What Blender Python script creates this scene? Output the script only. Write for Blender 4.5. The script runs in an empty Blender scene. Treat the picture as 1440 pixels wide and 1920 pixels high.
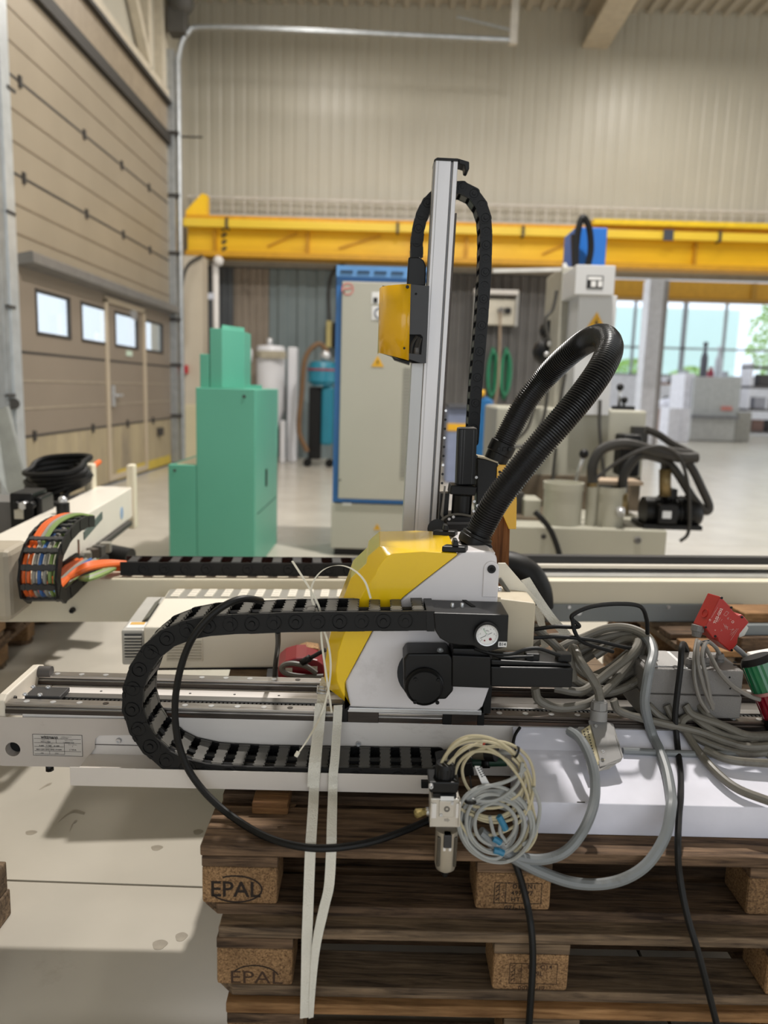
import bpy, bmesh, math, random
from mathutils import Matrix, Vector
random.seed(7)
S = bpy.context.scene
COL = S.collection
R = math.radians
# ------------------------------------------------------------------ camera
FPX, PITCH, ROLL, YAW, CAMZ = 1450.0, R(9.05), R(1.7), R(0.5), 1.30
def _basis():
    rz = Matrix.Rotation(YAW, 3, 'Z')
    F = rz @ Vector((0, math.cos(PITCH), -math.sin(PITCH)))
    R0 = rz @ Vector((1, 0, 0)); U0 = rz @ Vector((0, math.sin(PITCH), math.cos(PITCH)))
    c, s = math.cos(ROLL), math.sin(ROLL)
    return F, R0 * c + U0 * s, -R0 * s + U0 * c
BF, BR, BU = _basis()
cd = bpy.data.cameras.new('camera'); cam = bpy.data.objects.new('camera', cd); COL.objects.link(cam)
m = Matrix((BR, BU, -BF)).transposed().to_4x4(); m.translation = (0, 0, CAMZ); cam.matrix_world = m
cd.sensor_fit = 'VERTICAL'; cd.sensor_height = 36.0; cd.sensor_width = 27.0
cd.lens = FPX / 1920 * 36.0
cd.clip_start = 0.05; cd.clip_end = 300
cd.dof.use_dof = True; cd.dof.focus_distance = 1.78; cd.dof.aperture_fstop = 2.3
S.camera = cam
# ------------------------------------------------------------------ sky, lamps, exposure
w = bpy.data.worlds.new('sky'); S.world = w; w.use_nodes = True
bg = w.node_tree.nodes['Background']; bg.inputs[0].default_value = (0.93, 0.97, 1.0, 1); bg.inputs[1].default_value = 1.75
def lamp(loc, power, radius=0.5, col=(1.0, 0.95, 0.89)):
    l = bpy.data.lights.new('high_bay_light', 'AREA'); l.shape = 'DISK'; l.size = radius * 2; l.energy = power; l.color = col
    o = bpy.data.objects.new('high_bay_light', l); o.location = loc; COL.objects.link(o); return o
lamp((1.15, 4.75, 7.0), 580, 0.14)
for x, y, p in ((-1.6, 7.6, 170), (3.6, 8.2, 210), (-1.4, 11.6, 120), (4.2, 11.8, 120), (9.5, 10, 200), (9, 20, 300)):
    lamp((x, y, 7.0), p * 0.62)
vs = S.view_settings
vs.view_transform = 'Standard'; vs.look = 'None'; vs.gamma = 1.0; vs.use_curve_mapping = False; vs.exposure = 0.0
try: S.display_settings.display_device = 'sRGB'
except Exception: pass
# ------------------------------------------------------------------ pixel rays -> points on real planes
# XF = the machine's own frame (a turn about the vertical); geometry is written in that frame and placed by it
XF = Matrix.Identity(4)
def set_frame(deg):
    global XF
    XF = Matrix.Rotation(R(deg), 4, 'Z')
def ray(u, v): return XF.to_3x3().transposed() @ (BF + BR * ((u - 720) / FPX) - BU * ((v - 960) / FPX))
def PY(u, v, Y): d = ray(u, v); t = Y / d.y; return Vector((d.x * t, Y, CAMZ + d.z * t))
def PX(u, v, X): d = ray(u, v); t = X / d.x; return Vector((X, d.y * t, CAMZ + d.z * t))
def COV(u, v, r):
    # a point resting (at height r) on the sloping end cover, or in front of its upright face
    d = ray(u, v)
    for k in range(3000):
        Y = 1.30 + k * .0001; p = PY(u, v, Y)
        if Y < 1.42 - r * 1.05: continue
        zs = -1 if Y < 1.42 - r * 1.05 else (.500 + (Y - 1.42) * .28 if Y < 1.545 else .535 + (Y - 1.545) * .64 if Y < 1.606 else .58)
        if p.z <= zs + r * 1.08 or Y > 1.6: return p
    return PY(u, v, 1.60)
def PZ(u, v, Z): d = ray(u, v); t = (Z - CAMZ) / d.z; return Vector((d.x * t, d.y * t, Z))
# ------------------------------------------------------------------ materials
def lin(c):
    return tuple((x / 255 / 12.92) if x / 255 <= 0.04045 else ((x / 255 + 0.055) / 1.055) ** 2.4 for x in c[:3]) + (1,)
MATS = {}
def mat(name, c, rough=0.5, metal=0.0, var=0.12, scale=8.0, bump=0.0, bscale=60.0, stretch=None, dirt=None, dscale=3.0, dlo=0.55, dhi=0.75, coat=0.0, spec=None, emit=None, trans=0.0):
    if name in MATS: return MATS[name]
    M = bpy.data.materials.new(name); M.use_nodes = True; MATS[name] = M
    nt = M.node_tree; N = nt.nodes; L = nt.links
    b = N['Principled BSDF']
    b.inputs['Roughness'].default_value = rough; b.inputs['Metallic'].default_value = metal
    if coat: b.inputs['Coat Weight'].default_value = coat; b.inputs['Coat Roughness'].default_value = 0.08
    if spec is not None: b.inputs['Specular IOR Level'].default_value = spec
    if trans: b.inputs['Transmission Weight'].default_value = trans
    tc = N.new('ShaderNodeTexCoord'); mp = N.new('ShaderNodeMapping'); L.new(tc.outputs['Object'], mp.inputs[0])
    if stretch: mp.inputs['Scale'].default_value = stretch
    nz = N.new('ShaderNodeTexNoise'); nz.inputs['Scale'].default_value = scale; nz.inputs['Detail'].default_value = 5
    L.new(mp.outputs[0], nz.inputs['Vector'])
    mr = N.new('ShaderNodeMapRange'); mr.inputs[1].default_value = 0.3; mr.inputs[2].default_value = 0.7
    mr.inputs[3].default_value = 1 - var; mr.inputs[4].default_value = 1 + var * 0.6
    L.new(nz.outputs['Fac'], mr.inputs[0])
    mx = N.new('ShaderNodeMix'); mx.data_type = 'RGBA'; mx.blend_type = 'MULTIPLY'; mx.inputs[0].default_value = 1
    mx.inputs[6].default_value = lin(c); L.new(mr.outputs[0], mx.inputs[7])
    out = mx.outputs[2]
    if dirt:
        n2 = N.new('ShaderNodeTexNoise'); n2.inputs['Scale'].default_value = dscale; n2.inputs['Detail'].default_value = 8; n2.inputs['Roughness'].default_value = 0.7
        L.new(mp.outputs[0], n2.inputs['Vector'])
        r2 = N.new('ShaderNodeMapRange'); r2.inputs[1].default_value = dlo; r2.inputs[2].default_value = dhi; L.new(n2.outputs['Fac'], r2.inputs[0])
        m2 = N.new('ShaderNodeMix'); m2.data_type = 'RGBA'; L.new(r2.outputs[0], m2.inputs[0]); L.new(out, m2.inputs[6]); m2.inputs[7].default_value = lin(dirt)
        out = m2.outputs[2]
    L.new(out, b.inputs['Base Color'])
    if bump:
        n3 = N.new('ShaderNodeTexNoise'); n3.inputs['Scale'].default_value = bscale; n3.inputs['Detail'].default_value = 3; L.new(mp.outputs[0], n3.inputs['Vector'])
        bp = N.new('ShaderNodeBump'); bp.inputs['Strength'].default_value = bump; bp.inputs['Distance'].default_value = 0.01
        L.new(n3.outputs['Fac'], bp.inputs['Height']); L.new(bp.outputs[0], b.inputs['Normal'])
    if emit:
        b.inputs['Emission Color'].default_value = lin(emit[0]); b.inputs['Emission Strength'].default_value = emit[1]
    return M
def wood(name, c1, c2, rough=0.75, along=(1.5, 22, 22), chip=False):
    if name in MATS: return MATS[name]
    M = bpy.data.materials.new(name); M.use_nodes = True; MATS[name] = M
    nt = M.node_tree; N = nt.nodes; L = nt.links; b = N['Principled BSDF']; b.inputs['Roughness'].default_value = rough
    b.inputs['Specular IOR Level'].default_value = 0.25
    tc = N.new('ShaderNodeTexCoord'); oi = N.new('ShaderNodeObjectInfo')
    ad = N.new('ShaderNodeVectorMath'); ad.operation = 'ADD'
    sc = N.new('ShaderNodeVectorMath'); sc.operation = 'SCALE'; sc.inputs[0].default_value = (7.3, 11.1, 5.7); L.new(oi.outputs['Random'], sc.inputs['Scale'])
    L.new(tc.outputs['Object'], ad.inputs[0]); L.new(sc.outputs[0], ad.inputs[1])
    mp = N.new('ShaderNodeMapping'); mp.inputs['Scale'].default_value = along; L.new(ad.outputs[0], mp.inputs[0])
    nz = N.new('ShaderNodeTexNoise'); nz.inputs['Scale'].default_value = 4 if not chip else 1; nz.inputs['Detail'].default_value = 8; nz.inputs['Roughness'].default_value = 0.65; nz.inputs['Distortion'].default_value = 0.6
    L.new(mp.outputs[0], nz.inputs['Vector'])
    cr = N.new('ShaderNodeValToRGB'); cr.color_ramp.elements[0].position = 0.34; cr.color_ramp.elements[1].position = 0.66
    cr.color_ramp.elements[0].color = lin(c1); cr.color_ramp.elements[1].color = lin(c2); L.new(nz.outputs['Fac'], cr.inputs[0])
    n2 = N.new('ShaderNodeTexNoise'); n2.inputs['Scale'].default_value = 5; n2.inputs['Detail'].default_value = 6; L.new(ad.outputs[0], n2.inputs['Vector'])
    r2 = N.new('ShaderNodeMapRange'); r2.inputs[1].default_value = 0.35; r2.inputs[2].default_value = 0.7; r2.inputs[3].default_value = 0.6; r2.inputs[4].default_value = 1.15; L.new(n2.outputs['Fac'], r2.inputs[0])
    rr = N.new('ShaderNodeMapRange'); rr.inputs[3].default_value = 0.8; rr.inputs[4].default_value = 1.15; L.new(oi.outputs['Random'], rr.inputs[0])
    mu = N.new('ShaderNodeMath'); mu.operation = 'MULTIPLY'; L.new(r2.outputs[0], mu.inputs[0]); L.new(rr.outputs[0], mu.inputs[1])
    mx = N.new('ShaderNodeMix'); mx.data_type = 'RGBA'; mx.blend_type = 'MULTIPLY'; mx.inputs[0].default_value = 1; L.new(cr.outputs[0], mx.inputs[6]); L.new(mu.outputs[0], mx.inputs[7])
    L.new(mx.outputs[2], b.inputs['Base Color'])
    bp = N.new('ShaderNodeBump'); bp.inputs['Strength'].default_value = 0.6; bp.inputs['Distance'].default_value = 0.004; L.new(nz.outputs['Fac'], bp.inputs['Height']); L.new(bp.outputs[0], b.inputs['Normal'])
    return M
def glass(name, c=(245, 250, 255), tint=0.98):
    if name in MATS: return MATS[name]
    M = bpy.data.materials.new(name); M.use_nodes = True; MATS[name] = M
    nt = M.node_tree; N = nt.nodes; L = nt.links
    for n in list(N):
        if n.type != 'OUTPUT_MATERIAL': N.remove(n)
    o = [n for n in N if n.type == 'OUTPUT_MATERIAL'][0]
    t = N.new('ShaderNodeBsdfTransparent'); t.inputs[0].default_value = tuple(x * tint for x in lin(c)[:3]) + (1,)
    g = N.new('ShaderNodeBsdfGlossy'); g.inputs['Roughness'].default_value = 0.02
    f = N.new('ShaderNodeLayerWeight'); f.inputs[0].default_value = 0.12
    mx = N.new('ShaderNodeMixShader'); L.new(f.outputs['Fresnel'], mx.inputs[0]); L.new(f.outputs['Facing'], mx.inputs[0]); L.new(t.outputs[0], mx.inputs[1]); L.new(g.outputs[0], mx.inputs[2]); L.new(mx.outputs[0], o.inputs[0])
    return M
# ------------------------------------------------------------------ mesh building
def ortho(d):
    d = d.normalized(); u = d.cross(Vector((0, 0, 1)))
    if u.length < 1e-4: u = d.cross(Vector((0, 1, 0)))
    u.normalize(); return u, d.cross(u).normalized()
def spline(pts, n=8, closed=False):
    P = [Vector(p) for p in pts]; k = len(P); out = []
    rng = range(k if closed else k - 1)
    for i in rng:
        if closed: a, b, c, d = P[i - 1], P[i], P[(i + 1) % k], P[(i + 2) % k]
        else:
            b, c = P[i], P[i + 1]; a = P[i - 1] if i > 0 else b + (b - c); d = P[i + 2] if i + 2 < k else c + (c - b)
        for j in range(n):
            t = j / n
            out.append(0.5 * ((2 * b) + (c - a) * t + (2 * a - 5 * b + 4 * c - d) * t * t + (3 * b - a - 3 * c + d) * t ** 3))
    if not closed: out.append(P[-1])
    return out
class MB:
    def __init__(s): s.v = []; s.f = []; s.m = []; s.sm = []; s.mi = 0
    def add(s, vs, fs, smooth=False):
        o = len(s.v); s.v += [Vector(x) for x in vs]
        for f in fs: s.f.append([i + o for i in f]); s.m.append(s.mi); s.sm.append(smooth)
        return s
    def box(s, x0, x1, y0, y1, z0, z1):
        x0, x1 = min(x0, x1), max(x0, x1); y0, y1 = min(y0, y1), max(y0, y1); z0, z1 = min(z0, z1), max(z0, z1)
        return s.add([(x, y, z) for x in (x0, x1) for y in (y0, y1) for z in (z0, z1)],
                     [(0, 1, 3, 2), (4, 6, 7, 5), (0, 4, 5, 1), (2, 3, 7, 6), (0, 2, 6, 4), (1, 5, 7, 3)])
    def obox(s, c, size, M=None):
        M = M or Matrix.Identity(3); c = Vector(c); h = [d / 2 for d in size]
        return s.add([c + M @ Vector((x, y, z)) for x in (-h[0], h[0]) for y in (-h[1], h[1]) for z in (-h[2], h[2])],
                     [(0, 1, 3, 2), (4, 6, 7, 5), (0, 4, 5, 1), (2, 3, 7, 6), (0, 2, 6, 4), (1, 5, 7, 3)])
    def bar(s, p, q, wdt, hgt, up=(0, 0, 1)):
        p, q = Vector(p), Vector(q); d = (q - p); L = d.length; d.normalize(); up = Vector(up)
        u = d.cross(up)
        if u.length < 1e-4: u = d.cross(Vector((0, 1, 0)))
        u.normalize(); v = u.cross(d)
        return s.obox((p + q) / 2, (wdt, L, hgt), Matrix((u, d, v)).transposed())
    def prism(s, pts, vec):
        n = len(pts); a = [Vector(p) for p in pts]; vec = Vector(vec)
        s.add(a + [p + vec for p in a], [list(range(n))[::-1], list(range(n, 2 * n))] + [(i, (i + 1) % n, n + (i + 1) % n, n + i) for i in range(n)])
        return s
    def px(s, yz, x0, x1): return s.prism([(x0, y, z) for y, z in yz], (x1 - x0, 0, 0))
    def py(s, xz, y0, y1): return s.prism([(x, y0, z) for x, z in xz], (0, y1 - y0, 0))
    def pz(s, xy, z0, z1): return s.prism([(x, y, z0) for x, y in xy], (0, 0, z1 - z0))
    def tube(s, path, r, seg=8, closed=False, caps=True, rfun=None):
        P = [Vector(p) for p in path]; n = len(P); rings = []
        t0 = (P[1] - P[0]).normalized(); u, v = ortho(t0); pt = t0
        vs = []
        for i in range(n):
            if closed: t = (P[(i + 1) % n] - P[i - 1])
            else: t = P[min(i + 1, n - 1)] - P[max(i - 1, 0)]
            if t.length < 1e-9: t = pt
            t = t.normalized()
            ax = pt.cross(t)
            if ax.length > 1e-6:
                q = Matrix.Rotation(pt.angle(t), 3, ax); u = q @ u
            u = (u - t * u.dot(t)).normalized(); v = t.cross(u); pt = t
            rr = rfun(i, n) if rfun else (r[i] if isinstance(r, (list, tuple)) else r)
            for k in range(seg):
                a = 2 * math.pi * k / seg; vs.append(P[i] + (u * math.cos(a) + v * math.sin(a)) * rr)
        fs = []
        for i in range(n if closed else n - 1):
            j = (i + 1) % n
            for k in range(seg): fs.append((i * seg + k, i * seg + (k + 1) % seg, j * seg + (k + 1) % seg, j * seg + k))
        s.add(vs, fs, True)
        if caps and not closed:
            o = len(s.v) - len(vs); s.f.append([o + k for k in range(seg)][::-1]); s.m.append(s.mi); s.sm.append(False)
            o2 = o + (n - 1) * seg; s.f.append([o2 + k for k in range(seg)]); s.m.append(s.mi); s.sm.append(False)
        return s
    def cyl(s, p, q, r, seg=16, r2=None):
        return s.tube([p, q], [r, r if r2 is None else r2], seg)
    def lathe(s, prof, o, axis=(0, 0, 1), seg=20):
        o = Vector(o); d = Vector(axis).normalized(); u, v = ortho(d); vs = []; fs = []; n = len(prof)
        for r, h in prof:
            for k in range(seg):
                a = 2 * math.pi * k / seg; vs.append(o + d * h + (u * math.cos(a) + v * math.sin(a)) * max(r, 1e-5))
        for i in range(n - 1):
            for k in range(seg): fs.append((i * seg + k, i * seg + (k + 1) % seg, (i + 1) * seg + (k + 1) % seg, (i + 1) * seg + k))
        return s.add(vs, fs, True)
    def ball(s, c, r, seg=12, rg=8, sc=(1, 1, 1)):
        c = Vector(c); vs = []; fs = []
        for i in range(rg + 1):
            th = math.pi * i / rg
            for k in range(seg):
                a = 2 * math.pi * k / seg; vs.append(c + Vector((r * sc[0] * math.sin(th) * math.cos(a), r * sc[1] * math.sin(th) * math.sin(a), r * sc[2] * math.cos(th))))
        for i in range(rg):
            for k in range(seg): fs.append((i * seg + k, (i + 1) * seg + k, (i + 1) * seg + (k + 1) % seg, i * seg + (k + 1) % seg))
        return s.add(vs, fs, True)
    def strip(s, path, wv, th):
        # flat strap along path; wv = width vector (or list), th = thickness
        P = [Vector(p) for p in path]; n = len(P); vs = []
        for i in range(n):
            t = (P[min(i + 1, n - 1)] - P[max(i - 1, 0)]).normalized()
            wvi = Vector(wv[i] if isinstance(wv, list) else wv); nn = t.cross(wvi).normalized() * th / 2
            vs += [P[i] - wvi / 2 - nn, P[i] + wvi / 2 - nn, P[i] + wvi / 2 + nn, P[i] - wvi / 2 + nn]
        fs = [(0, 1, 2, 3), ((n - 1) * 4 + 3, (n - 1) * 4 + 2, (n - 1) * 4 + 1, (n - 1) * 4)]
        for i in range(n - 1):
            for k in range(4): fs.append((i * 4 + k, (i + 1) * 4 + k, (i + 1) * 4 + (k + 1) % 4, i * 4 + (k + 1) % 4))
        return s.add(vs, fs, False)
    def build(s, name, mats, parent=None, bevel=0.0, segs=2, label=None, cat=None, group=None, kind=None, mesh_only=False):
        if not mesh_only: s.v = [XF @ p for p in s.v]
        me = bpy.data.meshes.new(name)
        top = parent is None and not mesh_only
        off = Vector((0, 0, 0))
        if top:
            xs = [p.x for p in s.v]; ys = [p.y for p in s.v]; zs = [p.z for p in s.v]
            off = Vector(((min(xs) + max(xs)) / 2, (min(ys) + max(ys)) / 2, min(zs)))
        me.from_pydata([tuple(p - off) for p in s.v], [], s.f)
        if not isinstance(mats, (list, tuple)): mats = [mats]
        for mm in mats: me.materials.append(mm)
        me.polygons.foreach_set('material_index', s.m); me.polygons.foreach_set('use_smooth', s.sm)
        bm = bmesh.new(); bm.from_mesh(me); bmesh.ops.recalc_face_normals(bm, faces=bm.faces)
        for e in bm.edges:
            if len(e.link_faces) == 2 and e.calc_face_angle(0) > 0.62: e.smooth = False
        bm.to_mesh(me); bm.free()
        me.update()
        if mesh_only: return me
        return link(name, me, parent, bevel, segs, label, cat, group, kind, off)
def link(name, me, parent=None, bevel=0.0, segs=2, label=None, cat=None, group=None, kind=None, loc=None):
    o = bpy.data.objects.new(name, me); COL.objects.link(o)
    if parent is not None: o.parent = parent
    if loc is not None: o.location = loc
    if bevel:
        b = o.modifiers.new('b', 'BEVEL'); b.width = bevel; b.segments = segs; b.limit_method = 'ANGLE'; b.angle_limit = R(35); b.harden_normals = False
    if label and not kind: kind = 'thing'
    for k, v in (('label', label), ('category', cat), ('group', group), ('kind', kind)):
        if v: o[k] = v
    return o
THINGS = []
def thing(name, label, cat, group=None, kind=None):
    o = bpy.data.objects.new(name, None); COL.objects.link(o); o.empty_display_size = 0.05
    o['kind'] = kind or 'thing'
    if label: o['label'] = label
    if cat: o['category'] = cat
    if group: o['group'] = group
    THINGS.append(o); return o
def finalize():
    kids = {}
    for o in S.objects:
        if o.parent: kids.setdefault(o.parent.name, []).append(o)
    for t in THINGS:
        lo = Vector((1e9,) * 3); hi = -lo; st = [(c, Matrix.Identity(4)) for c in kids.get(t.name, [])]
        while st:
            o, M = st.pop(); W = M @ o.matrix_basis
            if o.type == 'MESH':
                for c in o.bound_box:
                    p = W @ Vector(c); lo = Vector(map(min, lo, p)); hi = Vector(map(max, hi, p))
            st += [(c, W) for c in kids.get(o.name, [])]
        if lo.x > 1e8: continue
        L = Vector(((lo.x + hi.x) / 2, (lo.y + hi.y) / 2, lo.z)); t.location = L
        for c in kids.get(t.name, []): c.matrix_parent_inverse = Matrix.Translation(-L)
def frame(o, xdir, zdir):
    x = Vector(xdir).normalized(); z = Vector(zdir).normalized(); y = z.cross(x).normalized(); x = y.cross(z)
    M = Matrix((x, y, z)).transposed().to_4x4(); M.translation = Vector(o); return M
_txt = {}
def text(s, size, M, material, parent, name='lettering', align='CENTER', bold=0.0, sx=1.0, spacing=1.0):
    cu = bpy.data.curves.new('t', 'FONT'); cu.body = s; cu.size = size; cu.align_x = align; cu.align_y = 'CENTER'; cu.offset = bold; cu.space_character = spacing; cu.resolution_u = 3
    to = bpy.data.objects.new('t', cu); COL.objects.link(to)
    dg = bpy.context.evaluated_depsgraph_get(); me = bpy.data.meshes.new_from_object(to.evaluated_get(dg)); bpy.data.objects.remove(to); bpy.data.curves.remove(cu)
    me.name = name; me.transform(XF @ M @ Matrix.Diagonal((sx, 1, 1, 1))); me.materials.clear(); me.materials.append(material)
    for p in me.polygons: p.material_index = 0
    return link(name, me, parent)
def put(name, me, M, parent):
    o = link(name, me, parent); o.matrix_local = XF @ M; return o
def XZ(o): return frame(o, (1, 0, 0), (0, -1, 0))       # text on a face that looks towards -Y
# ================================================================== MATERIALS (shared)
cream_clad = mat('cream_cladding', (186, 181, 166), 0.38, 0, 0.05, 1.2)
concrete = mat('concrete', (188, 182, 170), 0.24, 0, 0.10, 2.2, dirt=(150, 140, 124), dscale=2.6, dlo=0.60, dhi=0.85)
galv = mat('galvanised', (176, 180, 182), 0.42, 0.75, 0.15, 10)
white_paint = mat('white_paint', (226, 222, 218), 0.35, 0, 0.04, 3)
yellow_steel = mat('yellow_steel', (255, 205, 30), 0.4, 0, 0.06, 2)
pale_yellow = mat('pale_yellow', (236, 200, 60), 0.4, 0, 0.05, 2)
door_beige = mat('door_beige', (150, 138, 119), 0.5, 0, 0.07, 1.4)
door_trim = mat('door_trim', (186, 172, 150), 0.45, 0, 0.05, 2)
dark_seal = mat('dark_seal', (58, 55, 52), 0.6)
black_plastic = mat('black_plastic', (17, 17, 18), 0.42, 0, 0.15, 30, spec=0.3)
black_rubber = mat('black_rubber', (17, 17, 17), 0.5, 0, 0.2, 30, spec=0.3)
black_steel = mat('black_steel', (14, 14, 15), 0.4, 0, 0.15, 20, spec=0.3)
pane_glass = glass('pane_glass')
pale_metal = mat('pale_metal', (205, 206, 208), 0.3, 0.6, 0.1, 8)
# ================================================================== STRUCTURE
XL, YB = -3.55, 14.2
fl = MB().box(-6, 24, -6.2, 40, -0.30, -0.012).build('floor', mat('joint_dark', (96, 90, 80), 0.8), None, kind='structure')
jy = [-6.2, 1.836, 6.85, 11.9, 17, 22, 28, 34.2]; jx = [-6, 0.62, 5.6, 10.6, 16, 24]
g = 0.004
for i in range(len(jy) - 1):
    for j in range(len(jx) - 1):
        o = MB().box(jx[j] + g, jx[j + 1] - g, jy[i] + g, jy[i + 1] - g, -0.015, 0.0).build('slab', concrete, None)
        o.parent = fl; o.matrix_parent_inverse = Matrix.Translation(-fl.location)
stain = mat('oil_stain', (150, 142, 128), 0.45, 0, 0.2, 20)
for u, v, a, bb in ((190, 462, .016, .009), (962, 556, .016, .010), (1215, 458, .014, .011), (980, 1150, .017, .013), (1112, 1102, .014, .012)):
    c = PZ(u * 440 / 1440, 1420 + v * 500 / 1636, 0)
    mm = MB(); mm.pz([(c.x + a * math.cos(t) * (1 + .15 * math.sin(3 * t)), c.y + bb * 1.3 * math.sin(t)) for t in [k * math.pi / 8 for k in range(16)]], 0.0, 0.0006)
    o = mm.build('stain', stain, None); o.parent = fl; o.matrix_parent_inverse = Matrix.Translation(-fl.location)
for pts in (((360, 395), (400, 360), (455, 330), (520, 345)), ((430, 450), (450, 400), (470, 395)), ((245, 195), (285, 172), (315, 162))):
    mm = MB(); pth = spline([PZ(u * 440 / 1440, 1420 + v * 500 / 1636, 0.0004) for u, v in pts], 5)
    mm.strip(pth, [Vector((0, .010 + .010 * math.sin(math.pi * i / len(pth)), 0)) for i in range(len(pth))], 0.0005)
    o = mm.build('scuff', stain, None); o.parent = fl; o.matrix_parent_inverse = Matrix.Translation(-fl.location)
# corrugated sheet helper: profile along X at plane y, ribs towards the room
def corrug(x0, x1, z0, z1, y, pitch, depth, m_, name, parent=None, kind=None, duty=0.5, axis='x'):
    mm = MB(); n = int((x1 - x0) / pitch); prof = []
    for i in range(n):
        a = x0 + i * (x1 - x0) / n; p = (x1 - x0) / n
        prof += [(a, y), (a + p * (1 - duty) - p * .1, y), (a + p * (1 - duty), y - depth), (a + p * .9, y - depth)]
    prof.append((x1, y))
    vs = []; fs = []
    for (a, b) in prof:
        if axis == 'x': vs += [(a, b, z0), (a, b, z1)]
        else: vs += [(b, a, z0), (b, a, z1)]
    for i in range(len(prof) - 1): fs.append((2 * i, 2 * i + 2, 2 * i + 3, 2 * i + 1))
    mm.add(vs, fs); return mm.build(name, m_, parent, kind=kind)
wb = corrug(-3.75, 24, 3.42, 7.9, YB, 0.205, 0.009, cream_clad, 'wall_back', None, 'structure', 0.72)
MB().box(-3.75, 24, YB + 0.03, YB + 0.15, 3.42, 7.9).build('wall_back_core', cream_clad, None, kind='structure')
dg1 = mat('cladding_slate', (92, 96, 100), 0.5, 0, 0.15, 3); dg2 = mat('cladding_brown', (150, 138, 124), 0.6, 0, 0.2, 1.5, dirt=(88, 76, 64), dscale=1.2); dg3 = mat('cladding_blue_grey', (122, 134, 136), 0.45, 0, 0.1, 2); dg4 = mat('cladding_dark_grey', (98, 96, 94), 0.55, 0, 0.2, 2)
lowwall = MB().box(-3.75, 2.95, YB + 0.03, YB + 0.15, 0, 3.42).build('wall_back_lower', dg4, None, kind='structure')
for a, b, mt, pt in ((-3.42, -2.93, dg1, .12), (-2.92, -2.29, dg2, .105), (-2.28, -0.9, dg3, .28), (-0.9, 2.9, dg4, .155)):
    o = corrug(a, b, 0.0, 3.34, YB, pt, 0.035, mt, 'cladding_sheet', None, duty=0.5); o.parent = lowwall; o.matrix_parent_inverse = Matrix.Translation(-lowwall.location)
MB().box(-3.75, 24, YB - 0.05, YB + 0.02, 3.36, 3.44).build('trim_1', mat('flashing', (150, 146, 136), 0.5), None, kind='structure')
# light strip rail with short posts above the crane beam
o = MB().box(-3.75, 16, 13.98, 14.02, 4.46, 4.50)
for k in range(100): o.box(-3.7 + k * .2, -3.68 + k * .2, 13.99, 14.01, 4.2, 4.46)
o.box(-3.75, 16, 13.98, 14.02, 4.18, 4.21)
o.build('trim_2', mat('strip_grey', (200, 196, 188), 0.5), None, kind='structure')
# left wall above / beside the sectional door
wl = MB(); wl.box(XL - .35, XL - .12, 12.55, 16, 0, 7.9); wl.box(XL - .35, XL - .12, -6.1, 7.3, 0, 7.9); wl.box(XL - .35, XL - .12, 7.3, 12.55, 5.5, 7.9)
wl.build('wall_left', cream_clad, None, kind='structure')
tr = MB(); tr.box(XL - .12, XL + .03, 7.0, 12.6, 5.44, 5.62); tr.box(XL - .12, XL + .02, 9.6, 9.75, 5.6, 7.9)
tr.bar((XL - .03, 9.7, 7.6), (XL - .03, 11.6, 5.62), .12, .12); tr.box(XL - .12, XL + .02, 11.5, 11.65, 5.6, 7.9); tr.box(XL - .12, XL + .0, 12.2, 12.5, 5.6, 7.9)
tr.build('trim_3', mat('cream_steel', (200, 190, 170), 0.45), None, kind='structure')
MB().box(XL - .1, XL + .06, 7.0, 12.6, 4.86, 5.0).build('trim_4', dark_seal, None, kind='structure')
MB().box(XL - .1, XL + .0, 7.0, 12.6, 5.0, 5.44).build('trim_5', mat('lintel_beige', (150, 136, 116), 0.5), None, kind='structure')
MB().box(XL - .1, XL + .07, 7.0, 12.6, 5.42, 5.47).build('trim_6', dark_seal, None, kind='structure')
wf = MB(); wf.box(-3.75, -3.0, -6.2, -6.0, 0, 7.9); wf.box(8.5, 24, -6.2, -6.0, 0, 7.9); wf.box(-3.0, 8.5, -6.2, -6.0, 5.4, 7.9); wf.build('wall_front_unseen', cream_clad, None, kind='structure')  # unseen wall behind the camera, added to block sky; opening sized for front fill
# ceiling: corrugated deck running in Y, with purlins and an inclined main beam
ceil_m = mat('ceiling_deck', (186, 180, 168), 0.55, 0, 0.06, 2)
mm = MB(); n = 110; vs = []; fs = []
for i in range(n):
    a = -4 + i * 28 / n; p = 28 / n
    for (xx, zz) in ((a, 7.72), (a + p * .5, 7.72), (a + p * .56, 7.64), (a + p * .94, 7.64)): vs += [(xx, -6, zz), (xx, 14.3, zz)]
for i in range(len(vs) // 2 - 1): fs.append((2 * i, 2 * i + 2, 2 * i + 3, 2 * i + 1))
mm.add(vs, fs); mm.box(-4, 24, -6, 14.3, 7.74, 7.9)
mm.build('ceiling', ceil_m, None, kind='structure')
ch = MB()
for k in range(4): ch.box(3, 24, 14.3 + k * 5.4, 16.6 + k * 5.4, 6.6, 6.8)
ch.build('ceiling_hall_unseen', ceil_m, None, kind='structure')  # unseen roof strips; gaps shaped to let more daylight into the far hall
bm_ = mat('beam_cream', (196, 186, 168), 0.45)
m1 = MB(); m1.box(2.98, 3.42, -5, 14.2, 7.08, 7.13); m1.box(3.17, 3.23, -5, 14.2, 7.13, 7.64); m1.box(2.98, 3.42, -5, 14.2, 7.59, 7.64); m1.build('ceiling_beam', bm_, None, kind='structure')
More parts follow.
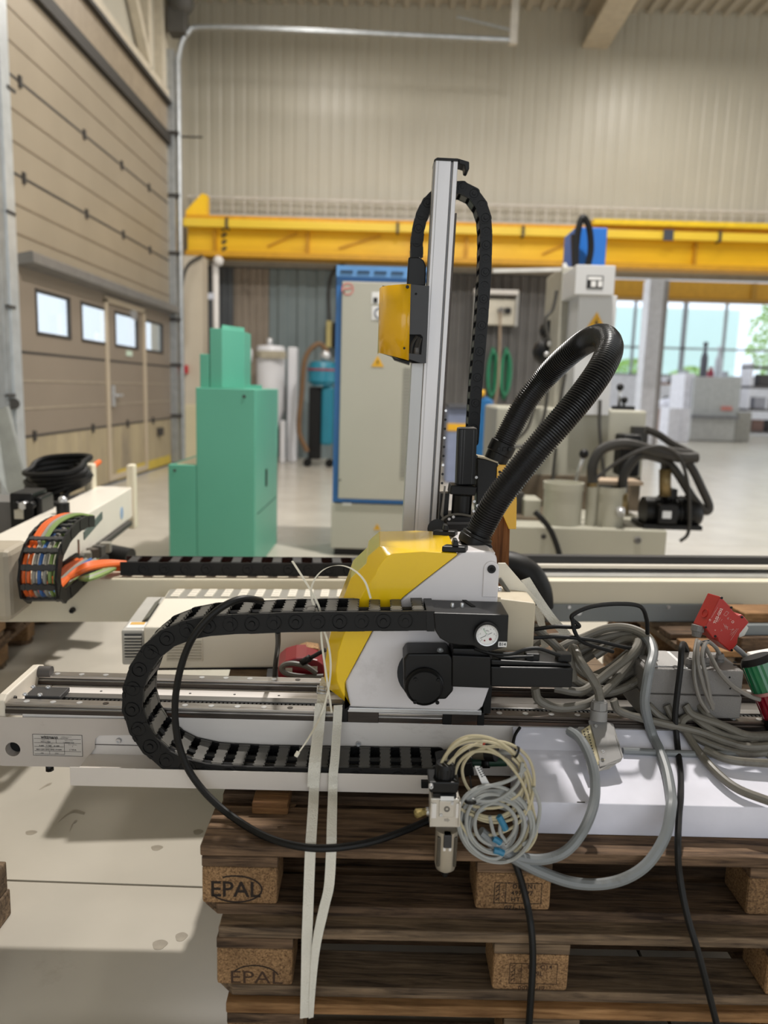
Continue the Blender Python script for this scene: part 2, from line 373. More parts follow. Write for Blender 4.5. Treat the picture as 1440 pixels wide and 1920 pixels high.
# ------------------------------------------------------------------ sectional door
door = thing('door_1', None, None, kind='structure')
zs = [0.02, 0.74, 1.545, 2.36, 3.155, 4.0, 4.86]
y0, y1 = 7.42, 12.38
gap = .006
winy = [(7.77, 8.60), (8.885, 9.70), (9.945, 10.84), (11.05, 11.99)]; wz0, wz1 = 1.725, 2.175
wick = (9.66, 11.03)
dmat = [mat('door_panel_a', (136, 124, 110), 0.5, 0, 0.06, 1.2), door_beige]
kick = mat('door_kick', (172, 158, 128), 0.6, 0, 0.2, 3, stretch=(1, 3, .6), dirt=(122, 112, 98), dscale=1.5, dlo=.45, dhi=.7)
for i in range(6):
    m_ = kick if i == 0 else (dmat[0] if i < 3 else dmat[1])
    a, b = zs[i] + gap, zs[i + 1] - gap
    if i == 2:
        mm = MB(); ys = [y0] + [q for ww in winy for q in ww] + [y1]
        for k in range(0, 10, 2): mm.box(XL - .04, XL, ys[k], ys[k + 1], a, b)
        for (p, q) in winy: mm.box(XL - .04, XL, p, q, a, wz0); mm.box(XL - .04, XL, p, q, wz1, b)
        mm.build('door_panel', m_, door)
    else:
        MB().box(XL - .04, XL, y0, y1, a, b).build('door_panel', m_, door, bevel=.006)
        n = 3 if i in (1,) else (3 if i > 2 else 0)
        for k in range(1, n):
            z = a + (b - a) * k / n; MB().box(XL, XL + .006, y0, y1, z - .009, z + .009).build('door_rib', mat('door_rib_pale', (158, 146, 128), .5) if i < 3 else mat('door_rib_dark', (128, 114, 96), .5), door)
    MB().box(XL - .03, XL + .004, y0, y1, zs[i] - .012, zs[i] + .012).build('door_seam', dark_seal, door)
    for yy in (7.6, 9.1, 10.3, 11.4):
        if i in (1, 4, 5): MB().box(XL, XL + .02, yy, yy + .05, zs[i] - .05, zs[i] + .05).build('hinge', dark_seal, door)
for (p, q) in winy:
    f = MB(); t = .035
    f.box(XL - .03, XL + .012, p, q, wz0, wz0 + t); f.box(XL - .03, XL + .012, p, q, wz1 - t, wz1); f.box(XL - .03, XL + .012, p, p + t, wz0, wz1); f.box(XL - .03, XL + .012, q - t, q, wz0, wz1)
    fo = f.build('window_frame', dark_seal, door, bevel=.01); MB().box(XL - .012, XL - .006, p + t, q - t, wz0 + t, wz1 - t).build('pane', pane_glass, fo)
# wicket door within the leaf
for a, b in ((wick[0] - .07, wick[0]), (wick[1], wick[1] + .07)): MB().box(XL, XL + .03, a, b, 0.05, 2.28).build('wicket_frame', door_trim, door, bevel=.004)
MB().box(XL, XL + .03, wick[0] - .07, wick[1] + .07, 2.24, 2.31).build('wicket_frame', door_trim, door, bevel=.004)
MB().box(XL, XL + .03, wick[0], wick[1], .05, .12).build('wicket_frame', door_trim, door, bevel=.004)
h = MB(); h.box(XL + .0, XL + .035, 9.76, 9.82, .98, 1.24); h.bar((XL + .06, 9.79, 1.12), (XL + .06, 10.0, 1.12), .03, .03); h.box(XL + .03, XL + .07, 9.77, 9.81, 1.10, 1.14)
h.build('handle', pale_metal, door, bevel=.004)
MB().box(XL + .0, XL + .012, 10.35, 10.56, 1.63, 1.70).build('door_notice', mat('notice_green', (196, 214, 196), .6), door)
MB().box(XL, XL + .03, 10.55, 10.72, 2.12, 2.24).build('door_closer', pale_metal, door)
# horizontal stiffener / lip above the windows
s_ = MB(); s_.px([(7.40, 2.42), (7.40, 2.42)], 0, 0) if False else None
s_ = MB(); s_.prism([(XL, 7.42, 2.34), (XL + .16, 7.42, 2.37), (XL + .16, 7.42, 2.46), (XL + .14, 7.42, 2.47), (XL, 7.42, 2.44)], (0, 4.96, 0)); s_.build('door_stiffener', mat('stiffener_grey', (140, 138, 136), .4, .4), door)
ys_ = mat('hazard_yellow', (196, 172, 70), .6); s = MB().box(XL + .001, XL + .006, 9.9, 12.3, .03, .16).build('door_bottom_strip', ys_, door)
MB().box(XL, XL + .05, 11.62, 11.82, .50, .62).build('pull_handle', dark_seal, door, bevel=.01)
# ------------------------------------------------------------------ door tracks
tk = thing('door_track', 'galvanised sectional door track rising beside the pillar and bending across under the roof', 'track')
a = MB(); a.box(XL + .0, XL + .10, 12.40, 12.52, 0, 6.2); a.build('vertical_rail', galv, tk, bevel=.004)
a = MB(); p = spline([(XL + .16, 12.46, 0), (XL + .16, 12.46, 3), (XL + .16, 12.46, 5.6), (XL + .17, 12.47, 6.15), (XL + .30, 12.48, 6.45), (XL + .62, 12.5, 6.55), (-1, 12.5, 6.53), (1.63, 12.5, 6.48)], 6)
a.tube(p, .042, 8).build('curved_rail', galv, tk)
a = MB(); a.box(1.55, 1.66, 12.45, 12.55, 6.42, 7.7); a.build('hanger', mat('hanger_pale', (208, 203, 194), .5), tk)
MB().bar((1.55, 12.5, 6.62), (.75, 12.5, 6.78), .03, .03).build('brace', galv, tk)
for z in (2.25, 3.25, 4.1, 5.0, 1.55, .75): MB().box(XL - .02, XL + .17, 12.38, 12.54, z, z + .05).build('bracket', dark_seal, tk)
a = MB(); a.ball((XL + .22, 12.4, 6.85), .20, 12, 8); a.box(XL + .05, XL + .3, 12.3, 12.55, 6.4, 6.75); a.build('spring_drum', mat('drum_grey', (92, 90, 86), .6, .3), tk)
MB().box(XL + .18, XL + .52, 12.44, 12.47, 4.98, 5.0).build('rod', dark_seal, tk)
# galvanised near post of the door, with a folded guard plate at its foot
ps = thing('door_post', 'galvanised steel door post with a sloping guard plate at its foot', 'post')
a = MB(); a.box(XL - .05, XL + .22, 6.52, 6.68, 0, 7.6); a.box(XL + .19, XL + .22, 6.68, 6.95, 0, 7.6); a.build('post_body', galv, ps, bevel=.005)
MB().box(XL + .205, XL + .235, 6.80, 6.95, 0, 7.6).build('post_lip', mat('galv_bright', (206, 210, 212), .4, .6), ps)
a = MB(); a.prism([PY(-10, 770, 6.5), PY(12, 762, 6.5), PY(48, 902, 6.3), PY(44, 925, 6.3), PY(14, 925, 6.3), PY(-10, 880, 6.3)], (0, .05, 0)); a.build('guard_plate', mat('guard_grey', (152, 156, 154), .5, .2), ps)
for v in (165, 398, 575, 742): q = PX(16, v, XL + .23); MB().box(q.x, q.x + .015, q.y - .04, q.y + .1, q.z - .01, q.z + .015).build('bolt', dark_seal, ps)
MB().cyl(PY(26, 757, 6.8), PY(26, 757, 6.74), .05, 10).build('knob', dark_seal, ps)
# concrete pillar at the corner with pipes
pil = thing('corner_pillar', 'cream pillar at the corner with a conduit and a red call point', 'pillar', kind='structure')
MB().box(-3.47, -3.12, 12.75, 13.1, 0, 3.3).build('pillar_shaft', mat('pillar_cream', (196, 184, 164), .6, 0, .06, 2), pil)
MB().box(-3.50, -3.10, 12.70, 13.15, 0, .95).build('pillar_guard', mat('pillar_guard_cream', (208, 196, 162), .6, 0, .06, 2), pil, bevel=.01)
MB().tube(spline([(-3.46, 12.68, 1.9), (-3.45, 12.68, 2.6), (-3.36, 12.68, 3.1), (-3.1, 12.68, 3.3)], 6), .025, 6).build('conduit', dark_seal, pil)
MB().box(-3.46, -3.36, 12.68, 12.74, 1.45, 1.58).build('call_point', mat('call_red', (190, 40, 50), .5), pil)
pp = thing('white_downpipe', 'white vertical pipe with a lamp head beside the corner pillar', 'pipe')
MB().cyl((-3.06, 13.4, 0.9), (-3.06, 13.4, 3.28), .055, 10).build('pipe', white_paint, pp)
MB().ball((-3.0, 13.35, 3.32), .09, 10, 6).build('pipe_elbow', white_paint, pp)
MB().box(-3.22, -3.04, 13.35, 13.4, 2.7, 2.8).build('lamp_head', mat('lamp_white', (220, 224, 236), .4), pp)
MB().box(-3.45, -2.98, 13.36, 13.42, 1.72, 1.77).build('pipe_clamp', dark_seal, pp)
hy = thing('rust_valve', 'rust brown valve on a wall pipe behind the green cabinet', 'valve')
MB().box(-3.26, -3.14, 13.2, 13.3, 0.9, 1.25).build('valve_body', mat('rust', (128, 70, 40), .7), hy, bevel=.02)
MB().cyl((-3.2, 13.25, .0), (-3.2, 13.25, .9), .05, 8).build('valve_pipe', mat('grey_pipe', (110, 108, 106), .5), hy)
MB().box(-3.3, -2.9, 13.0, 13.5, 0, .22).build('wood_offcut', wood('crate_wood', (110, 80, 50), (160, 120, 78)), None, bevel=.005, label='brown wooden offcut on the floor behind the cream pillar', cat='wood')
# ------------------------------------------------------------------ crane runway beam (yellow) on the back wall
cr = thing('crane_beam', 'long yellow crane runway beam across the cream back wall', 'beam')
MB().box(-3.55, 16, 13.5, 13.62, 3.50, 3.98).build('web', yellow_steel, cr)
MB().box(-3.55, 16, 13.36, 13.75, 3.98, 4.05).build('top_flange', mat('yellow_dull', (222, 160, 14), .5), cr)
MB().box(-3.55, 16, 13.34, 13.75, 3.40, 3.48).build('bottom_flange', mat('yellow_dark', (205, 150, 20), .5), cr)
MB().box(-3.55, 16, 13.22, 13.34, 3.84, 3.97).build('power_rail', pale_yellow, cr, bevel=.01)
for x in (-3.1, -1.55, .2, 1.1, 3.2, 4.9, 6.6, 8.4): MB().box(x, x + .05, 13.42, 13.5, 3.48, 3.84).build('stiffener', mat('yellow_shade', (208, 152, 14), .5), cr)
for x in (-2.85, -.05, 2.0, 5.2): MB().box(x, x + .04, 13.19, 13.36, 3.82, 3.99).build('rail_clip', dark_seal, cr)
MB().box(4.3, 4.46, 13.19, 13.22, 3.82, 3.99).build('rail_joint', mat('joint_steel', (70, 74, 84), .4), cr)
for k in range(4): MB().bar((-2.97, 13.49, 3.52 + k * .11), (-2.90, 13.49, 3.57 + k * .11), .012, .05).build('hazard_mark', dark_seal, cr)
MB().py([(-3.55, 4.05), (-3.2, 4.05), (-3.2, 4.38), (-3.28, 4.40), (-3.55, 4.12)], 13.4, 13.6).build('end_stop', yellow_steel, cr)
for i, (xa, xb) in enumerate(((-2.2, -1.7), (-1.0, -.3), (2.4, 2.9))): MB().bar((xa, 13.47, 3.6), (xb, 13.47, 3.82), .02, .03).build('cable_scuff', mat('yellow_shade', (208, 152, 14)), cr)
MB().box(3.15, 16, 13.2, 13.5, 4.05, 4.13).build('upper_rail', mat('bright_yellow', (238, 200, 30), .5), cr)
g2 = thing('crane_girder', 'ochre crane girder over the window opening below the cream cladding', 'beam')
MB().box(3.0, 22, 20, 20.3, 3.76, 4.16).build('web', mat('ochre', (188, 140, 38), .5), g2)
MB().box(3.0, 22, 19.85, 20.45, 3.70, 3.76).build('bottom_flange', mat('ochre_dark', (160, 118, 34), .5), g2)
for x in (6.5, 8.8, 12, 15): MB().box(x, x + .12, 19.95, 20, 3.76, 4.16).build('stiffener', mat('ochre_dark', (160, 118, 34)), g2)
# steel column in the next hall
c = thing('column_hall', 'white steel column standing in the far hall opening', 'column', kind='structure')
MB().box(5.68, 5.98, 18, 18.35, 0, 3.9).build('column_shaft', mat('column_white', (214, 214, 222), .5), c)
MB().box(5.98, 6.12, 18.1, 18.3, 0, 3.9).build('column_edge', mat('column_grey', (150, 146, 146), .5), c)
MB().box(5.64, 5.68, 17.95, 18.4, 0, 3.9).build('column_flange', mat('column_white', (214, 214, 222)), c)
# far window wall
fw = MB(); fw.box(3, 24, 34.3, 34.5, 0, 2.2); fw.box(3, 24, 34.3, 34.5, 5.6, 6.8); fw.build('wall_far', mat('far_wall', (206, 206, 212), .6), None, kind='structure')
xs = [4.0, 6.2, 8.4, 10.25, 12.4, 14.15, 16.3, 18.5, 20.5]
for i in range(len(xs) - 1):
    wdw = thing('window_%d' % (i + 1), None, None, kind='structure')
    t = .05 if i != 4 else .09
    f = MB(); f.box(xs[i] - t, xs[i] + t, 34.28, 34.42, 2.2, 5.6); f.box(xs[i], xs[i + 1], 34.28, 34.42, 3.36, 3.44); f.box(xs[i], xs[i + 1], 34.28, 34.42, 2.2, 2.28); f.box(xs[i], xs[i + 1], 34.28, 34.42, 5.52, 5.6)
    f.build('window_frame', mat('mullion_grey', (140, 144, 150), .5), wdw)
    MB().box(xs[i] + t, xs[i + 1] - t, 34.34, 34.355, 2.28, 5.52).build('pane', pane_glass, wdw)
# outside: pale building, trees, lawn, fence
MB().box(-40, 120, 40, 160, -.6, -.35).build('ground_outside', mat('outside_ground', (168, 190, 150), .9, 0, .2, .3), None, kind='structure')
MB().box(14, 39.5, 92, 110, -.4, 11.4).build('pale_building', mat('pale_teal', (228, 244, 246), .8), None, label='pale hall building seen through the far window, beside the tree', cat='building')
leafm = mat('leaf_green', (176, 206, 120), .8, 0, .35, .8); trunkm = mat('trunk', (90, 74, 60), .9)
def tree(x, y, h, r, label):
    t = thing('tree', label, 'tree', 'trees outside the windows')
    MB().tube([(x, y, -.4), (x + .1, y, h * .35), (x, y, h * .6)], [.28, .2, .12], 8).build('trunk', trunkm, t)
    cm = MB(); rnd = random.Random(int(x * 7 + y))
    for k in range(1300):
        a = rnd.random() * 6.283; zz = rnd.uniform(-1, 1); rad = math.sqrt(max(0, 1 - zz * zz)) * r * rnd.uniform(.55, 1.05)
        p = Vector((x + rad * math.cos(a), y + rad * math.sin(a), h * .62 + zz * h * .4)); q = Matrix.Rotation(rnd.random() * 6, 3, (rnd.random() - .5, rnd.random() - .5, rnd.random() + .1)); s2 = r * .085
        cm.add([p + q @ Vector(c) * s2 for c in ((-1, 0, 0), (0, -.5, .2), (1, 0, 0), (0, .5, .2))], [(0, 1, 2, 3)])
    cm.build('crown', leafm, t)['kind'] = 'stuff'
tree(37.5, 76, 11.2, 3.8, 'tall leafy tree outside the far window beside the pale building')
tree(21, 70, 4.4, 2.6, 'low bushy green tree outside the far window, under the transom')
tree(27, 72, 4.0, 2.4, 'small rounded bush outside the far window, in front of the tall tree')
fe = thing('paddock_fence', 'white rail fence outside the far windows', 'fence')
for k in range(16): MB().box(10 + k * 2.2, 10.12 + k * 2.2, 60, 60.12, -.4, 2.6).build('post', white_paint, fe)
for z in (1.5, 2.4): MB().box(10, 43.2, 60.02, 60.1, z, z + .14).build('rail', white_paint, fe)
# ================================================================== BACKGROUND MACHINES
def rc(u0, v0, u1, v1, Y):
    return (PY(u0, (v0 + v1) / 2, Y).x, PY(u1, (v0 + v1) / 2, Y).x, PY((u0 + u1) / 2, v1, Y).z, PY((u0 + u1) / 2, v0, Y).z)
def pbox(mb, u0, v0, u1, v1, Y, d):
    a, b, c, e = rc(u0, v0, u1, v1, Y); return mb.box(a, b, Y, Y + d, c, e)
def bolt(parent, c, r, axis=(0, -1, 0), m_=None, h=.004, name='screw', seg=10):
    return MB().lathe([(0, h * .55), (r * .5, h * .55), (r * .5, h), (r * .9, h), (r, h * .7), (r, 0)], c, axis, seg).build(name, m_ or pale_metal, parent)
# ---- green cabinet with step and tower
gm = mat('machine_green', (92, 170, 146), 0.42, 0, 0.05, 1.5)
gr = thing('green_machine_guard', 'stepped sea green sheet metal machine enclosure standing before the sectional door', 'machine')
X0, X1, XR = -1.34, -0.945, -0.945
a = MB().box(-1.35, -0.945, 5.3, 6.35, 0, 1.272); a.build('cabinet', gm, gr, bevel=.006)
MB().box(-1.545, -1.352, 5.3, 6.1, 0, .742).build('low_step', gm, gr, bevel=.006)
MB().box(-1.49, -1.352, 5.32, 6.0, .742, .748).build('step_top', mat('pale_wood_top', (206, 190, 160), .6), gr)
a = MB(); a.pz([(-1.345, 5.42), (-1.20, 5.42), (-1.20, 5.45), (-1.0, 5.9), (-1.345, 5.9)], 1.272, 1.30); a.build('tower_foot', gm, gr)
MB().box(-1.345, -1.28, 5.40, 5.7, 1.272, 1.50).build('tower_step', gm, gr, bevel=.004)
a = MB(); a.pz([(-1.275, 5.40), (-1.19, 5.40), (-1.085, 5.62), (-1.085, 5.9), (-1.275, 5.9)], 1.272, 1.675); a.build('tower', gm, gr, bevel=.004)
a = MB(); a.pz([(-1.19, 5.41), (-1.083, 5.635), (-1.09, 5.64), (-1.197, 5.415)], 1.272, 1.70); a.build('tower_panel', mat('machine_green_light', (104, 186, 160), .42), gr)
MB().box(-0.946, -0.938, 5.75, 5.80, .55, .68).build('door_latch', black_plastic, gr, bevel=.003)
MB().box(-0.9455, -0.942, 5.4, 6.3, .395, .402).build('panel_seam', mat('green_dark', (50, 110, 94), .5), gr)
bolt(gr, (-1.02, 5.3, 1.22), .012, m_=dark_seal); bolt(gr, (-1.5, 5.3, .70), .01, m_=dark_seal)
# ---- white tank on a white stand
tk2 = thing('white_tank', 'white cylindrical tank with a valve on a white stand behind the green enclosure', 'tank')
wt = mat('tank_white', (222, 222, 226), .3, 0, .04, 3)
c = PY(505, 760, 13.2)
MB().lathe([(0, .95), (.22, .95), (.24, .9), (.24, -.1), (.10, -.5), (.10, -1.0), (0, -1.0)], (c.x + .02, 13.2, 1.0), (0, 0, 1), 20).build('tank_body', wt, tk2)
MB().lathe([(.245, .86), (.265, .86), (.265, .76), (.245, .76)], (c.x + .02, 13.2, 1.0), (0, 0, 1), 20).build('tank_rim', mat('tank_band', (168, 160, 140), .4), tk2)
MB().box(c.x + .29, c.x + .44, 13.3, 13.6, .0, 1.95).build('stand', wt, tk2, bevel=.02)
MB().box(c.x + .2, c.x + .28, 13.1, 13.25, .0, .72).build('stand_leg', wt, tk2, bevel=.02)
MB().cyl((c.x - .28, 13.05, 1.78), (c.x - .42, 13.0, 1.78), .12, 10).build('valve', wt, tk2)
MB().box(c.x - .1, c.x + .3, 12.9, 13.0, 1.74, 1.86).build('clamp', mat('tank_band', (168, 160, 140), .4), tk2)
MB().cyl((c.x, 13.2, 1.95), (c.x, 13.2, 2.08), .05, 8).build('vent_stub', pale_metal, tk2)
MB().box(c.x + .28, c.x + .29, 13.12, 13.2, .72, 1.3).build('sight_strip', dark_seal, tk2)
# ---- teal vacuum unit
vb = thing('teal_vacuum', 'teal and black industrial vacuum with a brown hose by the blue framed cabinet', 'vacuum')
teal = mat('teal', (34, 122, 146), .35, 0, .06, 4)
c = PY(603, 740, 12.8)
MB().lathe([(0, .62), (.2, .60), (.24, .5), (.24, .28), (.19, .26), (.19, .22)], (c.x, 12.8, 1.1), (0, 0, 1), 20).build('motor_head', teal, vb)
MB().lathe([(.245, .49), (.25, .49), (.25, .46), (.245, .46)], (c.x, 12.8, 1.1), (0, 0, 1), 20).build('red_band', mat('red_band', (150, 50, 60), .4), vb)
MB().box(c.x + .0, c.x + .2, 12.7, 12.95, .35, 1.32).build('bag_tank', teal, vb, bevel=.05)
MB().box(c.x - .2, c.x + .0, 12.7, 12.9, .12, 1.3).build('frame_box', black_plastic, vb, bevel=.02)
MB().tube(spline([(c.x + .1, 12.7, 1.85), (c.x - .05, 12.65, 1.98), (c.x - .25, 12.6, 1.75), (c.x - .3, 12.6, 1.2), (c.x - .34, 12.6, .6), (c.x - .2, 12.6, .25)], 6), .04, 8).build('hose', mat('hose_brown', (112, 84, 56), .6), vb)
MB().ball((c.x + .06, 12.7, 1.8), .09, 10, 6).build('dome', pale_metal, vb)
MB().cyl((c.x - .2, 12.62, .07), (c.x - .2, 12.7, .07), .07, 10).build('caster', black_rubber, vb)
MB().cyl((c.x + .16, 12.62, .07), (c.x + .16, 12.7, .07), .07, 10).build('caster', black_rubber, vb)
MB().box(c.x - .04, c.x + .05, 13.9, 14.1, 2.0, 2.45).build('wall_socket', mat('socket_tan', (176, 162, 104), .5), None, label='tan wall box on the corrugated wall above the teal vacuum', cat='wall box')
MB().box(c.x + .07, c.x + .2, 13.9, 14.1, 2.0, 2.42).build('wall_switch', black_plastic, None, label='black wall box beside the tan box above the teal vacuum', cat='wall box')
MB().tube(spline([(c.x + .0, 14.08, 2.45), (c.x - .02, 14.08, 3.0), (c.x + .05, 14.08, 3.3), (c.x + .3, 14.08, 3.5)], 6), .03, 6).build('wall_cable', dark_seal, None, label='dark cable running up the corrugated wall from the tan box', cat='cable')
# ---- big electrical cabinet
ec = thing('electrical_cabinet', 'tall grey electrical cabinet with a blue frame and warning triangle', 'cabinet')
bl = mat('frame_blue', (44, 108, 176), .38, 0, .05, 2); gy = mat('cabinet_grey', (178, 176, 164), .42, 0, .04, 2)
Y = 5.9; xa, xb = -0.455, 0.30
MB().box(xa, xb, Y + .03, Y + .5, .42, 2.19).build('frame', bl, ec, bevel=.004)
MB().box(xa - .005, xb, Y + .02, Y + .5, 0.06, .415).build('plinth', gy, ec, bevel=.004)
MB().box(xa + .02, xb, Y + .05, Y + .48, 0, .07).build('foot', black_plastic, ec)
MB().box(xa + .045, xb - .02, Y, Y + .03, .455, 2.075).build('door', gy, ec, bevel=.006)
o = MB().box(xa, xb, Y + .015, Y + .03, 2.11, 2.19).build('top_rail', mat('frame_blue_light', (96, 150, 208), .35), ec)
for k in range(6): MB().box(xa + .03 + k * .125, xa + .12 + k * .125, Y + .010, Y + .016, 2.135, 2.155).build('vent_slot', mat('slot_blue', (40, 70, 100), .5), ec)
yw = mat('warn_yellow', (226, 172, 30), .5); blk = mat('print_black', (28, 28, 28), .6); wht = mat('label_white', (232, 232, 232), .5)
def warn(parent, cx, cz, Y_, s):
    a = MB(); a.py([(cx - s * .56, cz - s * .45), (cx + s * .56, cz - s * .45), (cx, cz + s * .52)], Y_ - .003, Y_); t_ = a.build('warning_sign', yw, parent)
    b = MB(); b.py([(cx + s * .06, cz + s * .26), (cx - s * .10, cz - s * .08), (cx - s * .01, cz - s * .08), (cx - s * .05, cz - s * .34), (cx + s * .11, cz + s * .01), (cx + s * .02, cz + s * .01)], Y_ - .0045, Y_ - .003); b.build('lightning_mark', blk, t_)
q = PY(708, 678, Y); warn(ec, q.x, q.z, Y, .085)
q = PY(707, 988, Y + .02); warn(ec, q.x, q.z, Y + .02, .05)
x0, x1, z0, z1 = rc(697, 548, 722, 570, Y); MB().box(x0, x1, Y - .003, Y, z0, z1).build('label', wht, ec)
x0, x1, z0, z1 = rc(700, 558, 708, 568, Y); MB().box(x0, x1, Y - .005, Y - .003, z0, z1).build('label_print', blk, ec)
x0, x1, z0, z1 = rc(697, 574, 722, 600, Y); lb = MB().box(x0, x1, Y - .003, Y, z0, z1).build('label', wht, ec)
q = PY(712, 587, Y); MB().lathe([(.03, 0), (.042, 0), (.042, .003), (.03, .003), (.03, 0)], (q.x, Y - .003, q.z), (0, -1, 0), 20).build('ring_mark', mat('print_grey', (120, 126, 140), .5), lb)
q = PY(652, 542, Y); MB().lathe([(.036, 0), (.046, 0), (.046, .002), (.036, .002), (.036, 0)], (q.x, Y, q.z), (0, -1, 0), 20).build('red_emblem', mat('red_pale', (206, 130, 124), .5), ec)
a = MB(); a.bar((q.x - .03, Y - .001, q.z + .0), (q.x + .03, Y - .001, q.z + .008), .002, .012); a.build('red_emblem_bar', mat('red_pale', (206, 130, 124)), ec)
q = PY(642, 945, Y + .02); MB().box(q.x, q.x + .07, Y + .017, Y + .02, q.z - .01, q.z + .01).build('type_plate', wht, ec)
n = 0
for k in range(34):
    z = .64 + k * .0245; xx = .07 + (1.46 - z) * 0; MB().box(.065, .125, Y - .006, Y, z, z + .012).build('louver', mat('louver_grey', (150, 148, 140), .5), ec)
for zz in (2.0, .6): bolt(ec, (xa + .06, Y, zz), .007, m_=dark_seal)
# ---- socket board with green hoses
sb = thing('socket_board', 'white socket board with a lamp strip on the dark corrugated wall', 'panel')
Yw = 13.9
x0, x1, z0, z1 = rc(905, 561, 966, 609, Yw); MB().box(x0, x1, Yw, Yw + .2, z0, z1).build('board', mat('board_white', (214, 208, 192), .5), sb, bevel=.01)
x0, x1, z0, z1 = rc(888, 545, 970, 553, Yw); MB().box(x0, x1, Yw - .15, Yw + .1, z0, z1).build('lamp_strip', white_paint, sb)
x0, x1, z0, z1 = rc(966, 550, 970, 612, Yw); MB().box(x0, x1, Yw - .1, Yw + .2, z0, z1).build('side_post', mat('post_grey', (180, 180, 178), .5), sb)
x0, x1, z0, z1 = rc(886, 550, 893, 700, Yw); MB().box(x0, x1, Yw - .1, Yw + .2, z0, z1).build('side_post', mat('post_grey', (180, 180, 178)), sb)
x0, x1, z0, z1 = rc(946, 578, 957, 588, Yw); MB().box(x0, x1, Yw - .08, Yw, z0, z1).build('socket', black_plastic, sb)
q = PY(938, 583, Yw); MB().cyl((q.x, Yw, q.z), (q.x, Yw - .15, q.z), .05, 10).build('plug', mat('grey_pipe', (110, 108, 106)), sb)
hg = mat('hose_green', (44, 132, 96), .5)
for i, cu in enumerate((925, 950)):
    c = PY(cu, 700, Yw); mm = MB()
    for k in range(5): mm.tube(spline([(c.x + (.04 + .012 * k) * math.cos(t), 14.12 - .03 * k, c.z + (.45 - .02 * k) * math.sin(t)) for t in [j * math.pi / 5 for j in range(10)]], 4, True), .022, 6, True)
    mm.build('green_hose', hg, None, label=('coiled green hose hanging below the socket board, nearer the grey column' if i == 0 else 'coiled green hose hanging below the socket board, nearer the blue machine'), cat='hose', group='green hoses under the socket board')
MB().tube(spline([PY(938, 584, Yw - .13), PY(937, 640, Yw - .2), PY(934, 720, Yw - .3), PY(926, 770, Yw - .3), PY(912, 862, Yw - .4)], 6), .022, 6).build('brown_hose', mat('hose_tan', (150, 132, 112), .6), None, label='tan cord hanging from the plug of the white socket board', cat='cord')
# workbench clutter behind column
bb = thing('blue_gas_cart', 'blue cylinder with a yellow cap standing behind the black motor', 'cylinder')
c = PY(908, 800, 9); MB().lathe([(0, .95), (.09, .9), (.10, .8), (.10, 0), (0, 0)], (c.x, 9, .3), (0, 0, 1), 16).build('bottle', mat('cart_blue', (30, 96, 150), .4), bb); MB().cyl((c.x - .06, 9, 1.24), (c.x - .06, 9, 1.32), .05, 10).build('cap', yw, bb)
MB().box(c.x - .12, c.x + .12, 8.9, 9.1, 0, .3).build('base', dark_seal, bb)
cl = thing('grey_blue_bench', 'grey blue bench with a yellow strip standing behind the silver column', 'bench')
x0, x1, z0, z1 = rc(838, 765, 884, 860, 11); MB().box(x0, x1, 11, 11.5, 0, z1).build('bench_body', mat('bench_blue', (130, 140, 168), .5), cl, bevel=.02)
MB().box(x0, x1 - .05, 10.98, 11.0, z1 - .32, z1 - .22).build('yellow_strip', yw, cl)
MB().box(x0, x1, 10.9, 11.5, z1, z1 + .05).build('bench_lid', mat('bench_dark', (84, 86, 92), .5), cl)
# ---- press machine: grey base, body, tall cabinet and blue column
pm = thing('grey_press_machine', 'large grey machine with a tall switch cabinet and a blue column', 'machine')
mg = mat('machine_grey', (172, 170, 156), .45, 0, .06, 1.5, dirt=(140, 136, 122), dscale=2.0, dlo=.6, dhi=.9)
mgl = mat('machine_grey_light', (202, 203, 204), .4, 0, .04, 2)
Yb = 5.2
x0, x1, z0, z1 = rc(905, 990, 1249, 1060, Yb); MB().box(x0, x1, Yb, 6.9, 0, z1).build('base', mg, pm, bevel=.01); zb = z1
MB().box(x0 + .02, x1 - .6, Yb + .25, 6.8, zb, zb + .02).build('oil_tray', mat('oil_shade_brown', (104, 92, 76), .5, 0, .3, 6), pm)
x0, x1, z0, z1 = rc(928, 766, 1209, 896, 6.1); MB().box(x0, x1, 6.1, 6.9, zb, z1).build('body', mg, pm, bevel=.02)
MB().box(x0 + .02, x1 - .02, 6.06, 6.1, zb, z0 + .02).build('shelf_shadow_gap', mat('oil_shade_brown', (104, 92, 76)), pm)  # dark strip drawn in for the shade under the shelf
x0, x1, z0, z1 = rc(1079, 553, 1150, 766, 6.0); MB().box(x0, x1, 6.0, 6.95, z0 - .05, z1).build('cabinet', mgl, pm, bevel=.005)
warn(pm, PY(1118, 604, 6.0).x, PY(1118, 604, 6.0).z, 6.0, .145)
a_, b_, c_, d_ = rc(1079, 497, 1153, 553, 5.9); MB().box(a_, b_, 5.9, 6.9, c_, d_).build('switch_box', mgl, pm, bevel=.005)
a_, b_, c_, d_ = rc(1100, 517, 1131, 541, 5.9); MB().box(a_, b_, 5.896, 5.9, c_, d_).build('type_plate', blk, pm)
for (p, q_) in (((1102, 519), (1129, 525)), ((1108, 527), (1117, 538)), ((1121, 527), (1129, 538))): e = rc(p[0], p[1], q_[0], q_[1], 5.9); MB().box(e[0], e[1], 5.894, 5.896, e[2], e[3]).build('plate_field', wht, pm)
a_, b_, c_, d_ = rc(1038, 500, 1079, 860, 6.35); MB().box(PY(1079, 600, 6.35).x - .13, PY(1079, 600, 6.35).x + .1, 6.35, 7.0, .9, d_).build('rear_column', mat('machine_grey_side', (160, 157, 145), .45), pm, bevel=.01)
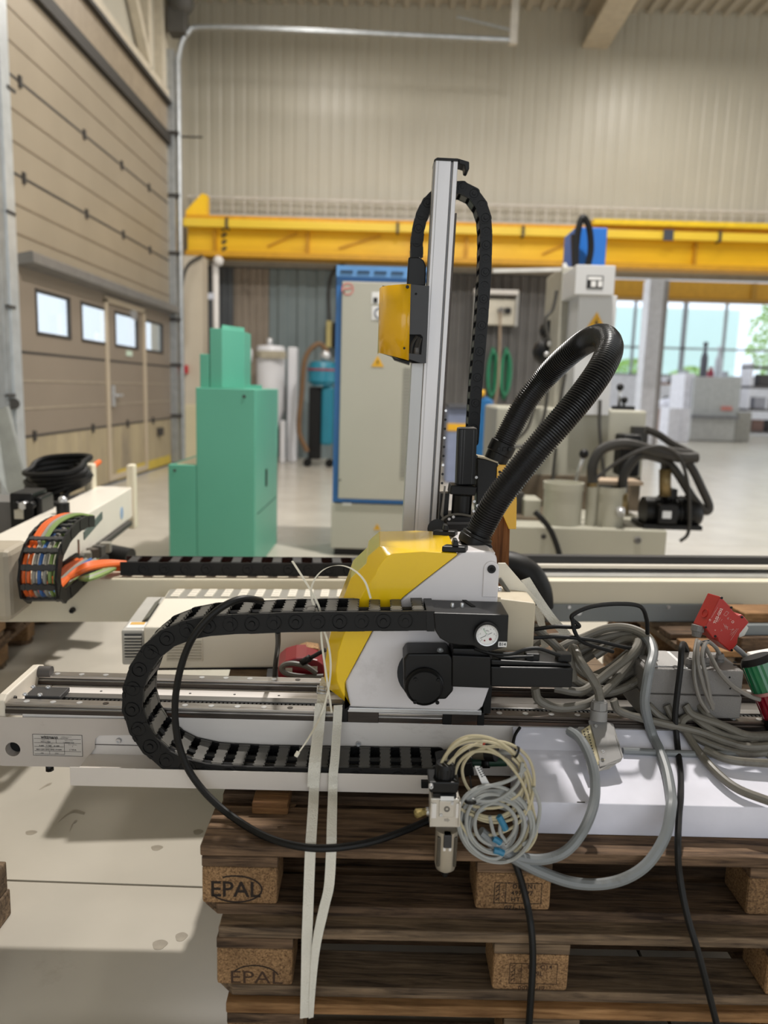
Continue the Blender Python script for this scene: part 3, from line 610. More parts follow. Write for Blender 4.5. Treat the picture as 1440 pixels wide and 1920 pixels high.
bx0 = 1.53; MB().box(bx0, bx0 + .28, 7.05, 7.5, .9, PY(1065, 425, 7.05).z).build('blue_column', mat('column_blue', (28, 100, 182), .4, 0, .06, 2), pm, bevel=.01)
MB().tube(spline([PY(1078, 500, 6.9), PY(1083, 440, 6.9), PY(1092, 408, 6.9), PY(1104, 425, 6.9), PY(1108, 465, 6.9), PY(1102, 500, 6.9)], 8), .028, 8).build('column_hose', black_rubber, pm)
MB().bar(PY(1079, 505, 6.8), PY(1077, 440, 6.8), .06, .05).build('column_bracket', black_plastic, pm)
MB().bar(PY(924, 508, 6.4), PY(1075, 505, 6.4), .03, .03).build('cross_bar', mat('bar_grey', (196, 194, 188), .4), pm)
MB().bar(PY(1057, 494, 6.4), PY(1063, 506, 6.4), .03, .03).build('bar_clamp', mgl, pm)
mm = MB(); mm.ball(PY(1030, 620, 6.9), .09, 10, 6); mm.ball(PY(1024, 660, 6.8), .12, 10, 6); mm.ball(PY(1033, 645, 6.7), .06, 8, 5); mm.box(*(lambda p: (p.x - .05, p.x + .08, 6.7, 6.85, p.z - .16, p.z + .1))(PY(1034, 625, 6.8)))
mm.build('limit_switch_block', black_plastic, pm)
for u, v in ((1031, 645), (1025, 664)): q = PY(u, v, 6.6); MB().ball(q, .022, 8, 6).build('chrome_stud', pale_metal, pm)
for pts in ([(1044, 545), (1036, 580), (1022, 600), (1030, 640)], [(1010, 700), (985, 760), (960, 790), (942, 830)], [(1030, 700), (1020, 780), (1000, 820), (985, 835), (960, 838)], [(1060, 700), (1045, 780), (1030, 830), (1000, 860)], [(1046, 690), (1010, 735), (990, 800), (962, 830)], [(1125, 750), (1124, 800), (1128, 850), (1134, 905)], [(1042, 840), (1038, 880), (1036, 905)]):
    MB().tube(spline([PY(u, v, 5.95) for u, v in pts], 6), .014, 6).build('machine_cable', mat('cable_dim', (66, 64, 60), .5), pm)
for u, v in ((1018, 640), (1060, 672)): pass
def lever(ub, vb_, ut, vt, Y_, r):
    MB().cyl(PY(ub, vb_, Y_), PY(ut, vt, Y_ - .05), .014, 8).build('lever_rod', pale_metal, pm); MB().ball(PY(ut, vt, Y_ - .05), r, 12, 8).build('lever_knob', black_plastic, pm)
lever(1078, 905, 1095, 851, 5.55, .035); lever(1160, 768, 1163, 726, 6.3, .03); lever(1168, 768, 1171, 750, 6.3, .028)
MB().box(*(lambda p: (p.x - .06, p.x + .1, 6.2, 6.3, p.z, p.z + .03))(PY(1160, 768, 6.3))).build('lever_base', black_plastic, pm)
def drum(cu, vt, vb_, r, Y_, name):
    c = PY(cu, vb_, Y_); h = PY(cu, vt, Y_).z - zb
    MB().lathe([(0, 0), (r, 0), (r, h * .82), (r * 1.05, h * .82), (r * 1.06, h), (r * .97, h), (r * .96, h * .9), (0, h * .9)], (c.x, Y_, zb), (0, 0, 1), 24).build(name, mg, pm)
drum(1052, 904, 985, .132, 5.36, 'filter_drum'); drum(1138, 912, 990, .105, 5.36, 'filter_drum')
c = PY(1103, 990, 5.36); MB().cyl((c.x, 5.32, zb), (c.x, 5.32, zb + .30), .038, 12).build('riser_pipe', mg, pm)
MB().box(c.x + .03, c.x + .36, 5.36, 5.6, zb + .285, zb + .31).build('pump_shelf', mat('shelf_tan', (170, 150, 128), .6), pm)
c = PY(1250, 960, 5.4)
MB().cyl((c.x - .17, 5.4, c.z), (c.x + .17, 5.4, c.z), .105, 18).build('pump_motor', black_steel, pm)
for k in range(7): MB().lathe([(.105, 0), (.118, 0), (.118, .012), (.105, .012)], (c.x - .06 + k * .03, 5.4, c.z), (1, 0, 0), 18).build('cooling_fin', black_steel, pm)
MB().lathe([(0, .1), (.08, .1), (.115, .06), (.125, 0), (.0, 0)], (c.x + .13, 5.4, c.z), (1, 0, 0), 18).build('fan_cover', black_steel, pm)
MB().box(c.x - .11, c.x + .02, 5.24, 5.34, c.z - .06, c.z + .07).build('terminal_box', black_steel, pm, bevel=.01)
MB().box(c.x - .085, c.x - .025, 5.235, 5.24, c.z - .02, c.z + .03).build('motor_plate', pale_metal, pm)
MB().box(c.x - .2, c.x + .2, 5.25, 5.55, zb, zb + .03).build('motor_foot', black_steel, pm)
MB().box(c.x - .03, c.x + .05, 5.35, 5.5, c.z + .08, c.z + .17).build('manifold', black_steel, pm, bevel=.01)
fit = mat('brass_dull', (130, 112, 76), .4, .6)
hr = lambda pts, r, Y_: MB().tube(spline([PY(u, v, Y_) for u, v in pts], 8), r, 8).build('hydraulic_hose', mat('hose_dark', (40, 38, 35), .5), pm)
hr([(1111, 905), (1112, 870), (1130, 842), (1170, 832), (1215, 842), (1270, 857), (1308, 858)], .036, 5.3)
hr([(1250, 845), (1290, 868), (1318, 920), (1330, 950), (1322, 958), (1300, 935), (1255, 870), (1200, 850)], .03, 5.35)
hr([(1167, 925), (1170, 890), (1190, 860), (1205, 850)], .034, 5.35)
hr([(1210, 805), (1235, 815), (1260, 832), (1305, 855)], .026, 5.6)
hr([(1246, 900), (1246, 860), (1236, 845), (1290, 850)], .03, 5.4)
hr([(1120, 895), (1160, 865), (1200, 845), (1240, 838), (1275, 860), (1290, 910), (1293, 960), (1290, 1000), (1275, 1015)], .013, 5.25)
for u, v0_, v1_ in ((1111, 880, 912), (1167, 925, 965), (1247, 880, 930)): MB().cyl(PY(u, v0_, 5.32), PY(u, v1_, 5.32), .04, 10).build('hose_fitting', fit, pm)
MB().cyl(PY(1164, 955, 5.25), PY(1164, 965, 5.22), .03, 10).build('fitting_nut', pale_metal, pm)
MB().box(*(lambda p: (p.x - .05, p.x + .06, 6.0, 6.1, p.z - .15, p.z + .1))(PY(1200, 825, 6.0))).build('valve_block', mat('hose_dark', (40, 38, 35)), pm)
MB().box(*(lambda p: (p.x - .09, p.x + .06, 5.7, 5.9, zb + .31, zb + .62))(PY(1185, 880, 5.7))).build('valve_stack', black_steel, pm, bevel=.02)
a_, b_, c_, d_ = rc(948, 925, 1010, 970, 5.6); MB().box(a_, a_ + (b_ - a_) * .55, 5.6, 5.8, zb, d_).build('dark_block', dark_seal, pm); MB().box(a_ + (b_ - a_) * .5, b_, 5.5, 5.75, zb, d_ - .03).build('grey_block', mg, pm, bevel=.01)
bolt(pm, PY(1195, 1013, Yb), .025, m_=mat('grey_pipe', (110, 108, 106)), h=.015); bolt(pm, PY(1019, 1006, Yb), .018, m_=dark_seal, h=.01)
MB().tube(spline([PY(1003, 960, 5.15), PY(1018, 975, 5.12), PY(1035, 1000, 5.12), PY(1050, 1045, 5.12), PY(1052, 1085, 5.12)], 6), .02, 8).build('drop_cable', black_rubber, pm)
# ---- far hall: grey machine, bottles on it, white cabinets, shelves
fm = thing('grey_hall_machine', 'boxy grey machine standing in the far hall before the windows', 'machine')
Yc = 24.0
a_, b_, c_, d_ = rc(1300, 707, 1388, 780, Yc); HZ = d_ + .002; MB().box(a_, b_, Yc, Yc + 1.5, c_ - .05, d_).build('upper_housing', mat('hall_grey', (176, 178, 178), .5), fm, bevel=.02)
a_, b_, c_, d_ = rc(1292, 782, 1375, 825, Yc); MB().box(a_, b_, Yc - .1, Yc + 1.5, 0.02, d_).build('lower_housing', mat('hall_grey2', (184, 184, 182), .5), fm, bevel=.02)
a_, b_, c_, d_ = rc(1378, 772, 1408, 825, Yc); MB().box(a_, b_, Yc, Yc + 1.2, 0.02, d_).build('side_cabinet', mat('hall_grey3', (150, 148, 142), .5), fm, bevel=.02)
a_, b_, c_, d_ = rc(1280, 700, 1298, 822, Yc + .2); MB().box(a_, b_, Yc + .2, Yc + 1.4, 0, d_).build('white_side', mat('hall_white', (224, 224, 234), .5), fm)
a_, b_, c_, d_ = rc(1292, 779, 1380, 784, Yc); MB().box(a_, b_, Yc - .25, Yc, c_, d_).build('table_edge', mat('edge_dark', (120, 120, 124), .5), fm)
a_, b_, c_, d_ = rc(1352, 762, 1372, 770, Yc); MB().box(a_, b_, Yc - .04, Yc, c_, d_).build('red_label', mat('label_red', (200, 130, 120), .6), fm)
for i, (u, h, cl_, nm, lbl) in enumerate(((1318, 1.05, (74, 76, 88), 'dark_bottle', 'tall dark bottle standing on the grey machine in the far hall'), (1345, .95, (190, 196, 206), 'clear_lantern', 'clear capped vessel standing on the grey machine in the far hall'), (1332, .33, (150, 50, 66), 'red_can', 'small red can between the two vessels on the grey machine in the far hall'))):
    q = PY(u, 704, Yc + .3 + i * .35); r_ = .11
    zt = HZ
    MB().lathe([(0, 0), (r_, 0), (r_, h * .55), (r_ * .45, h * .75), (r_ * .45, h * .88), (r_ * .7, h * .9), (r_ * .6, h), (0, h)], (q.x, Yc + .3 + i * .35, zt), (0, 0, 1), 12).build(nm, mat('vessel%d' % i, cl_, .4), None, label=lbl, cat='bottle' if i < 2 else 'can')
wc = thing('white_cabinet', 'white cabinet on the floor of the far hall beside the grey machine', 'cabinet')
a_, b_, c_, d_ = rc(1253, 765, 1276, 825, 23); MB().box(a_, b_, 23, 23.8, 0, d_).build('body', mat('hall_white', (224, 224, 234)), wc, bevel=.02); MB().box(b_ + .02, b_ + .28, 23.05, 23.7, 0, d_).build('side_panel', mat('hall_white', (224, 224, 234)), wc)
sh = thing('storage_shelf', 'low storage shelf with dark parts under the far windows', 'shelf')
for z in (.25, 1.0, 1.75): MB().box(9.2, 12.2, 29, 29.8, z, z + .06).build('shelf_board', mat('shelf_brown', (150, 118, 104), .6), sh)
for x in (9.2, 10.7, 12.15): MB().box(x, x + .08, 29, 29.8, 0, 2.3).build('upright', mat('shelf_grey', (160, 164, 172), .5), sh)
rnd = random.Random(3)
for k, (x, zi, s2, cn, cc, kn) in enumerate(((9.56, 2, .20, 'dark', (60, 62, 66), 'gear casting'), (9.97, 2, .15, 'pale', (200, 202, 214), 'bearing cover'), (10.38, 2, .2, 'grey', (96, 98, 102), 'pump casting'), (11.1, 2, .2, 'black', (42, 42, 46), 'machine casting'), (11.7, 2, .18, 'brown', (150, 110, 96), 'turned part'),
    (9.5, 1, .2, 'grey', (96, 98, 102), 'gear casting'), (10.2, 1, .2, 'black', (42, 42, 46), 'pump casting'), (11.0, 1, .18, 'pale', (200, 202, 214), 'turned part'), (11.7, 1, .21, 'dark', (60, 62, 66), 'machine casting'),
    (9.6, 0, .22, 'brown', (150, 110, 96), 'machine casting'), (10.3, 0, .2, 'dark', (60, 62, 66), 'turned part'), (11.2, 0, .22, 'grey', (96, 98, 102), 'bearing cover'))):
    MB().lathe([(0, 0), (s2, 0), (s2 * 1.05, s2 * .6), (s2 * .5, s2 * 1.3), (0, s2 * 1.4)], (x, 29.4, (.311, 1.061, 1.811)[zi]), (0, 0, 1), 10).build('spare_part', mat('spare_' + cn, cc, .5), None, label='%s %s on the %s board of the shelf under the far windows' % (cn, kn, ('lowest', 'middle', 'top')[zi]), cat='part', group='spare parts on the far shelf')
tb = thing('covered_table', 'white covered table on the far hall floor beyond the shelf', 'table')
a_, b_, c_, d_ = rc(1236, 748, 1282, 772, 26); MB().ball(((a_ + b_) / 2, 26, (c_ + d_) / 2), .5, 14, 8, (1, .7, .5)).build('cover', mat('cover_white', (226, 226, 238), .7), tb); MB().box(a_, b_, 25.8, 26.2, 0, c_ + .1).build('stand', mat('shelf_brown', (150, 118, 104)), tb)
st = thing('dark_storage_rack', 'dark storage rack in the far hall beyond the grey machine', 'rack')
for z in (.1, .9, 1.7, 2.4): MB().box(12.6, 16, 28, 28.8, z, z + .08).build('shelf_board', mat('rack_dark', (96, 92, 92), .6), st)
for x in (12.6, 14.2, 15.9): MB().box(x, x + .08, 28, 28.8, 0, 2.6).build('upright', mat('column_white', (214, 214, 222)), st)
for k, (x, zi, cn, cc) in enumerate(((12.9, 0, 'brown', (110, 84, 76)), (13.5, 0, 'dark', (70, 66, 66)), (14.6, 0, 'grey', (150, 150, 158)), (15.2, 0, 'black', (44, 42, 44)), (12.9, 1, 'grey', (150, 150, 158)), (13.6, 1, 'brown', (110, 84, 76)), (14.6, 1, 'dark', (70, 66, 66)), (13.0, 2, 'dark', (70, 66, 66)), (14.7, 2, 'grey', (150, 150, 158)))):
    z = (.181, .981, 1.781)[zi]; MB().box(x, x + .42, 28.15, 28.6, z, z + .42).build('storage_box', mat('stor_' + cn, cc, .6), None, bevel=.03, label='%s storage box on the %s board of the dark rack in the far hall' % (cn, ('lowest', 'middle', 'upper')[zi]), cat='box', group='boxes on the far rack')
# ================================================================== SECOND ROBOT + CONTROLLER (between the foreground and the hall)
set_frame(6.5)
cream_m = mat('robot_cream', (222, 214, 192), .4, 0, .06, 2, dirt=(190, 180, 156), dscale=1.6, dlo=.6, dhi=.9)
cream_w = mat('robot_cream_top', (230, 224, 212), .35, 0, .05, 3)
pal1, pal2 = wood('pallet_old', (54, 40, 30), (134, 108, 84)), wood('pallet_new', (112, 78, 46), (170, 130, 88))
pal3 = wood('pallet_grey', (66, 54, 44), (142, 120, 96))
chip = wood('chip_block', (90, 64, 42), (196, 156, 112), along=(260, 260, 260), chip=True)
stain_blk = mat('burnt_print', (34, 22, 14), .8)
def pallet(x0, yf, z0, L, D, label, seed, faces=True, deckm=None, yflip=1):
    """Four-way pallet: top boards, stringer boards, nine blocks, bottom boards; long side along x, front at yf."""
    rnd = random.Random(seed); t = thing('pallet', label, 'pallet', 'wooden pallets')
    def W(): return rnd.choice((pal1, pal1, pal3))
    d = [(0, .145), (.19, .10), (.335, .145), (.53, .10), (.655, .145)]
    for y, wdt in d:
        j = rnd.uniform(-.004, .004)
        MB().box(x0 + j, x0 + L + j, yf + y, yf + y + wdt, z0 + .122, z0 + .144).build('deck_board', deckm if (deckm and y == 0) else W(), t, bevel=.003)
    for x in (0, (L - .145) / 2, L - .145):
        MB().box(x0 + x, x0 + x + .145, yf, yf + D, z0 + .100, z0 + .1215).build('stringer_board', W(), t, bevel=.002)
    for x in (0, (L - .145) / 2, L - .145):
        for y in (0, (D - .1) / 2, D - .1):
            o = MB().box(x0 + x, x0 + x + .145, yf + y, yf + y + .1, z0 + .0222, z0 + .0998)
            b = o.build('block', chip, t, bevel=.006)
            if y == 0: t['b%d' % int(x * 1000)] = 1; FR[(seed, round(x, 2))] = b
    for y in (0, (D - .1) / 2, D - .1):
        MB().pz([(x0 + .03, yf + y), (x0 + L - .03, yf + y), (x0 + L, yf + y + .03), (x0 + L, yf + y + .07), (x0 + L - .03, yf + y + .1), (x0 + .03, yf + y + .1), (x0, yf + y + .07), (x0, yf + y + .03)], z0, z0 + .022).build('base_board', W(), t, bevel=.002)
    for k in list(t.keys()):
        if k.startswith('b') and k[1:].isdigit(): del t[k]
    return t
FR = {}
# pallets below the second robot
pallet(-2.55, 3.45, 0.288, 1.2, .8, 'dark pallet behind the cream beam below the curved cable chain, topmost of its stack', 31)
pallet(-2.55, 3.47, 0.144, 1.2, .8, 'dark pallet behind the cream beam, middle one of the stack below the curved chain', 32)
pallet(-2.54, 3.46, 0.0, 1.2, .8, 'dark pallet on the floor behind the cream beam, lowest below the curved chain', 36)
pallet(1.36, 2.45, 0.288, 1.2, .8, 'pallet under the cream beam behind the red safety switch, topmost of its stack', 33, deckm=pal2)
pallet(1.37, 2.46, 0.144, 1.2, .8, 'middle pallet of the stack behind the red safety switch', 37)
pallet(1.36, 2.45, 0.0, 1.2, .8, 'pallet on the floor behind the red safety switch, lowest of its stack', 38)
r2 = thing('second_linear_axis', 'long cream robot beam with a black rail lying across behind the yellow carriage', 'robot beam')
MB().box(-1.9, 3.2, 2.8, 2.95, .432, .594).build('beam_body', cream_m, r2, bevel=.006)
MB().box(.55, 3.2, 2.86, 2.90, .594, .612).build('lower_rail', pale_metal, r2, bevel=.002)
MB().box(.55, 3.2, 2.93, 2.95, .594, .655).build('rail_carrier', mat('rail_grey', (150, 146, 138), .4, .3), r2)
MB().box(.55, 3.2, 2.9, 2.94, .640, .668).build('black_rail', mat('rail_black', (30, 29, 28), .5), r2)
MB().box(.55, 3.2, 2.865, 2.9, .628, .640).build('cream_strip', cream_w, r2)
MB().box(.93, 1.73, 2.785, 2.80, .434, .505).build('grey_plate', mat('plate_grey', (128, 134, 136), .45, .2, .08, 4), r2, bevel=.004)
for u, v in ((1085, 1148), (1067, 1138), (1253, 1138)): bolt(r2, PY(u, v, 2.785), .012 if u == 1085 else .007, m_=pale_metal, h=.006)
bolt(r2, PY(137, 1143, 2.8), .010, m_=black_steel, h=.02)
MB().tube(spline([PY(905, 1062, 2.7), PY(950, 1060, 2.68), PY(985, 1075, 2.66), PY(1005, 1105, 2.66), PY(1010, 1140, 2.66)], 8), .055, 12).build('rail_end_bellows', black_rubber, r2)
# arm lying on the beam
ar = thing('second_robot_arm', 'square cream robot arm with end flanges receding towards the sectional door', 'robot arm')
MB().box(-1.20, -1.0, 2.955, 4.63, .51, .69).build('arm_tube', cream_w, ar, bevel=.008)
MB().box(-1.20, -1.0, 2.74, 2.957, .5975, .69).build('arm_saddle', cream_w, ar, bevel=.004)
MB().box(-1.2, -1.0, 4.63, 4.66, .44, .82).build('end_flange', cream_m, ar, bevel=.006) if False else None
MB().box(-1.03, -.985, 4.60, 4.68, .44, .82).build('end_flange', cream_m, ar, bevel=.01)
MB().box(-1.24, -1.19, 4.50, 4.58, .6, .83).build('end_flange', cream_m, ar, bevel=.01)
MB().box(-1.5, PY(19, 1080, 2.55).x, 2.55, 2.74, .51, PY(5, 1033, 2.55).z).build('arm_mount', mat('mount_grey', (176, 166, 148), .5), ar, bevel=.02)
MB().box(-1.2, -.98, 2.97, 4.5, .485, .51).build('arm_rail', dark_seal, ar)
q = PX(228, 962, -1.0); MB().lathe([(.0, 0), (.035, 0), (.035, .002), (0, .002)], q, (1, 0, 0), 14).build('round_sticker', mat('sticker_blue', (150, 176, 206), .5), ar)
MB().cyl((-1.02, 3.9, .45), (-.85, 3.85, .43), .055, 14).build('foot_roller', black_rubber, ar)
MB().prism([(-1.0, 3.0, .70), (-.83, 3.0, .735), (-.83, 3.25, .735), (-1.0, 3.25, .70)], (0, 0, .006)).build('chain_bracket', mat('bracket_grey', (120, 124, 122), .4, .4), ar)
MB().prism([(-.83, 2.98, .70), (-.826, 2.98, .70), (-.826, 3.25, .735), (-.83, 3.25, .735)], (0, 0, .03)).build('bracket_lip', mat('bracket_green', (100, 116, 112), .4, .4), ar)
c = PX(118, 952, -1.1); MB().lathe([(.02, 0), (.03, .0), (.03, .05), (.02, .05)], (c.x, c.y, .69), (0, 0, 1), 12).build('eye_bolt', black_steel, ar); MB().ball((c.x, c.y, .75), .022, 10, 6).build('eye_bolt_knob', pale_metal, ar)
for k in range(5):
    q = PX(150 + k * 12, 1050 - k * 6, -.96); MB().obox(q, (.04, .05, .05), Matrix.Rotation(.4 * k, 3, 'Z')).build('valve_unit', mat('valve_mix%d' % (k % 3), ((72, 70, 66), (150, 146, 136), (60, 50, 40))[k % 3], .4, .2), ar, bevel=.004)
MB().cyl(PX(148, 1050, -.9), PX(147, 1012, -.9), .004, 6).build('bolt_rod', mat('rust', (128, 70, 40)), ar)
# motor unit with label on the arm's far side
mo = thing('black_servo_motor', 'black servo motor with a pale label beside the cream arm, at the frame edge', 'motor')
x0, x1 = PY(18, 950, 3.6).x, PY(62, 950, 3.6).x; z0, z1 = PY(40, 985, 3.6).z, PY(40, 925, 3.6).z
MB().box(x0, x1, 3.6, 3.8, z0 - .1, z1).build('housing', black_steel, mo, bevel=.008)
MB().box(x0 + .02, x0 + .06, 3.595, 3.6, z0 + .03, z1 - .04).build('label', mat('label_pale', (206, 200, 184), .5), mo)
MB().box(x1, x1 + .03, 3.62, 3.8, z0 - .1, z1 - .02).build('gear_unit', black_steel, mo, bevel=.01)
MB().box(x0 - .3, x0 - .01, 3.66, 3.9, z0 - .12, z1 - .05).build('mount_plate', mat('grey_pipe', (110, 108, 106)), mo)
for k in range(3): MB().cyl((x1 - .06 + k * .03, 3.6, z1 - .05), (x1 - .06 + k * .03, 3.55, z1 - .05), .018, 8).build('plug', pale_metal if k == 1 else black_steel, mo)
mm = MB()
for k in range(6):
    cc = PY(110, 914 - k * 3, 4.4); mm.tube(spline([(cc.x + (.13 + .008 * k) * math.cos(t) + .03 * math.sin(3 * t + k), cc.y + .12 * math.sin(t), cc.z + .045 * math.sin(t + .5) + .016 * k) for t in [j * math.pi / 5 for j in range(10)]], 4, True), .016, 7, True)
cc = PY(110, 925, 4.4); dh = thing('dark_housing', 'dark machine housing behind the cream arm, carrying the coil of black hose', 'machine')
MB().box(cc.x - .2, cc.x + .17, 4.25, 4.6, 0, cc.z - .045).build('housing_body', dark_seal, dh, bevel=.01); MB().box(cc.x - .16, cc.x + .13, 4.27, 4.58, cc.z - .045, cc.z - .035).build('housing_lid', black_steel, dh)
mm.build('black_hose_coil', black_rubber, None, label='coil of black hose resting behind the cream arm by the sectional door', cat='hose')
MB().tube(spline([PX(168, 925, -1.25), PX(170, 895, -1.25), PX(176, 875, -1.25), PX(186, 866, -1.25)], 6), .016, 8).build('orange_hose', mat('cable_orange', (226, 104, 42), .45, 0, .05, 6), None, label='orange cable end rising beside the flange of the cream arm', cat='cable')
# ---- energy chain helper: links along a polyline in a plane
def chain(path, side, wdt, h, plate_m, bar_m, parent, bar_frac=.45, th=.004, bars=(1, 1), name='link', seg=10, boss=True):
    """path: polyline of link joints; side: unit vector across the chain; wdt along side, h = plate height."""
    side = Vector(side).normalized(); n = len(path) - 1
    pitch = sum((Vector(path[i + 1]) - Vector(path[i])).length for i in range(n)) / n
    a = MB(); r = h / 2
    def plate(y, off):
        pts = []; e = pitch / 2
        for k in range(seg + 1): t = -math.pi / 2 + math.pi * k / seg; pts.append((e + .38 * r + math.cos(t) * r * .8, math.sin(t) * r))
        for k in range(3): pass
        pts += [(-e - .1 * r, r), (-e - .1 * r, -r)]
        a.prism([(x, y, z) for x, z in pts], (0, th, 0))
        if boss:
            a.lathe([(0, th * .6), (r * .3, th * .6), (r * .34, 0)], (pitch / 2 + .2 * r, y, 0), (0, -1, 0), 10)
            a.lathe([(r * .66, .0), (r * .70, th * .45), (r * .76, th * .45), (r * .78, 0)], (pitch / 2 + .2 * r, y, 0), (0, -1, 0), 14)
            a.box(-pitch * .2, pitch * .04, y - th * .4, y, -r * 1.02, -r * .72)
    plate(-wdt / 2, 0)
    me = a.build(name, plate_m, mesh_only=True)
    a = MB(); plate(wdt / 2 - th, 0); me2 = a.build('side_plate', plate_m, mesh_only=True)
    b1 = MB(); bw = pitch * bar_frac
    def crossbar(z):
        b1.box(-bw / 2, bw / 2, -wdt / 2 + th, wdt / 2 - th, z - th * .5, z + th * .5)
        for yy in (-wdt / 2 + th * 1.6, wdt / 2 - th * 2.6): b1.box(-bw * .62, bw * .62, yy, yy + th, z - th * .7, z + th * .7)
        for k in range(4):
            for sx in (-1, 1): b1.box(sx * bw / 2 - th * .4, sx * bw / 2 + th * .4, -wdt * .3 + k * wdt * .18, -wdt * .3 + k * wdt * .18 + wdt * .08, z - th * .6, z + th * .4)
    mt = MB(); b1 = mt; crossbar(r - th * .4); mtop = mt.build('crossbar', bar_m, mesh_only=True)
    mb_ = MB(); b1 = mb_; crossbar(-r + th * .4); mbot = mb_.build('crossbar', bar_m, mesh_only=True)
    for i in range(n):
        p, q = Vector(path[i]), Vector(path[i + 1]); x = (q - p).normalized(); y = side; z = x.cross(y).normalized(); y = z.cross(x)
        M = Matrix((x, y, z)).transposed().to_4x4(); M.translation = (p + q) / 2 - side * (.0014 if i % 2 else 0)
        l = put(name, me, M, parent); link('side_plate', me2, l)
        for k, bm2 in enumerate((mtop, mbot)):
            if bars[k]: o = link('crossbar', bm2, l)
def even(pts, pitch, n=16):
    P = spline(pts, n); out = [P[0]]; acc = 0
    for i in range(1, len(P)):
        a, b = P[i - 1], P[i]; d = (b - a).length
        while acc + d >= pitch:
            t = (pitch - acc) / d; a = a.lerp(b, t); out.append(a); d = (b - a).length; acc = 0
        acc += d
    return out
chain_black = mat('chain_black', (15, 15, 16), .45, 0, .2, 25, spec=.28); chain_bar = mat('chain_bar', (82, 80, 75), .5, 0, .2, 12, dirt=(46, 45, 42), dscale=6); chain_bar_dark = mat('chain_bar_dark', (48, 48, 48), .5, 0, .2, 12)
orange = mat('cable_orange', (214, 92, 34), .45); green_c = mat('cable_green', (126, 150, 84), .5); blue_c = mat('cable_blue', (60, 104, 168), .5); grey_c = mat('cable_lightgrey', (150, 148, 140), .5)
lc = thing('long_cable_chain', 'long straight black cable chain with orange cables lying on the cream beam', 'cable chain')
pth = [Vector((-.66 + .075 * k, 2.885, .624)) for k in range(21)]
chain(pth, (0, 1, 0), .11, .05, chain_black, chain_bar_dark, lc, .4, .006, (1, 0), boss=True)
for k, yy in enumerate((2.865, 2.88, 2.90)): MB().tube([(-.72, yy, .615), (.0, yy, .613), (.85, yy, .615)], .009, 6).build('cable', orange, lc)
cc = thing('curved_cable_chain', 'C-shaped black cable chain full of coloured cables hooked over the cream arm', 'cable chain')
cx = -.845
pc = even([(cx, 2.97, .775), (cx, 2.85, .79), (cx, 2.72, .785), (cx, 2.60, .755), (cx, 2.535, .70), (cx, 2.53, .64), (cx, 2.57, .59), (cx + .01, 2.68, .595), (cx + .03, 2.85, .62), (cx + .05, 3.0, .63)], .055)
chain(pc, (1, 0, 0), .122, .042, chain_black, chain_bar_dark, cc, .30, .008, (1, 0), boss=False)
cols = [orange, orange, grey_c, blue_c, grey_c, green_c, green_c]
for k, m_ in enumerate(cols):
    ox = -.05 + k * .0165; pp_ = [Vector(p) + Vector((ox, 0, 0)) for p in pc]; MB().tube(spline(pp_, 3), .0068, 6).build('cable', m_, cc)
for k in range(4):
    MB().tube(spline([(cx - .045 + k * .012, 2.60, .765), (cx - .03 + k * .012, 2.70, .812), (cx - .01 + .012 * k, 2.85, .818), (cx + .02 + .01 * k, 2.98, .79)], 6), .008, 6).build('cable', (orange, orange, grey_c, green_c)[k], cc)
for k in range(3):
    MB().tube(spline([PZ(112, 1092 + 4 * k, .625), PZ(140, 1078 - 3 * k, .640), PZ(165, 1066 - 4 * k, .66), PZ(200, 1060 - 3 * k, .645), PZ(236, 1058 - k, .63)], 6), .010, 7).build('cable', orange, cc)
for k in range(3):
    MB().tube(spline([PZ(150, 1085, .62), PZ(168, 1080 + 3 * k, .645), PZ(195, 1070 + 3 * k, .635), PZ(215, 1066, .625)], 6), .008, 6).build('cable', (green_c, grey_c, green_c)[k], cc)
# ---- vented controller
ctl = thing('vented_controller', 'cream controller housing with striped vents lying on its side behind the black cable chain', 'controller')
cm = mat('controller_cream', (226, 220, 206), .45, 0, .03, 3); cg = mat('controller_grey', (142, 140, 132), .5)
MB().box(-.475, .30, 2.30, 2.74, .440, .572).build('housing', cm, ctl, bevel=.008)
MB().box(-.468, .29, 2.62, 2.735, .572, .5735).build('vent_band', cg, ctl)
for k in range(13):
    x = -.452 + k * .057; vb2 = MB().prism([(x, 2.63, .5735), (x + .028, 2.63, .5735), (x + .036, 2.725, .5735), (x + .008, 2.725, .5735)], (0, 0, .004)).build('vent_block', cm, ctl)
    for j in range(3): MB().box(x + .004 + j * .003, x + .026 + j * .003, 2.648 + j * .028, 2.651 + j * .028, .5775, .578).build('vent_line', cg, vb2)
MB().box(-.545, -.477, 2.32, 2.70, .445, .556).build('end_cap', mat('cap_grey', (186, 184, 178), .4), ctl, bevel=.006)
ec_ = mat('fan_dark', (58, 60, 62), .5)
vp = MB().box(-.535, -.484, 2.316, 2.321, .465, .545).build('vent_plate', ec_, ctl)
for k in range(8): MB().box(-.535, -.484, 2.310, 2.317, .468 + k * .0095, .472 + k * .0095).build('slat', mat('cap_grey', (186, 184, 178)), vp)
MB().box(-.548, -.545, 2.35, 2.6, .46, .54).build('clear_side', mat('side_smoke', (120, 124, 126), .25), ctl)
MB().prism([(-.50, 2.40, .556), (-.478, 2.40, .5725), (-.478, 2.62, .5725), (-.50, 2.62, .556)], (0, 0, .003)).build('display', mat('display_grey', (110, 112, 104), .4), ctl)
lb = MB().prism([(-.535, 2.34, .5565), (-.482, 2.34, .5565), (-.482, 2.40, .5565), (-.535, 2.40, .5565)], (0, 0, .001)).build('label', wht, ctl); MB().box(-.53, -.487, 2.37, 2.395, .5575, .558).build('label_stripe', mat('stripe_orange', (222, 176, 90), .5), lb)
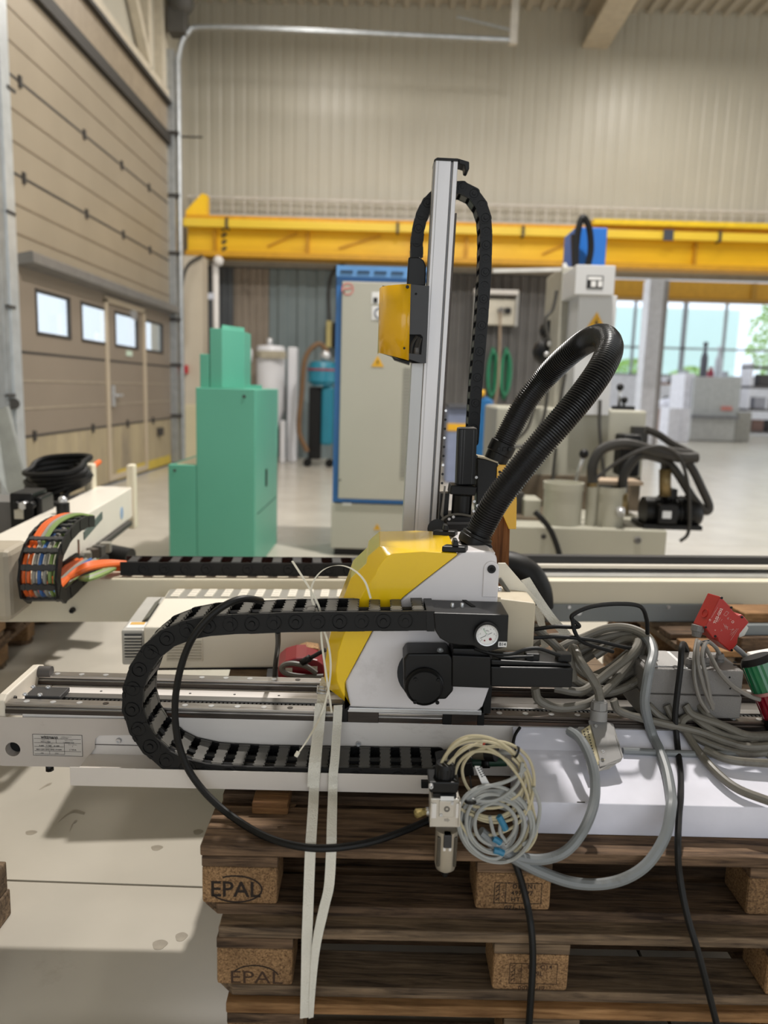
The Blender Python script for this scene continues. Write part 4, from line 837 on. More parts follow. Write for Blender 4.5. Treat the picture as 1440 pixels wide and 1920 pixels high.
x0, x1, z0, z1 = rc(310, 1196, 381, 1240, 2.30); vpl = MB().box(x0, x1, 2.296, 2.302, z0, z1).build('louver_panel', cm, ctl, bevel=.003)
for k in range(7): MB().box(x0 + .005, x1 - .005, 2.290, 2.297, z0 + .006 + k * (z1 - z0 - .01) / 7, z0 + .006 + (k + .5) * (z1 - z0 - .01) / 7).build('louver', mat('controller_shade', (200, 194, 180), .5), vpl)
q = PY(342, 1246, 2.30); MB().cyl((q.x, 2.30, q.z), (q.x, 2.29, q.z), .008, 10).build('knob', black_plastic, ctl)
MB().box(-.47, .29, 2.31, 2.70, .432, .440).build('foot_rail', black_rubber, ctl)
pallet(-.22, 2.26, 0.288, 1.2, .8, 'pallet under the vented controller housing, topmost of its stack', 34)
pallet(-.22, 2.26, 0.144, 1.2, .8, 'middle pallet of the stack under the vented controller', 39)
pallet(-.22, 2.26, 0.0, 1.2, .8, 'lowest pallet of the stack under the vented controller, on the floor', 40)
# ---- red unit with grey hose and wood chip
ru = thing('red_unit', 'dark red rounded unit with a pale label and grey hose beside the yellow carriage', 'machine')
Yr = 2.1
pr_ = [PY(u, v, Yr) for u, v in ((521, 1272), (521, 1252), (535, 1240), (555, 1234), (575, 1233), (595, 1238), (606, 1246), (610, 1272))]
MB().prism(pr_, (0, .12, 0)).build('shell', mat('dark_red', (116, 8, 26), .3, 0, .05, 4), ru, bevel=.006)
x0, x1, z0, z1 = rc(535, 1252, 548, 1262, Yr); MB().box(x0, x1, Yr - .003, Yr, z0, z1).build('label', mat('label_pale', (206, 200, 184)), ru)
x0, x1, z0, z1 = rc(578, 1249, 595, 1257, Yr); MB().box(x0, x1, Yr - .003, Yr, z0, z1).build('label', mat('label_pale', (206, 200, 184)), ru)
MB().tube(spline([PY(u, v, Yr - .02) for u, v in ((593, 1262), (575, 1250), (550, 1244), (534, 1246), (528, 1253), (535, 1262), (555, 1267), (580, 1269), (606, 1268))], 8), .0075, 8).build('hose', mat('hose_grey', (92, 90, 84), .5), ru)
MB().cyl(PY(568, 1242, Yr - .02), PY(610, 1218, Yr - .04), .006, 8).build('lever_handle', black_plastic, ru); MB().cyl(PY(566, 1243, Yr - .02), PY(582, 1233, Yr - .026), .010, 8).build('handle_boss', black_plastic, ru)
MB().prism([PY(u, v, 2.19) for u, v in ((558, 1234), (562, 1217), (575, 1213), (598, 1216), (602, 1240), (600, 1262), (560, 1262))], (0, .05, 0)).build('chipboard_piece', chip, None, bevel=.004, label='rough wooden block standing behind the dark red unit', cat='wood')
MB().box(PY(500, 1270, 2.15).x, PY(620, 1270, 2.15).x, 2.1, 2.2, PY(560, 1290, 2.15).z, PY(560, 1272, 2.12).z).build('red_unit_rest', black_rubber, None, label='black bar under the dark red unit behind the steel rail', cat='bar')
# small timber behind the red switch
for i, (u0, v0, u1, v1, m_, lb_) in enumerate(((1395, 1150, 1440, 1168, pal2, 'light timber offcut behind the red safety switch, uppermost of the pieces'), (1385, 1172, 1450, 1192, mat('plate_grey', (128, 134, 136)), 'grey metal strip behind the red safety switch between the timber offcuts'), (1390, 1196, 1450, 1222, pal1, 'dark timber offcut behind the red safety switch, lowest of the pieces'))):
    x0, x1, z0, z1 = rc(u0, v0, u1, v1, 2.5 - .03 * i); MB().box(x0, x1 + .1, 2.5 - .03 * i, 2.62 - .03 * i, z0, z1).build(('timber_offcut', 'metal_strip', 'timber_offcut')[i], m_, None, bevel=.004, label=lb_, cat='offcut')
set_frame(1.2)
# board edges seen at the frame's edge
MB().box(-1.6, PY(8, 1250, 2.75).x, 2.65, 2.68, 0, PY(4, 1180, 2.65).z).build('upright_board', pal2, None, bevel=.003, label='upright brown board at the frame edge behind the cream beam end', cat='board')
set_frame(0)
q = PZ(22, 1713, 0.0); zt = PY(19, 1613, q.y).z
MB().box(q.x - .5, q.x, q.y - .75, q.y, 0, zt * .48).build('timber', pal3, None, bevel=.004, label='weathered grey timber lying on the concrete at the frame edge, under another', cat='timber')
MB().box(q.x - .5, q.x - .004, q.y - .75, q.y - .003, zt * .48, zt).build('timber', pal3, None, bevel=.004, label='weathered grey timber at the frame edge, resting on the one on the concrete', cat='timber')
# ================================================================== FOREGROUND
set_frame(1.2)
alu_white = mat('shell_white', (230, 226, 228), .33, 0, .05, 3, dirt=(176, 170, 166), dscale=4, dlo=.62, dhi=.95)
beam_white = mat('beam_white', (222, 217, 213), .38, 0, .06, 3, dirt=(158, 148, 138), dscale=5, dlo=.6, dhi=.9, stretch=(1, 3, 3))
tray_white = mat('tray_white', (216, 208, 200), .35, 0, .05, 3)
steel = mat('rail_steel', (168, 164, 160), .28, .9, .2, 14, stretch=(.6, 8, 8), dirt=(92, 84, 78), dscale=6, dlo=.55, dhi=.75)
steel_dark = mat('rail_dark', (66, 60, 56), .35, .6, .3, 14, stretch=(.6, 8, 8), dirt=(120, 84, 60), dscale=5)
rack_steel = mat('rack_steel', (120, 118, 116), .35, .7, .2, 20, stretch=(.5, 6, 6))
yel = mat('cover_yellow', (250, 206, 8), .24, 0, .03, 3, coat=.3)
# ---- three pallets
x1p, y1p = -.312, 1.356
pallet(x1p, y1p, .288, 1.2, .8, 'brown pallet carrying the white robot beam, topmost of the stack, stamped in an oval', 1, deckm=pal1)
pallet(-.277, 1.320, .144, 1.2, .8, 'brown pallet with worn pale front edge, middle of the stack under the beam', 2, deckm=pal3)
pallet(-.254, 1.301, 0, 1.2, .8, 'lighter brown pallet on the floor, lowest of the stack under the white beam', 3, deckm=pal2)
def stamp(seed, xk, M0, items):
    b = FR[(seed, xk)]
    for it in items: it(b)
def oval(b, cx, cy, cz, rx, rz, t0, t1, wd):
    mm = MB(); n = 26; vs = []; fs = []
    for k in range(n + 1):
        t = t0 + (t1 - t0) * k / n
        for rr in (-wd / 2, wd / 2): vs.append((cx + (rx + rr) * math.cos(t), cy, cz + (rz + rr) * math.sin(t)))
    for k in range(n): fs.append((2 * k, 2 * k + 1, 2 * k + 3, 2 * k + 2))
    mm.add(vs, fs); mm.build('oval_mark', stain_blk, b)
b = FR[(1, 0)]; q = PY(441, 1669, y1p - .0006)
text('EPAL', .046, XZ(q), stain_blk, b, bold=.0006, sx=.98); q2 = PY(442, 1667, y1p - .0006); oval(b, q2.x, q2.y, q2.z, .050, .0275, -2.7, 2.1, .0034)
b = FR[(2, 0)]; q = PY(480, 1834, 1.320 - .0006); text('EPAL', .038, XZ(q), mat('burnt_faint', (62, 42, 28), .8), b, sx=1.25); q2 = PY(478, 1836, 1.320 - .0006); oval(b, q2.x, q2.y, q2.z, .047, .029, .35, 2.6, .0026)
def ippc(b, u, v, Y, m_, l1, l2, l3, l4):
    q = PY(u, v, Y - .0006); c = q
    fr = MB(); w_, h_ = .092, .044
    for (a0, a1, c0, c1) in ((-w_ / 2, w_ / 2, h_ / 2 - .0012, h_ / 2), (-w_ / 2, w_ / 2, -h_ / 2, -h_ / 2 + .0012), (-w_ / 2, -w_ / 2 + .0012, -h_ / 2, h_ / 2), (w_ / 2 - .0012, w_ / 2, -h_ / 2, h_ / 2), (-w_ / 2 + .022, -w_ / 2 + .0232, -h_ / 2, h_ / 2)):
        fr.box(c.x + a0, c.x + a1, c.y - .0003, c.y, c.z + c0, c.z + c1)
    for k in range(4): fr.bar((c.x - .043, c.y, c.z - .016 + .009 * k), (c.x - .036, c.y, c.z - .010 + .009 * k), .0004, .0014); fr.bar((c.x - .036, c.y, c.z - .010 + .009 * k), (c.x - .036, c.y, c.z - .018 + .009 * k), .0004, .0012)
    fr.box(c.x - .0365, c.x - .0355, c.y - .0003, c.y, c.z - .019, c.z + .019)
    fr.build('stamp_frame', m_, b)
    text('IPPC', .0085, frame((c.x - .0285, c.y, c.z), (0, 0, -1), (0, -1, 0)), m_, b, spacing=1.3)
    for s_, dz, dx in ((l1, .014, .012), (l2, .0, .008), (l3, -.0135, -.004)):
        text(s_, .0128, XZ((c.x + dx, c.y, c.z + dz)), m_, b, bold=.00025, spacing=1.12)
    if l4: text(l4, .0128, XZ((c.x - .002, c.y, c.z - .0315)), m_, b, bold=.00025, spacing=1.12)
ippc(FR[(1, .53)], 971, 1675, y1p, stain_blk, 'DE-SN1', '497097', 'HT', '021-1-0')
ippc(FR[(2, .53)], 1000, 1826, 1.320, mat('burnt_faint', (62, 42, 28)), 'N   C14', '49L', 'H', '001-1-12')
# blocks and post that carry the robot
MB().box(PZ(472, 1527, .432).x, PZ(540, 1527, .432).x, PZ(472, 1527, .432).y, PZ(472, 1527, .432).y + .12, .432, .458).build('support_block', wood('block_tan', (104, 70, 40), (158, 116, 74)), None, bevel=.003, label='small tan wooden block on the top pallet under the white tray', cat='wood')
MB().box(-.25, .9, 1.60, 1.72, .432, .450).build('spacer_board', pal1, None, bevel=.003, label='dark spacer board on the top pallet under the white beam', cat='board')
bp = MB(); a0, a1 = PY(908, 1068, 1.98), PY(955, 1068, 1.98)
bp.prism([PY(916, 1068, 1.98), PY(954, 1068, 1.98), PY(957, 962, 1.98), PY(950, 952, 1.98), PY(925, 975, 1.98)], (0, .05, 0)); bp.box(a0.x + .01, a1.x, 1.98, 2.03, .432, a1.z)
bp.build('support_post', wood('post_brown', (92, 54, 28), (150, 98, 56), along=(22, 22, 1.5)), None, bevel=.002, label='upright brown timber post propping the arm behind the yellow carriage', cat='post')
# ---- traverse beam
tb_ = thing('linear_axis', 'white robot traverse beam with two steel rails and a gear rack', 'robot beam')
XR_ = 1.25; XL_ = -.815
MB().box(-.762, XR_, 1.612, 1.815, .452, .574).build('beam_body', beam_white, tb_, bevel=.003)
MB().box(XL_ + .018, -.762, 1.632, 1.815, .56, .574).build('end_deck', beam_white, tb_)
MB().box(XL_ + .2, XR_, 1.610, 1.6115, .505, .5065).build('profile_groove', mat('groove_dark', (110, 104, 100), .6), tb_)
for y0_, nm in ((1.608, 'front'), (1.775, 'rear')):
    rl = MB().px([(y0_, .574), (y0_ + .030, .574), (y0_ + .030, .582), (y0_ + .026, .586), (y0_ + .030, .592), (y0_ + .030, .597), (y0_, .597), (y0_, .592), (y0_ + .004, .586), (y0_, .582)], XL_ + .02, .20).build('rail', steel, tb_, bevel=.001)
    MB().px([(y0_, .574), (y0_ + .030, .574), (y0_ + .030, .582), (y0_ + .026, .586), (y0_ + .030, .592), (y0_ + .030, .597), (y0_, .597), (y0_, .592), (y0_ + .004, .586), (y0_, .582)], .201, XR_).build('rail', mat('rail_greasy', (84, 76, 70), .35, .7, .3, 14, stretch=(.6, 8, 8), dirt=(96, 66, 48), dscale=5), tb_, bevel=.001)
    for k in range(36):
        x = XL_ + .06 + k * .058
        if x < XR_: MB().lathe([(0, .0008), (.0065, .0008), (.0065, 0)], (x, y0_ + .015, .597), (0, 0, 1), 12).build('rail_plug', pale_metal if k % 7 != 3 else steel_dark, rl)
    MB().box(XL_ + .02, XR_, y0_ - .0012, y0_ - .0002, .575, .584).build('rail_shadow_band', steel_dark, rl)  # thin dark strip painted in for the rail's shadow
MB().box(.262, XR_, 1.698, 1.772, .574, .5755).build('deck_shade_strip', mat('shaded_greasy_steel', (92, 88, 82), .4, .3, .25, 10), tb_)  # dark strips put the cables' shade into the greasy deck colour
MB().box(.262, XR_, 1.642, 1.654, .574, .5755).build('deck_shade_strip', mat('shaded_greasy_steel', (92, 88, 82)), tb_)
# gear rack: teeth face the front
p = .0094; x = XL_ + .11; prof = []
while x < XR_:
    prof += [(x, 1.666), (x + p * .18, 1.655), (x + p * .5, 1.655), (x + p * .68, 1.666)]; x += p
MB().box(XL_ + .11, XR_, 1.669, 1.694, .574, .590).build('gear_rack', rack_steel, tb_, bevel=.001)
rk = MB(); rk.pz(prof + [(XR_, 1.666), (XR_, 1.669), (XL_ + .11, 1.669)], .5742, .588); rk.build('rack_teeth', black_steel, tb_)
MB().box(XL_ + .045, XL_ + .125, 1.645, 1.70, .590, .601).build('rack_clamp', mat('clamp_dark', (58, 57, 58), .45, .3), tb_, bevel=.002)
for u, v in ((62, 1289), (90, 1290), (47, 1303), (75, 1304)): bolt(tb_, PZ(u, v, .601), .0055, axis=(0, 0, 1), m_=pale_metal)
MB().box(XL_ + .045, XL_ + .115, 1.648, 1.66, .575, .589).build('clamp_block', black_steel, tb_, bevel=.001)
for k in range(12): MB().lathe([(0, .0006), (.003, .0006), (.003, 0)], (XL_ + .18 + k * .105, 1.745, .574), (0, 0, 1), 10).build('screw_hole', dark_seal, tb_)
ep = MB(); a_ = [PX(u, v, XL_ + .01) for u, v in ((13, 1316), (13, 1300), (50, 1264), (58, 1263), (62, 1270))]
ep.px([(1.61, .56), (1.61, .602), (1.625, .612), (1.79, .618), (1.815, .61), (1.815, .56)], XL_ + .0, XL_ + .018); ep.build('end_plate', mat('plate_white', (216, 208, 194), .4), tb_, bevel=.003)
bolt(tb_, (XL_ + .018, 1.655, .59), .006, axis=(1, 0, 0), m_=dark_seal)
MB().cyl((XL_ + .018, 1.785, .603), (XL_ + .048, 1.785, .603), .014, 14).build('rubber_buffer', mat('buffer_grey', (78, 74, 72), .6), tb_)
# front housing at the beam's end with round hole
def px2(u, v, Y=1.606): p = PY(u, v, Y); return (p.x, p.z)
hp = [px2(2, 1344), px2(330, 1350), px2(330, 1377), px2(186, 1379), px2(178, 1386), px2(178, 1402), px2(153, 1438), px2(10, 1436), px2(2, 1428)]
hc = Vector((px2(24, 1405)[0], 0, px2(24, 1405)[1])); hr_ = .0165
mm = MB(); n = len(hp)
# plate with hole: outer polygon bridged to an inner circle
nc = 24; outer = hp; vs = []; fs = []
circ = [(hc.x + hr_ * math.cos(2 * math.pi * k / nc), hc.z + hr_ * math.sin(2 * math.pi * k / nc)) for k in range(nc)]
sq = [(hc.x + .026 * (max(-1, min(1, 1.42 * math.cos(2 * math.pi * k / nc)))), hc.z + .026 * (max(-1, min(1, 1.42 * math.sin(2 * math.pi * k / nc))))) for k in range(nc)]
for k in range(nc):
    j = (k + 1) % nc
    o_ = len(mm.v)
    mm.add([(circ[k][0], 1.606, circ[k][1]), (circ[j][0], 1.606, circ[j][1]), (sq[j][0], 1.606, sq[j][1]), (sq[k][0], 1.606, sq[k][1]), (circ[k][0], 1.630, circ[k][1]), (circ[j][0], 1.630, circ[j][1])], [(0, 1, 2, 3), (0, 4, 5, 1)])
zt, zb_ = hp[0][1], min(p[1] for p in hp); xl = hp[0][0]; sx0, sx1, sz0, sz1 = hc.x - .026, hc.x + .026, hc.z - .026, hc.z + .026
mm.py([(xl, sz1), (sx1, sz1), (sx1, zt - .001), (xl, zt)], 1.606, 1.6115) if False else None
mm.add([(sx0, 1.606, sz1), (sx1, 1.606, sz1), (sx1, 1.606, zt), (sx0, 1.606, zt)], [(0, 1, 2, 3)])
mm.add([(sx0, 1.606, zb_), (sx1, 1.606, zb_), (sx1, 1.606, sz0), (sx0, 1.606, sz0)], [(0, 1, 2, 3)])
mm.add([(xl - .012, 1.606, zb_ + .012), (xl - .004, 1.606, zb_ + .001), (sx0, 1.606, zb_), (sx0, 1.606, zt), (xl - .012, 1.606, zt)], [(0, 1, 2, 3, 4)])
mm.add([(sx1, 1.606, zb_)] + [(p[0], 1.606, p[1]) for p in (hp[6], hp[5], hp[4], hp[3], hp[2], hp[1])] + [(sx1, 1.606, zt)], [list(range(8))])
mm.box(xl - .012, hp[6][0], 1.607, 1.612, zb_, zb_ + .003)
hs = mm.build('end_housing', mat('housing_grey', (190, 182, 175), .4, 0, .08, 5, dirt=(138, 126, 112), dscale=8, dlo=.6, dhi=.85), tb_)
MB().cyl((hc.x, 1.6285, hc.z), (hc.x, 1.630, hc.z), hr_, 20).build('hole_bottom', mat('void_black', (6, 6, 7), .8), hs)
MB().cyl((px2(88, 1440)[0], 1.62, px2(88, 1438)[1]), (px2(88, 1440)[0], 1.62, px2(88, 1450)[1]), .009, 8).build('foot_knob', black_plastic, tb_)
# rating plate with its print
x0, x1, z0, z1 = rc(62, 1377, 155, 1417, 1.606); npl = MB().box(x0, x1, 1.6050, 1.606, z0, z1).build('rating_plate', mat('plate_silver', (196, 192, 188), .4, .2), tb_)
ink = mat('plate_ink', (36, 34, 34), .6); W_, H_ = x1 - x0, z1 - z0
def nt(s_, sz, fx, fz, bold=0): text(s_, sz, XZ((x0 + fx * W_, 1.6046, z0 + fz * H_)), ink, npl, bold=bold)
nt('wittmann', .0098, .34, .87, .0003); nt('Lichtblaustrasse 10', .0030, .68, .90); nt('A-1220 Wien', .0030, .64, .84)
nt('MODEL / TYPE', .0026, .26, .74); nt('W711-1064', .0044, .26, .65, .0001); nt('SERIAL NUMBER', .0026, .73, .73); nt('11000001564', .0044, .72, .63, .0001)
nt('STROKE (mm)', .0026, .33, .56); nt('X-600    Y-1600    Z-1600', .0042, .33, .47, .0001); nt('MAX LOAD (kg)', .0026, .80, .54); nt('5', .0044, .80, .46)
nt('POWER SUPPLY', .0026, .33, .37); nt('380V+230V 50HZ 60HZ 1P+N/PE', .0040, .32, .29, .0001); nt('1.7 KVA', .0046, .80, .30, .0001); nt('200', .0044, .18, .12); nt('50W', .0044, .48, .12)
ln = MB()
for fz, a0, a1 in ((.79, .03, .97), (.60, .03, .97), (.42, .03, .63), (.22, .03, .97), (.07, .03, .63)): ln.box(x0 + a0 * W_, x0 + a1 * W_, 1.6046, 1.605, z0 + fz * H_, z0 + fz * H_ + .0006)
for fx, b0, b1 in ((.47, .60, .79), (.63, .07, .60), (.33, .07, .22)): ln.box(x0 + fx * W_, x0 + fx * W_ + .0006, 1.6046, 1.605, z0 + b0 * H_, z0 + b1 * H_)
ln.box(x0, x1, 1.6046, 1.605, z1 - .0008, z1); ln.box(x0, x1, 1.6046, 1.605, z0, z0 + .0008); ln.box(x0, x0 + .0008, 1.6046, 1.605, z0, z1); ln.box(x1 - .0008, x1, 1.6046, 1.605, z0, z1)
ln.build('plate_lines', ink, npl)
bolt(tb_, PY(223, 1388, 1.611), .006, h=.006); bolt(tb_, PY(672, 1394, 1.611), .006, h=.006)
# tray below the chain
tp = MB(); q0, q1 = PY(131, 1460, 1.50).x, PY(812, 1470, 1.50).x
tp.px([(1.50, .468), (1.50, .509), (1.5025, .509), (1.5025, .4835), (1.611, .4835), (1.611, .481), (1.5025, .481), (1.5025, .468)], q0, q1)
tr_ = tp.build('chain_tray', tray_white, tb_, bevel=.001)
# right hand cover
cv = MB(); c0 = PY(985, 1540, 1.42).x
cv.px([(1.606, .574), (1.545, .535), (1.42, .500), (1.42, .433), (1.424, .433), (1.424, .497), (1.606, .56)], c0, XR_)
cvo = cv.build('end_cover', mat('cover_white', (200, 190, 179), .42, 0, .04, 3), tb_, bevel=.002)
MB().prism([(c0 + .002, 1.424, .434), (c0 + .002, 1.604, .434), (c0 + .002, 1.604, .556), (c0 + .002, 1.424, .494)], (.003, 0, 0)).build('cover_end', mat('cover_white', (222, 217, 213)), cvo)
bolt(tb_, PY(993, 1541, 1.42), .0062, h=.005); MB().box(PY(1082, 1504, 1.4195).x, PY(1097, 1504, 1.4195).x, 1.419, 1.42, PY(1090, 1505, 1.42).z, PY(1090, 1503, 1.42).z).build('cover_slot', dark_seal, cvo)
mm = MB(); mm.prism([PZ(1080, 1400, .5545) + Vector((0, 0, .002)), PZ(1150, 1402, .5545) + Vector((0, 0, .002)), PZ(1168, 1468, .521) + Vector((0, 0, .0)), PZ(1100, 1468, .521)], (0, 0, .0001)) if False else None
# ---- carriage
ca = thing('robot_carriage', 'white robot carriage with a glossy yellow cover riding on the beam', 'robot carriage')
def poly(pts, Y): return [PY(u, v, Y) for u, v in pts]
Yc = 1.60
white_p = [(648, 1326), (648, 1277), (668, 1240), (700, 1180), (725, 1150), (757, 1119), (800, 1085), (857, 1041), (868, 1034), (922, 1034), (932, 1044), (934, 1122), (925, 1200), (918, 1290), (905, 1326), (895, 1335), (700, 1328)]
MB().prism(poly(white_p, Yc), (0, .235, 0)).build('shell', alu_white, ca, bevel=.006, segs=3)
def loft(rings, m_, name, parent):
    mm = MB(); n = len(rings[0]); vs = [p for r_ in rings for p in r_]; fs = [list(range(n))[::-1], [(len(rings) - 1) * n + k for k in range(n)]]
    for a in range(len(rings) - 1):
        for k in range(n): fs.append((a * n + k, a * n + (k + 1) % n, (a + 1) * n + (k + 1) % n, (a + 1) * n + k))
    mm.add(vs, fs, True); o = mm.build(name, m_, parent, bevel=.007, segs=3); o.modifiers['b'].angle_limit = R(24)
    ws = o.modifiers.new('w', 'WEIGHTED_NORMAL'); return o
outer = [(641, 1323), (613, 1303), (606, 1284), (606, 1262), (612, 1222), (622, 1180), (646, 1120), (656, 1092), (686, 1064), (689, 1050), (712, 1024), (726, 1016), (790, 1014), (857, 1020)]
inner = [(655, 1322), (640, 1296), (632, 1278), (630, 1258), (634, 1222), (646, 1186), (672, 1130), (684, 1104), (704, 1078), (708, 1066), (724, 1044), (738, 1038), (792, 1034), (857, 1038)]
seam = [(857, 1041), (800, 1085), (757, 1119), (725, 1150), (700, 1180), (668, 1240), (648, 1278), (648, 1327)]
def zcap(p): return Vector((p.x, p.y, min(p.z, .966)))
ring0 = [zcap(PY(u, v, Yc - .006)) for u, v in inner + seam]
def at(pts, Y): return [zcap(Vector((PY(u, v, Yc - .006).x, Y, PY(u, v, Yc - .006).z))) for u, v in pts]
yo_o = loft([ring0, at(outer + seam, Yc + .030), at(outer + seam, Yc + .205), at(inner + seam, Yc + .239)], yel, 'yellow_cover', ca)
# raised facet and spine on the yellow cover
fc = MB(); fc.prism([PY(692, 1062, Yc - .004), PY(724, 1034, Yc - .004), PY(717, 1056, Yc - .004), PY(700, 1092, Yc - .004), PY(685, 1084, Yc - .004)], (0, .09, 0)) if False else None
sm_ = MB(); sm_.tube([PY(u, v, Yc - .0012) for u, v in ((857, 1040.5), (800, 1084.5), (757, 1118.5), (725, 1149.5), (700, 1179.5), (668, 1239.5), (647.5, 1277), (647.5, 1327))], .0011, 6); sm_.build('cover_seam', dark_seal, ca)
kr = PY(921, 1066, Yc); rp = MB(); rp.py([(kr.x + .0165 * math.cos(t), kr.z + .0165 * math.sin(t)) for t in [k * math.pi / 10 for k in range(11)]] + [(kr.x - .0165, kr.z - .062), (kr.x + .0165, kr.z - .062)], Yc - .004, Yc + .002); rp.build('corner_plate', alu_white, ca, bevel=.002)
bolt(ca, (kr.x, Yc - .004, kr.z), .009, m_=black_steel, h=.005, seg=16); bolt(ca, (kr.x, Yc - .008, kr.z), .004, m_=mat('void_black', (6, 6, 7)), h=.002)
def latch(u, v, Y_, s=1.0):
    c = PZ(u, v, .972); Y_ = c.y; mm = MB(); mm.pz([(c.x - .028 * s, Y_ - .012), (c.x + .02 * s, Y_ - .016), (c.x + .028 * s, Y_ + .008), (c.x - .018 * s, Y_ + .014)], c.z - .009, c.z + .004)
    l = mm.build('latch', black_plastic, ca, bevel=.003); m2 = MB(); m2.prism([(c.x - .007, Y_ - .016, c.z + .005), (c.x + .007, Y_ - .016, c.z + .005), (c.x + .004, Y_ - .012, c.z + .018), (c.x - .004, Y_ - .012, c.z + .018)], (0, .028, 0)); m2.build('latch_grip', black_plastic, l, bevel=.002)
latch(853, 1026, 1.64, 1.05); latch(835, 997, 1.80, 1.1)
pl_ = MB(); pl_.box(PY(870, 1020, 1.62).x, PY(932, 1020, 1.62).x - .004, 1.615, 1.83, .9585, .962); pl_.build('top_plate', alu_white, ca, bevel=.001)
# slide blocks, black wipers and bumper under the shell
for u0, u1, m_ in ((640, 652, black_rubber), (652, 710, steel_dark), (830, 847, black_rubber), (847, 895, steel_dark), (895, 908, black_rubber)):
    x0, x1, z0, z1 = rc(u0, 1331 + (u0 - 640) * .03, u1, 1357 + (u0 - 640) * .025, 1.602); MB().box(x0, x1, 1.6025, 1.6435, .5755, z1 + .002).build('wiper' if m_ is black_rubber else 'slide_block', m_, ca, bevel=.001)
MB().cyl((PY(648, 1325, 1.598).x, 1.598, PY(648, 1327, 1.598).z), (PY(648, 1325, 1.61).x, 1.62, PY(648, 1327, 1.598).z), .008, 10).build('bumper', black_rubber, ca)
MB().box(PY(652, 1328, 1.601).x, PY(903, 1336, 1.601).x, 1.6015, 1.72, .600, .610).build('base_plate', pale_metal, ca, bevel=.001)
MB().box(PY(908, 1240, 1.63).x, PY(918, 1240, 1.63).x + .004, 1.605, 1.82, .603, .72).build('side_seal', black_rubber, ca)
# connector box with pressure gauge
cb = MB(); Yb1 = 1.50
fp = [(813, 1149), (954, 1153), (951, 1214), (935, 1217), (913, 1223), (898, 1218), (888, 1211), (862, 1210), (842, 1207), (825, 1197), (816, 1183)]
cb.prism(poly(fp, Yb1), (0, .098, 0)); cbo = cb.build('connector_box', black_steel, ca, bevel=.002)
g_ = PY(912, 1188, Yb1)
MB().lathe([(.0, 0), (.0265, 0), (.0265, .012), (.0225, .012), (.0215, .008), (0, .008)], g_, (0, -1, 0), 28).build('gauge_body', black_plastic, cbo)
dl = MB().lathe([(0, .0092), (.0205, .0092), (.0205, .008)], g_, (0, -1, 0), 28).build('gauge_dial', wht, cbo)
MB().lathe([(.0203, .0092), (.0203, .0118), (.0222, .0122), (.0222, .0092)], g_, (0, -1, 0), 28).build('gauge_ring', pale_metal, cbo)
gk = mat('gauge_ink', (40, 44, 50), .6); gr_ = mat('gauge_green', (60, 150, 80), .5); rd = mat('gauge_red', (128, 30, 48), .5)
tm = MB()
for k in range(25):
    t = R(225 - k * 270 / 24); r0 = .0178 if k % 4 else .0165
    tm.bar(g_ + Vector((r0 * math.cos(t), -.0094, r0 * math.sin(t))), g_ + Vector((.0192 * math.cos(t), -.0094, .0192 * math.sin(t))), .0005, .0003, (0, 1, 0))
tm.build('dial_ticks', gk, cbo)
for k, s_ in enumerate(('0', '.2', '.4', '.6', '.8', '1')): t = R(225 - k * 54); text(s_, .0042, XZ(g_ + Vector((.0142 * math.cos(t), -.0094, .0142 * math.sin(t)))), gk, cbo)
text('MPa', .0042, XZ(g_ + Vector((0, -.0094, .0085))), gk, cbo)
MB().bar(g_ + Vector((.0095, -.0098, .005)), g_ + Vector((-.0135, -.0098, -.0072)), .0006, .0009, (0, 1, 0)).build('needle', gk, cbo)
MB().bar(g_ + Vector((-.001, -.0096, .002)), g_ + Vector((-.0085, -.0096, .0135)), .0006, .0012, (0, 1, 0)).build('set_mark', gr_, cbo)
MB().lathe([(0, .011), (.0026, .011), (.003, .0095)], g_, (0, -1, 0), 12).build('needle_hub', pale_metal, cbo)
for dx, dz, r_ in ((.007, -.0085, .003), (-.0045, -.0115, .0017)): MB().lathe([(0, .0096), (r_, .0096), (r_, .0092)], g_ + Vector((dx, 0, dz)), (0, -1, 0), 12).build('red_dot', rd, cbo)
x0, x1, z0, z1 = rc(934, 1203, 950, 1213, Yb1); tg = MB().box(x0, x1, Yb1 - .0008, Yb1, z0, z1).build('number_tag', wht, cbo); text('B14', .0088, XZ(((x0 + x1) / 2, Yb1 - .0011, (z0 + z1) / 2)), gk, tg, bold=.0003)
zt_ = PY(884, 1151, Yb1).z
for u, v in ((848, 1138), (866, 1138), (840, 1121), (857, 1121)): q = PZ(u, v, zt_); MB().lathe([(0, .008), (.003, .008), (.0038, .006), (.0038, 0)], (q.x, q.y, zt_), (0, 0, 1), 10).build('stud', pale_metal, cbo)
q = PZ(878, 1131, zt_); MB().obox((q.x, q.y, zt_ + .0005), (.009, .055, .0015), Matrix.Rotation(.28, 3, 'Z')).build('cable_slot', mat('void_black', (6, 6, 7)), cbo)
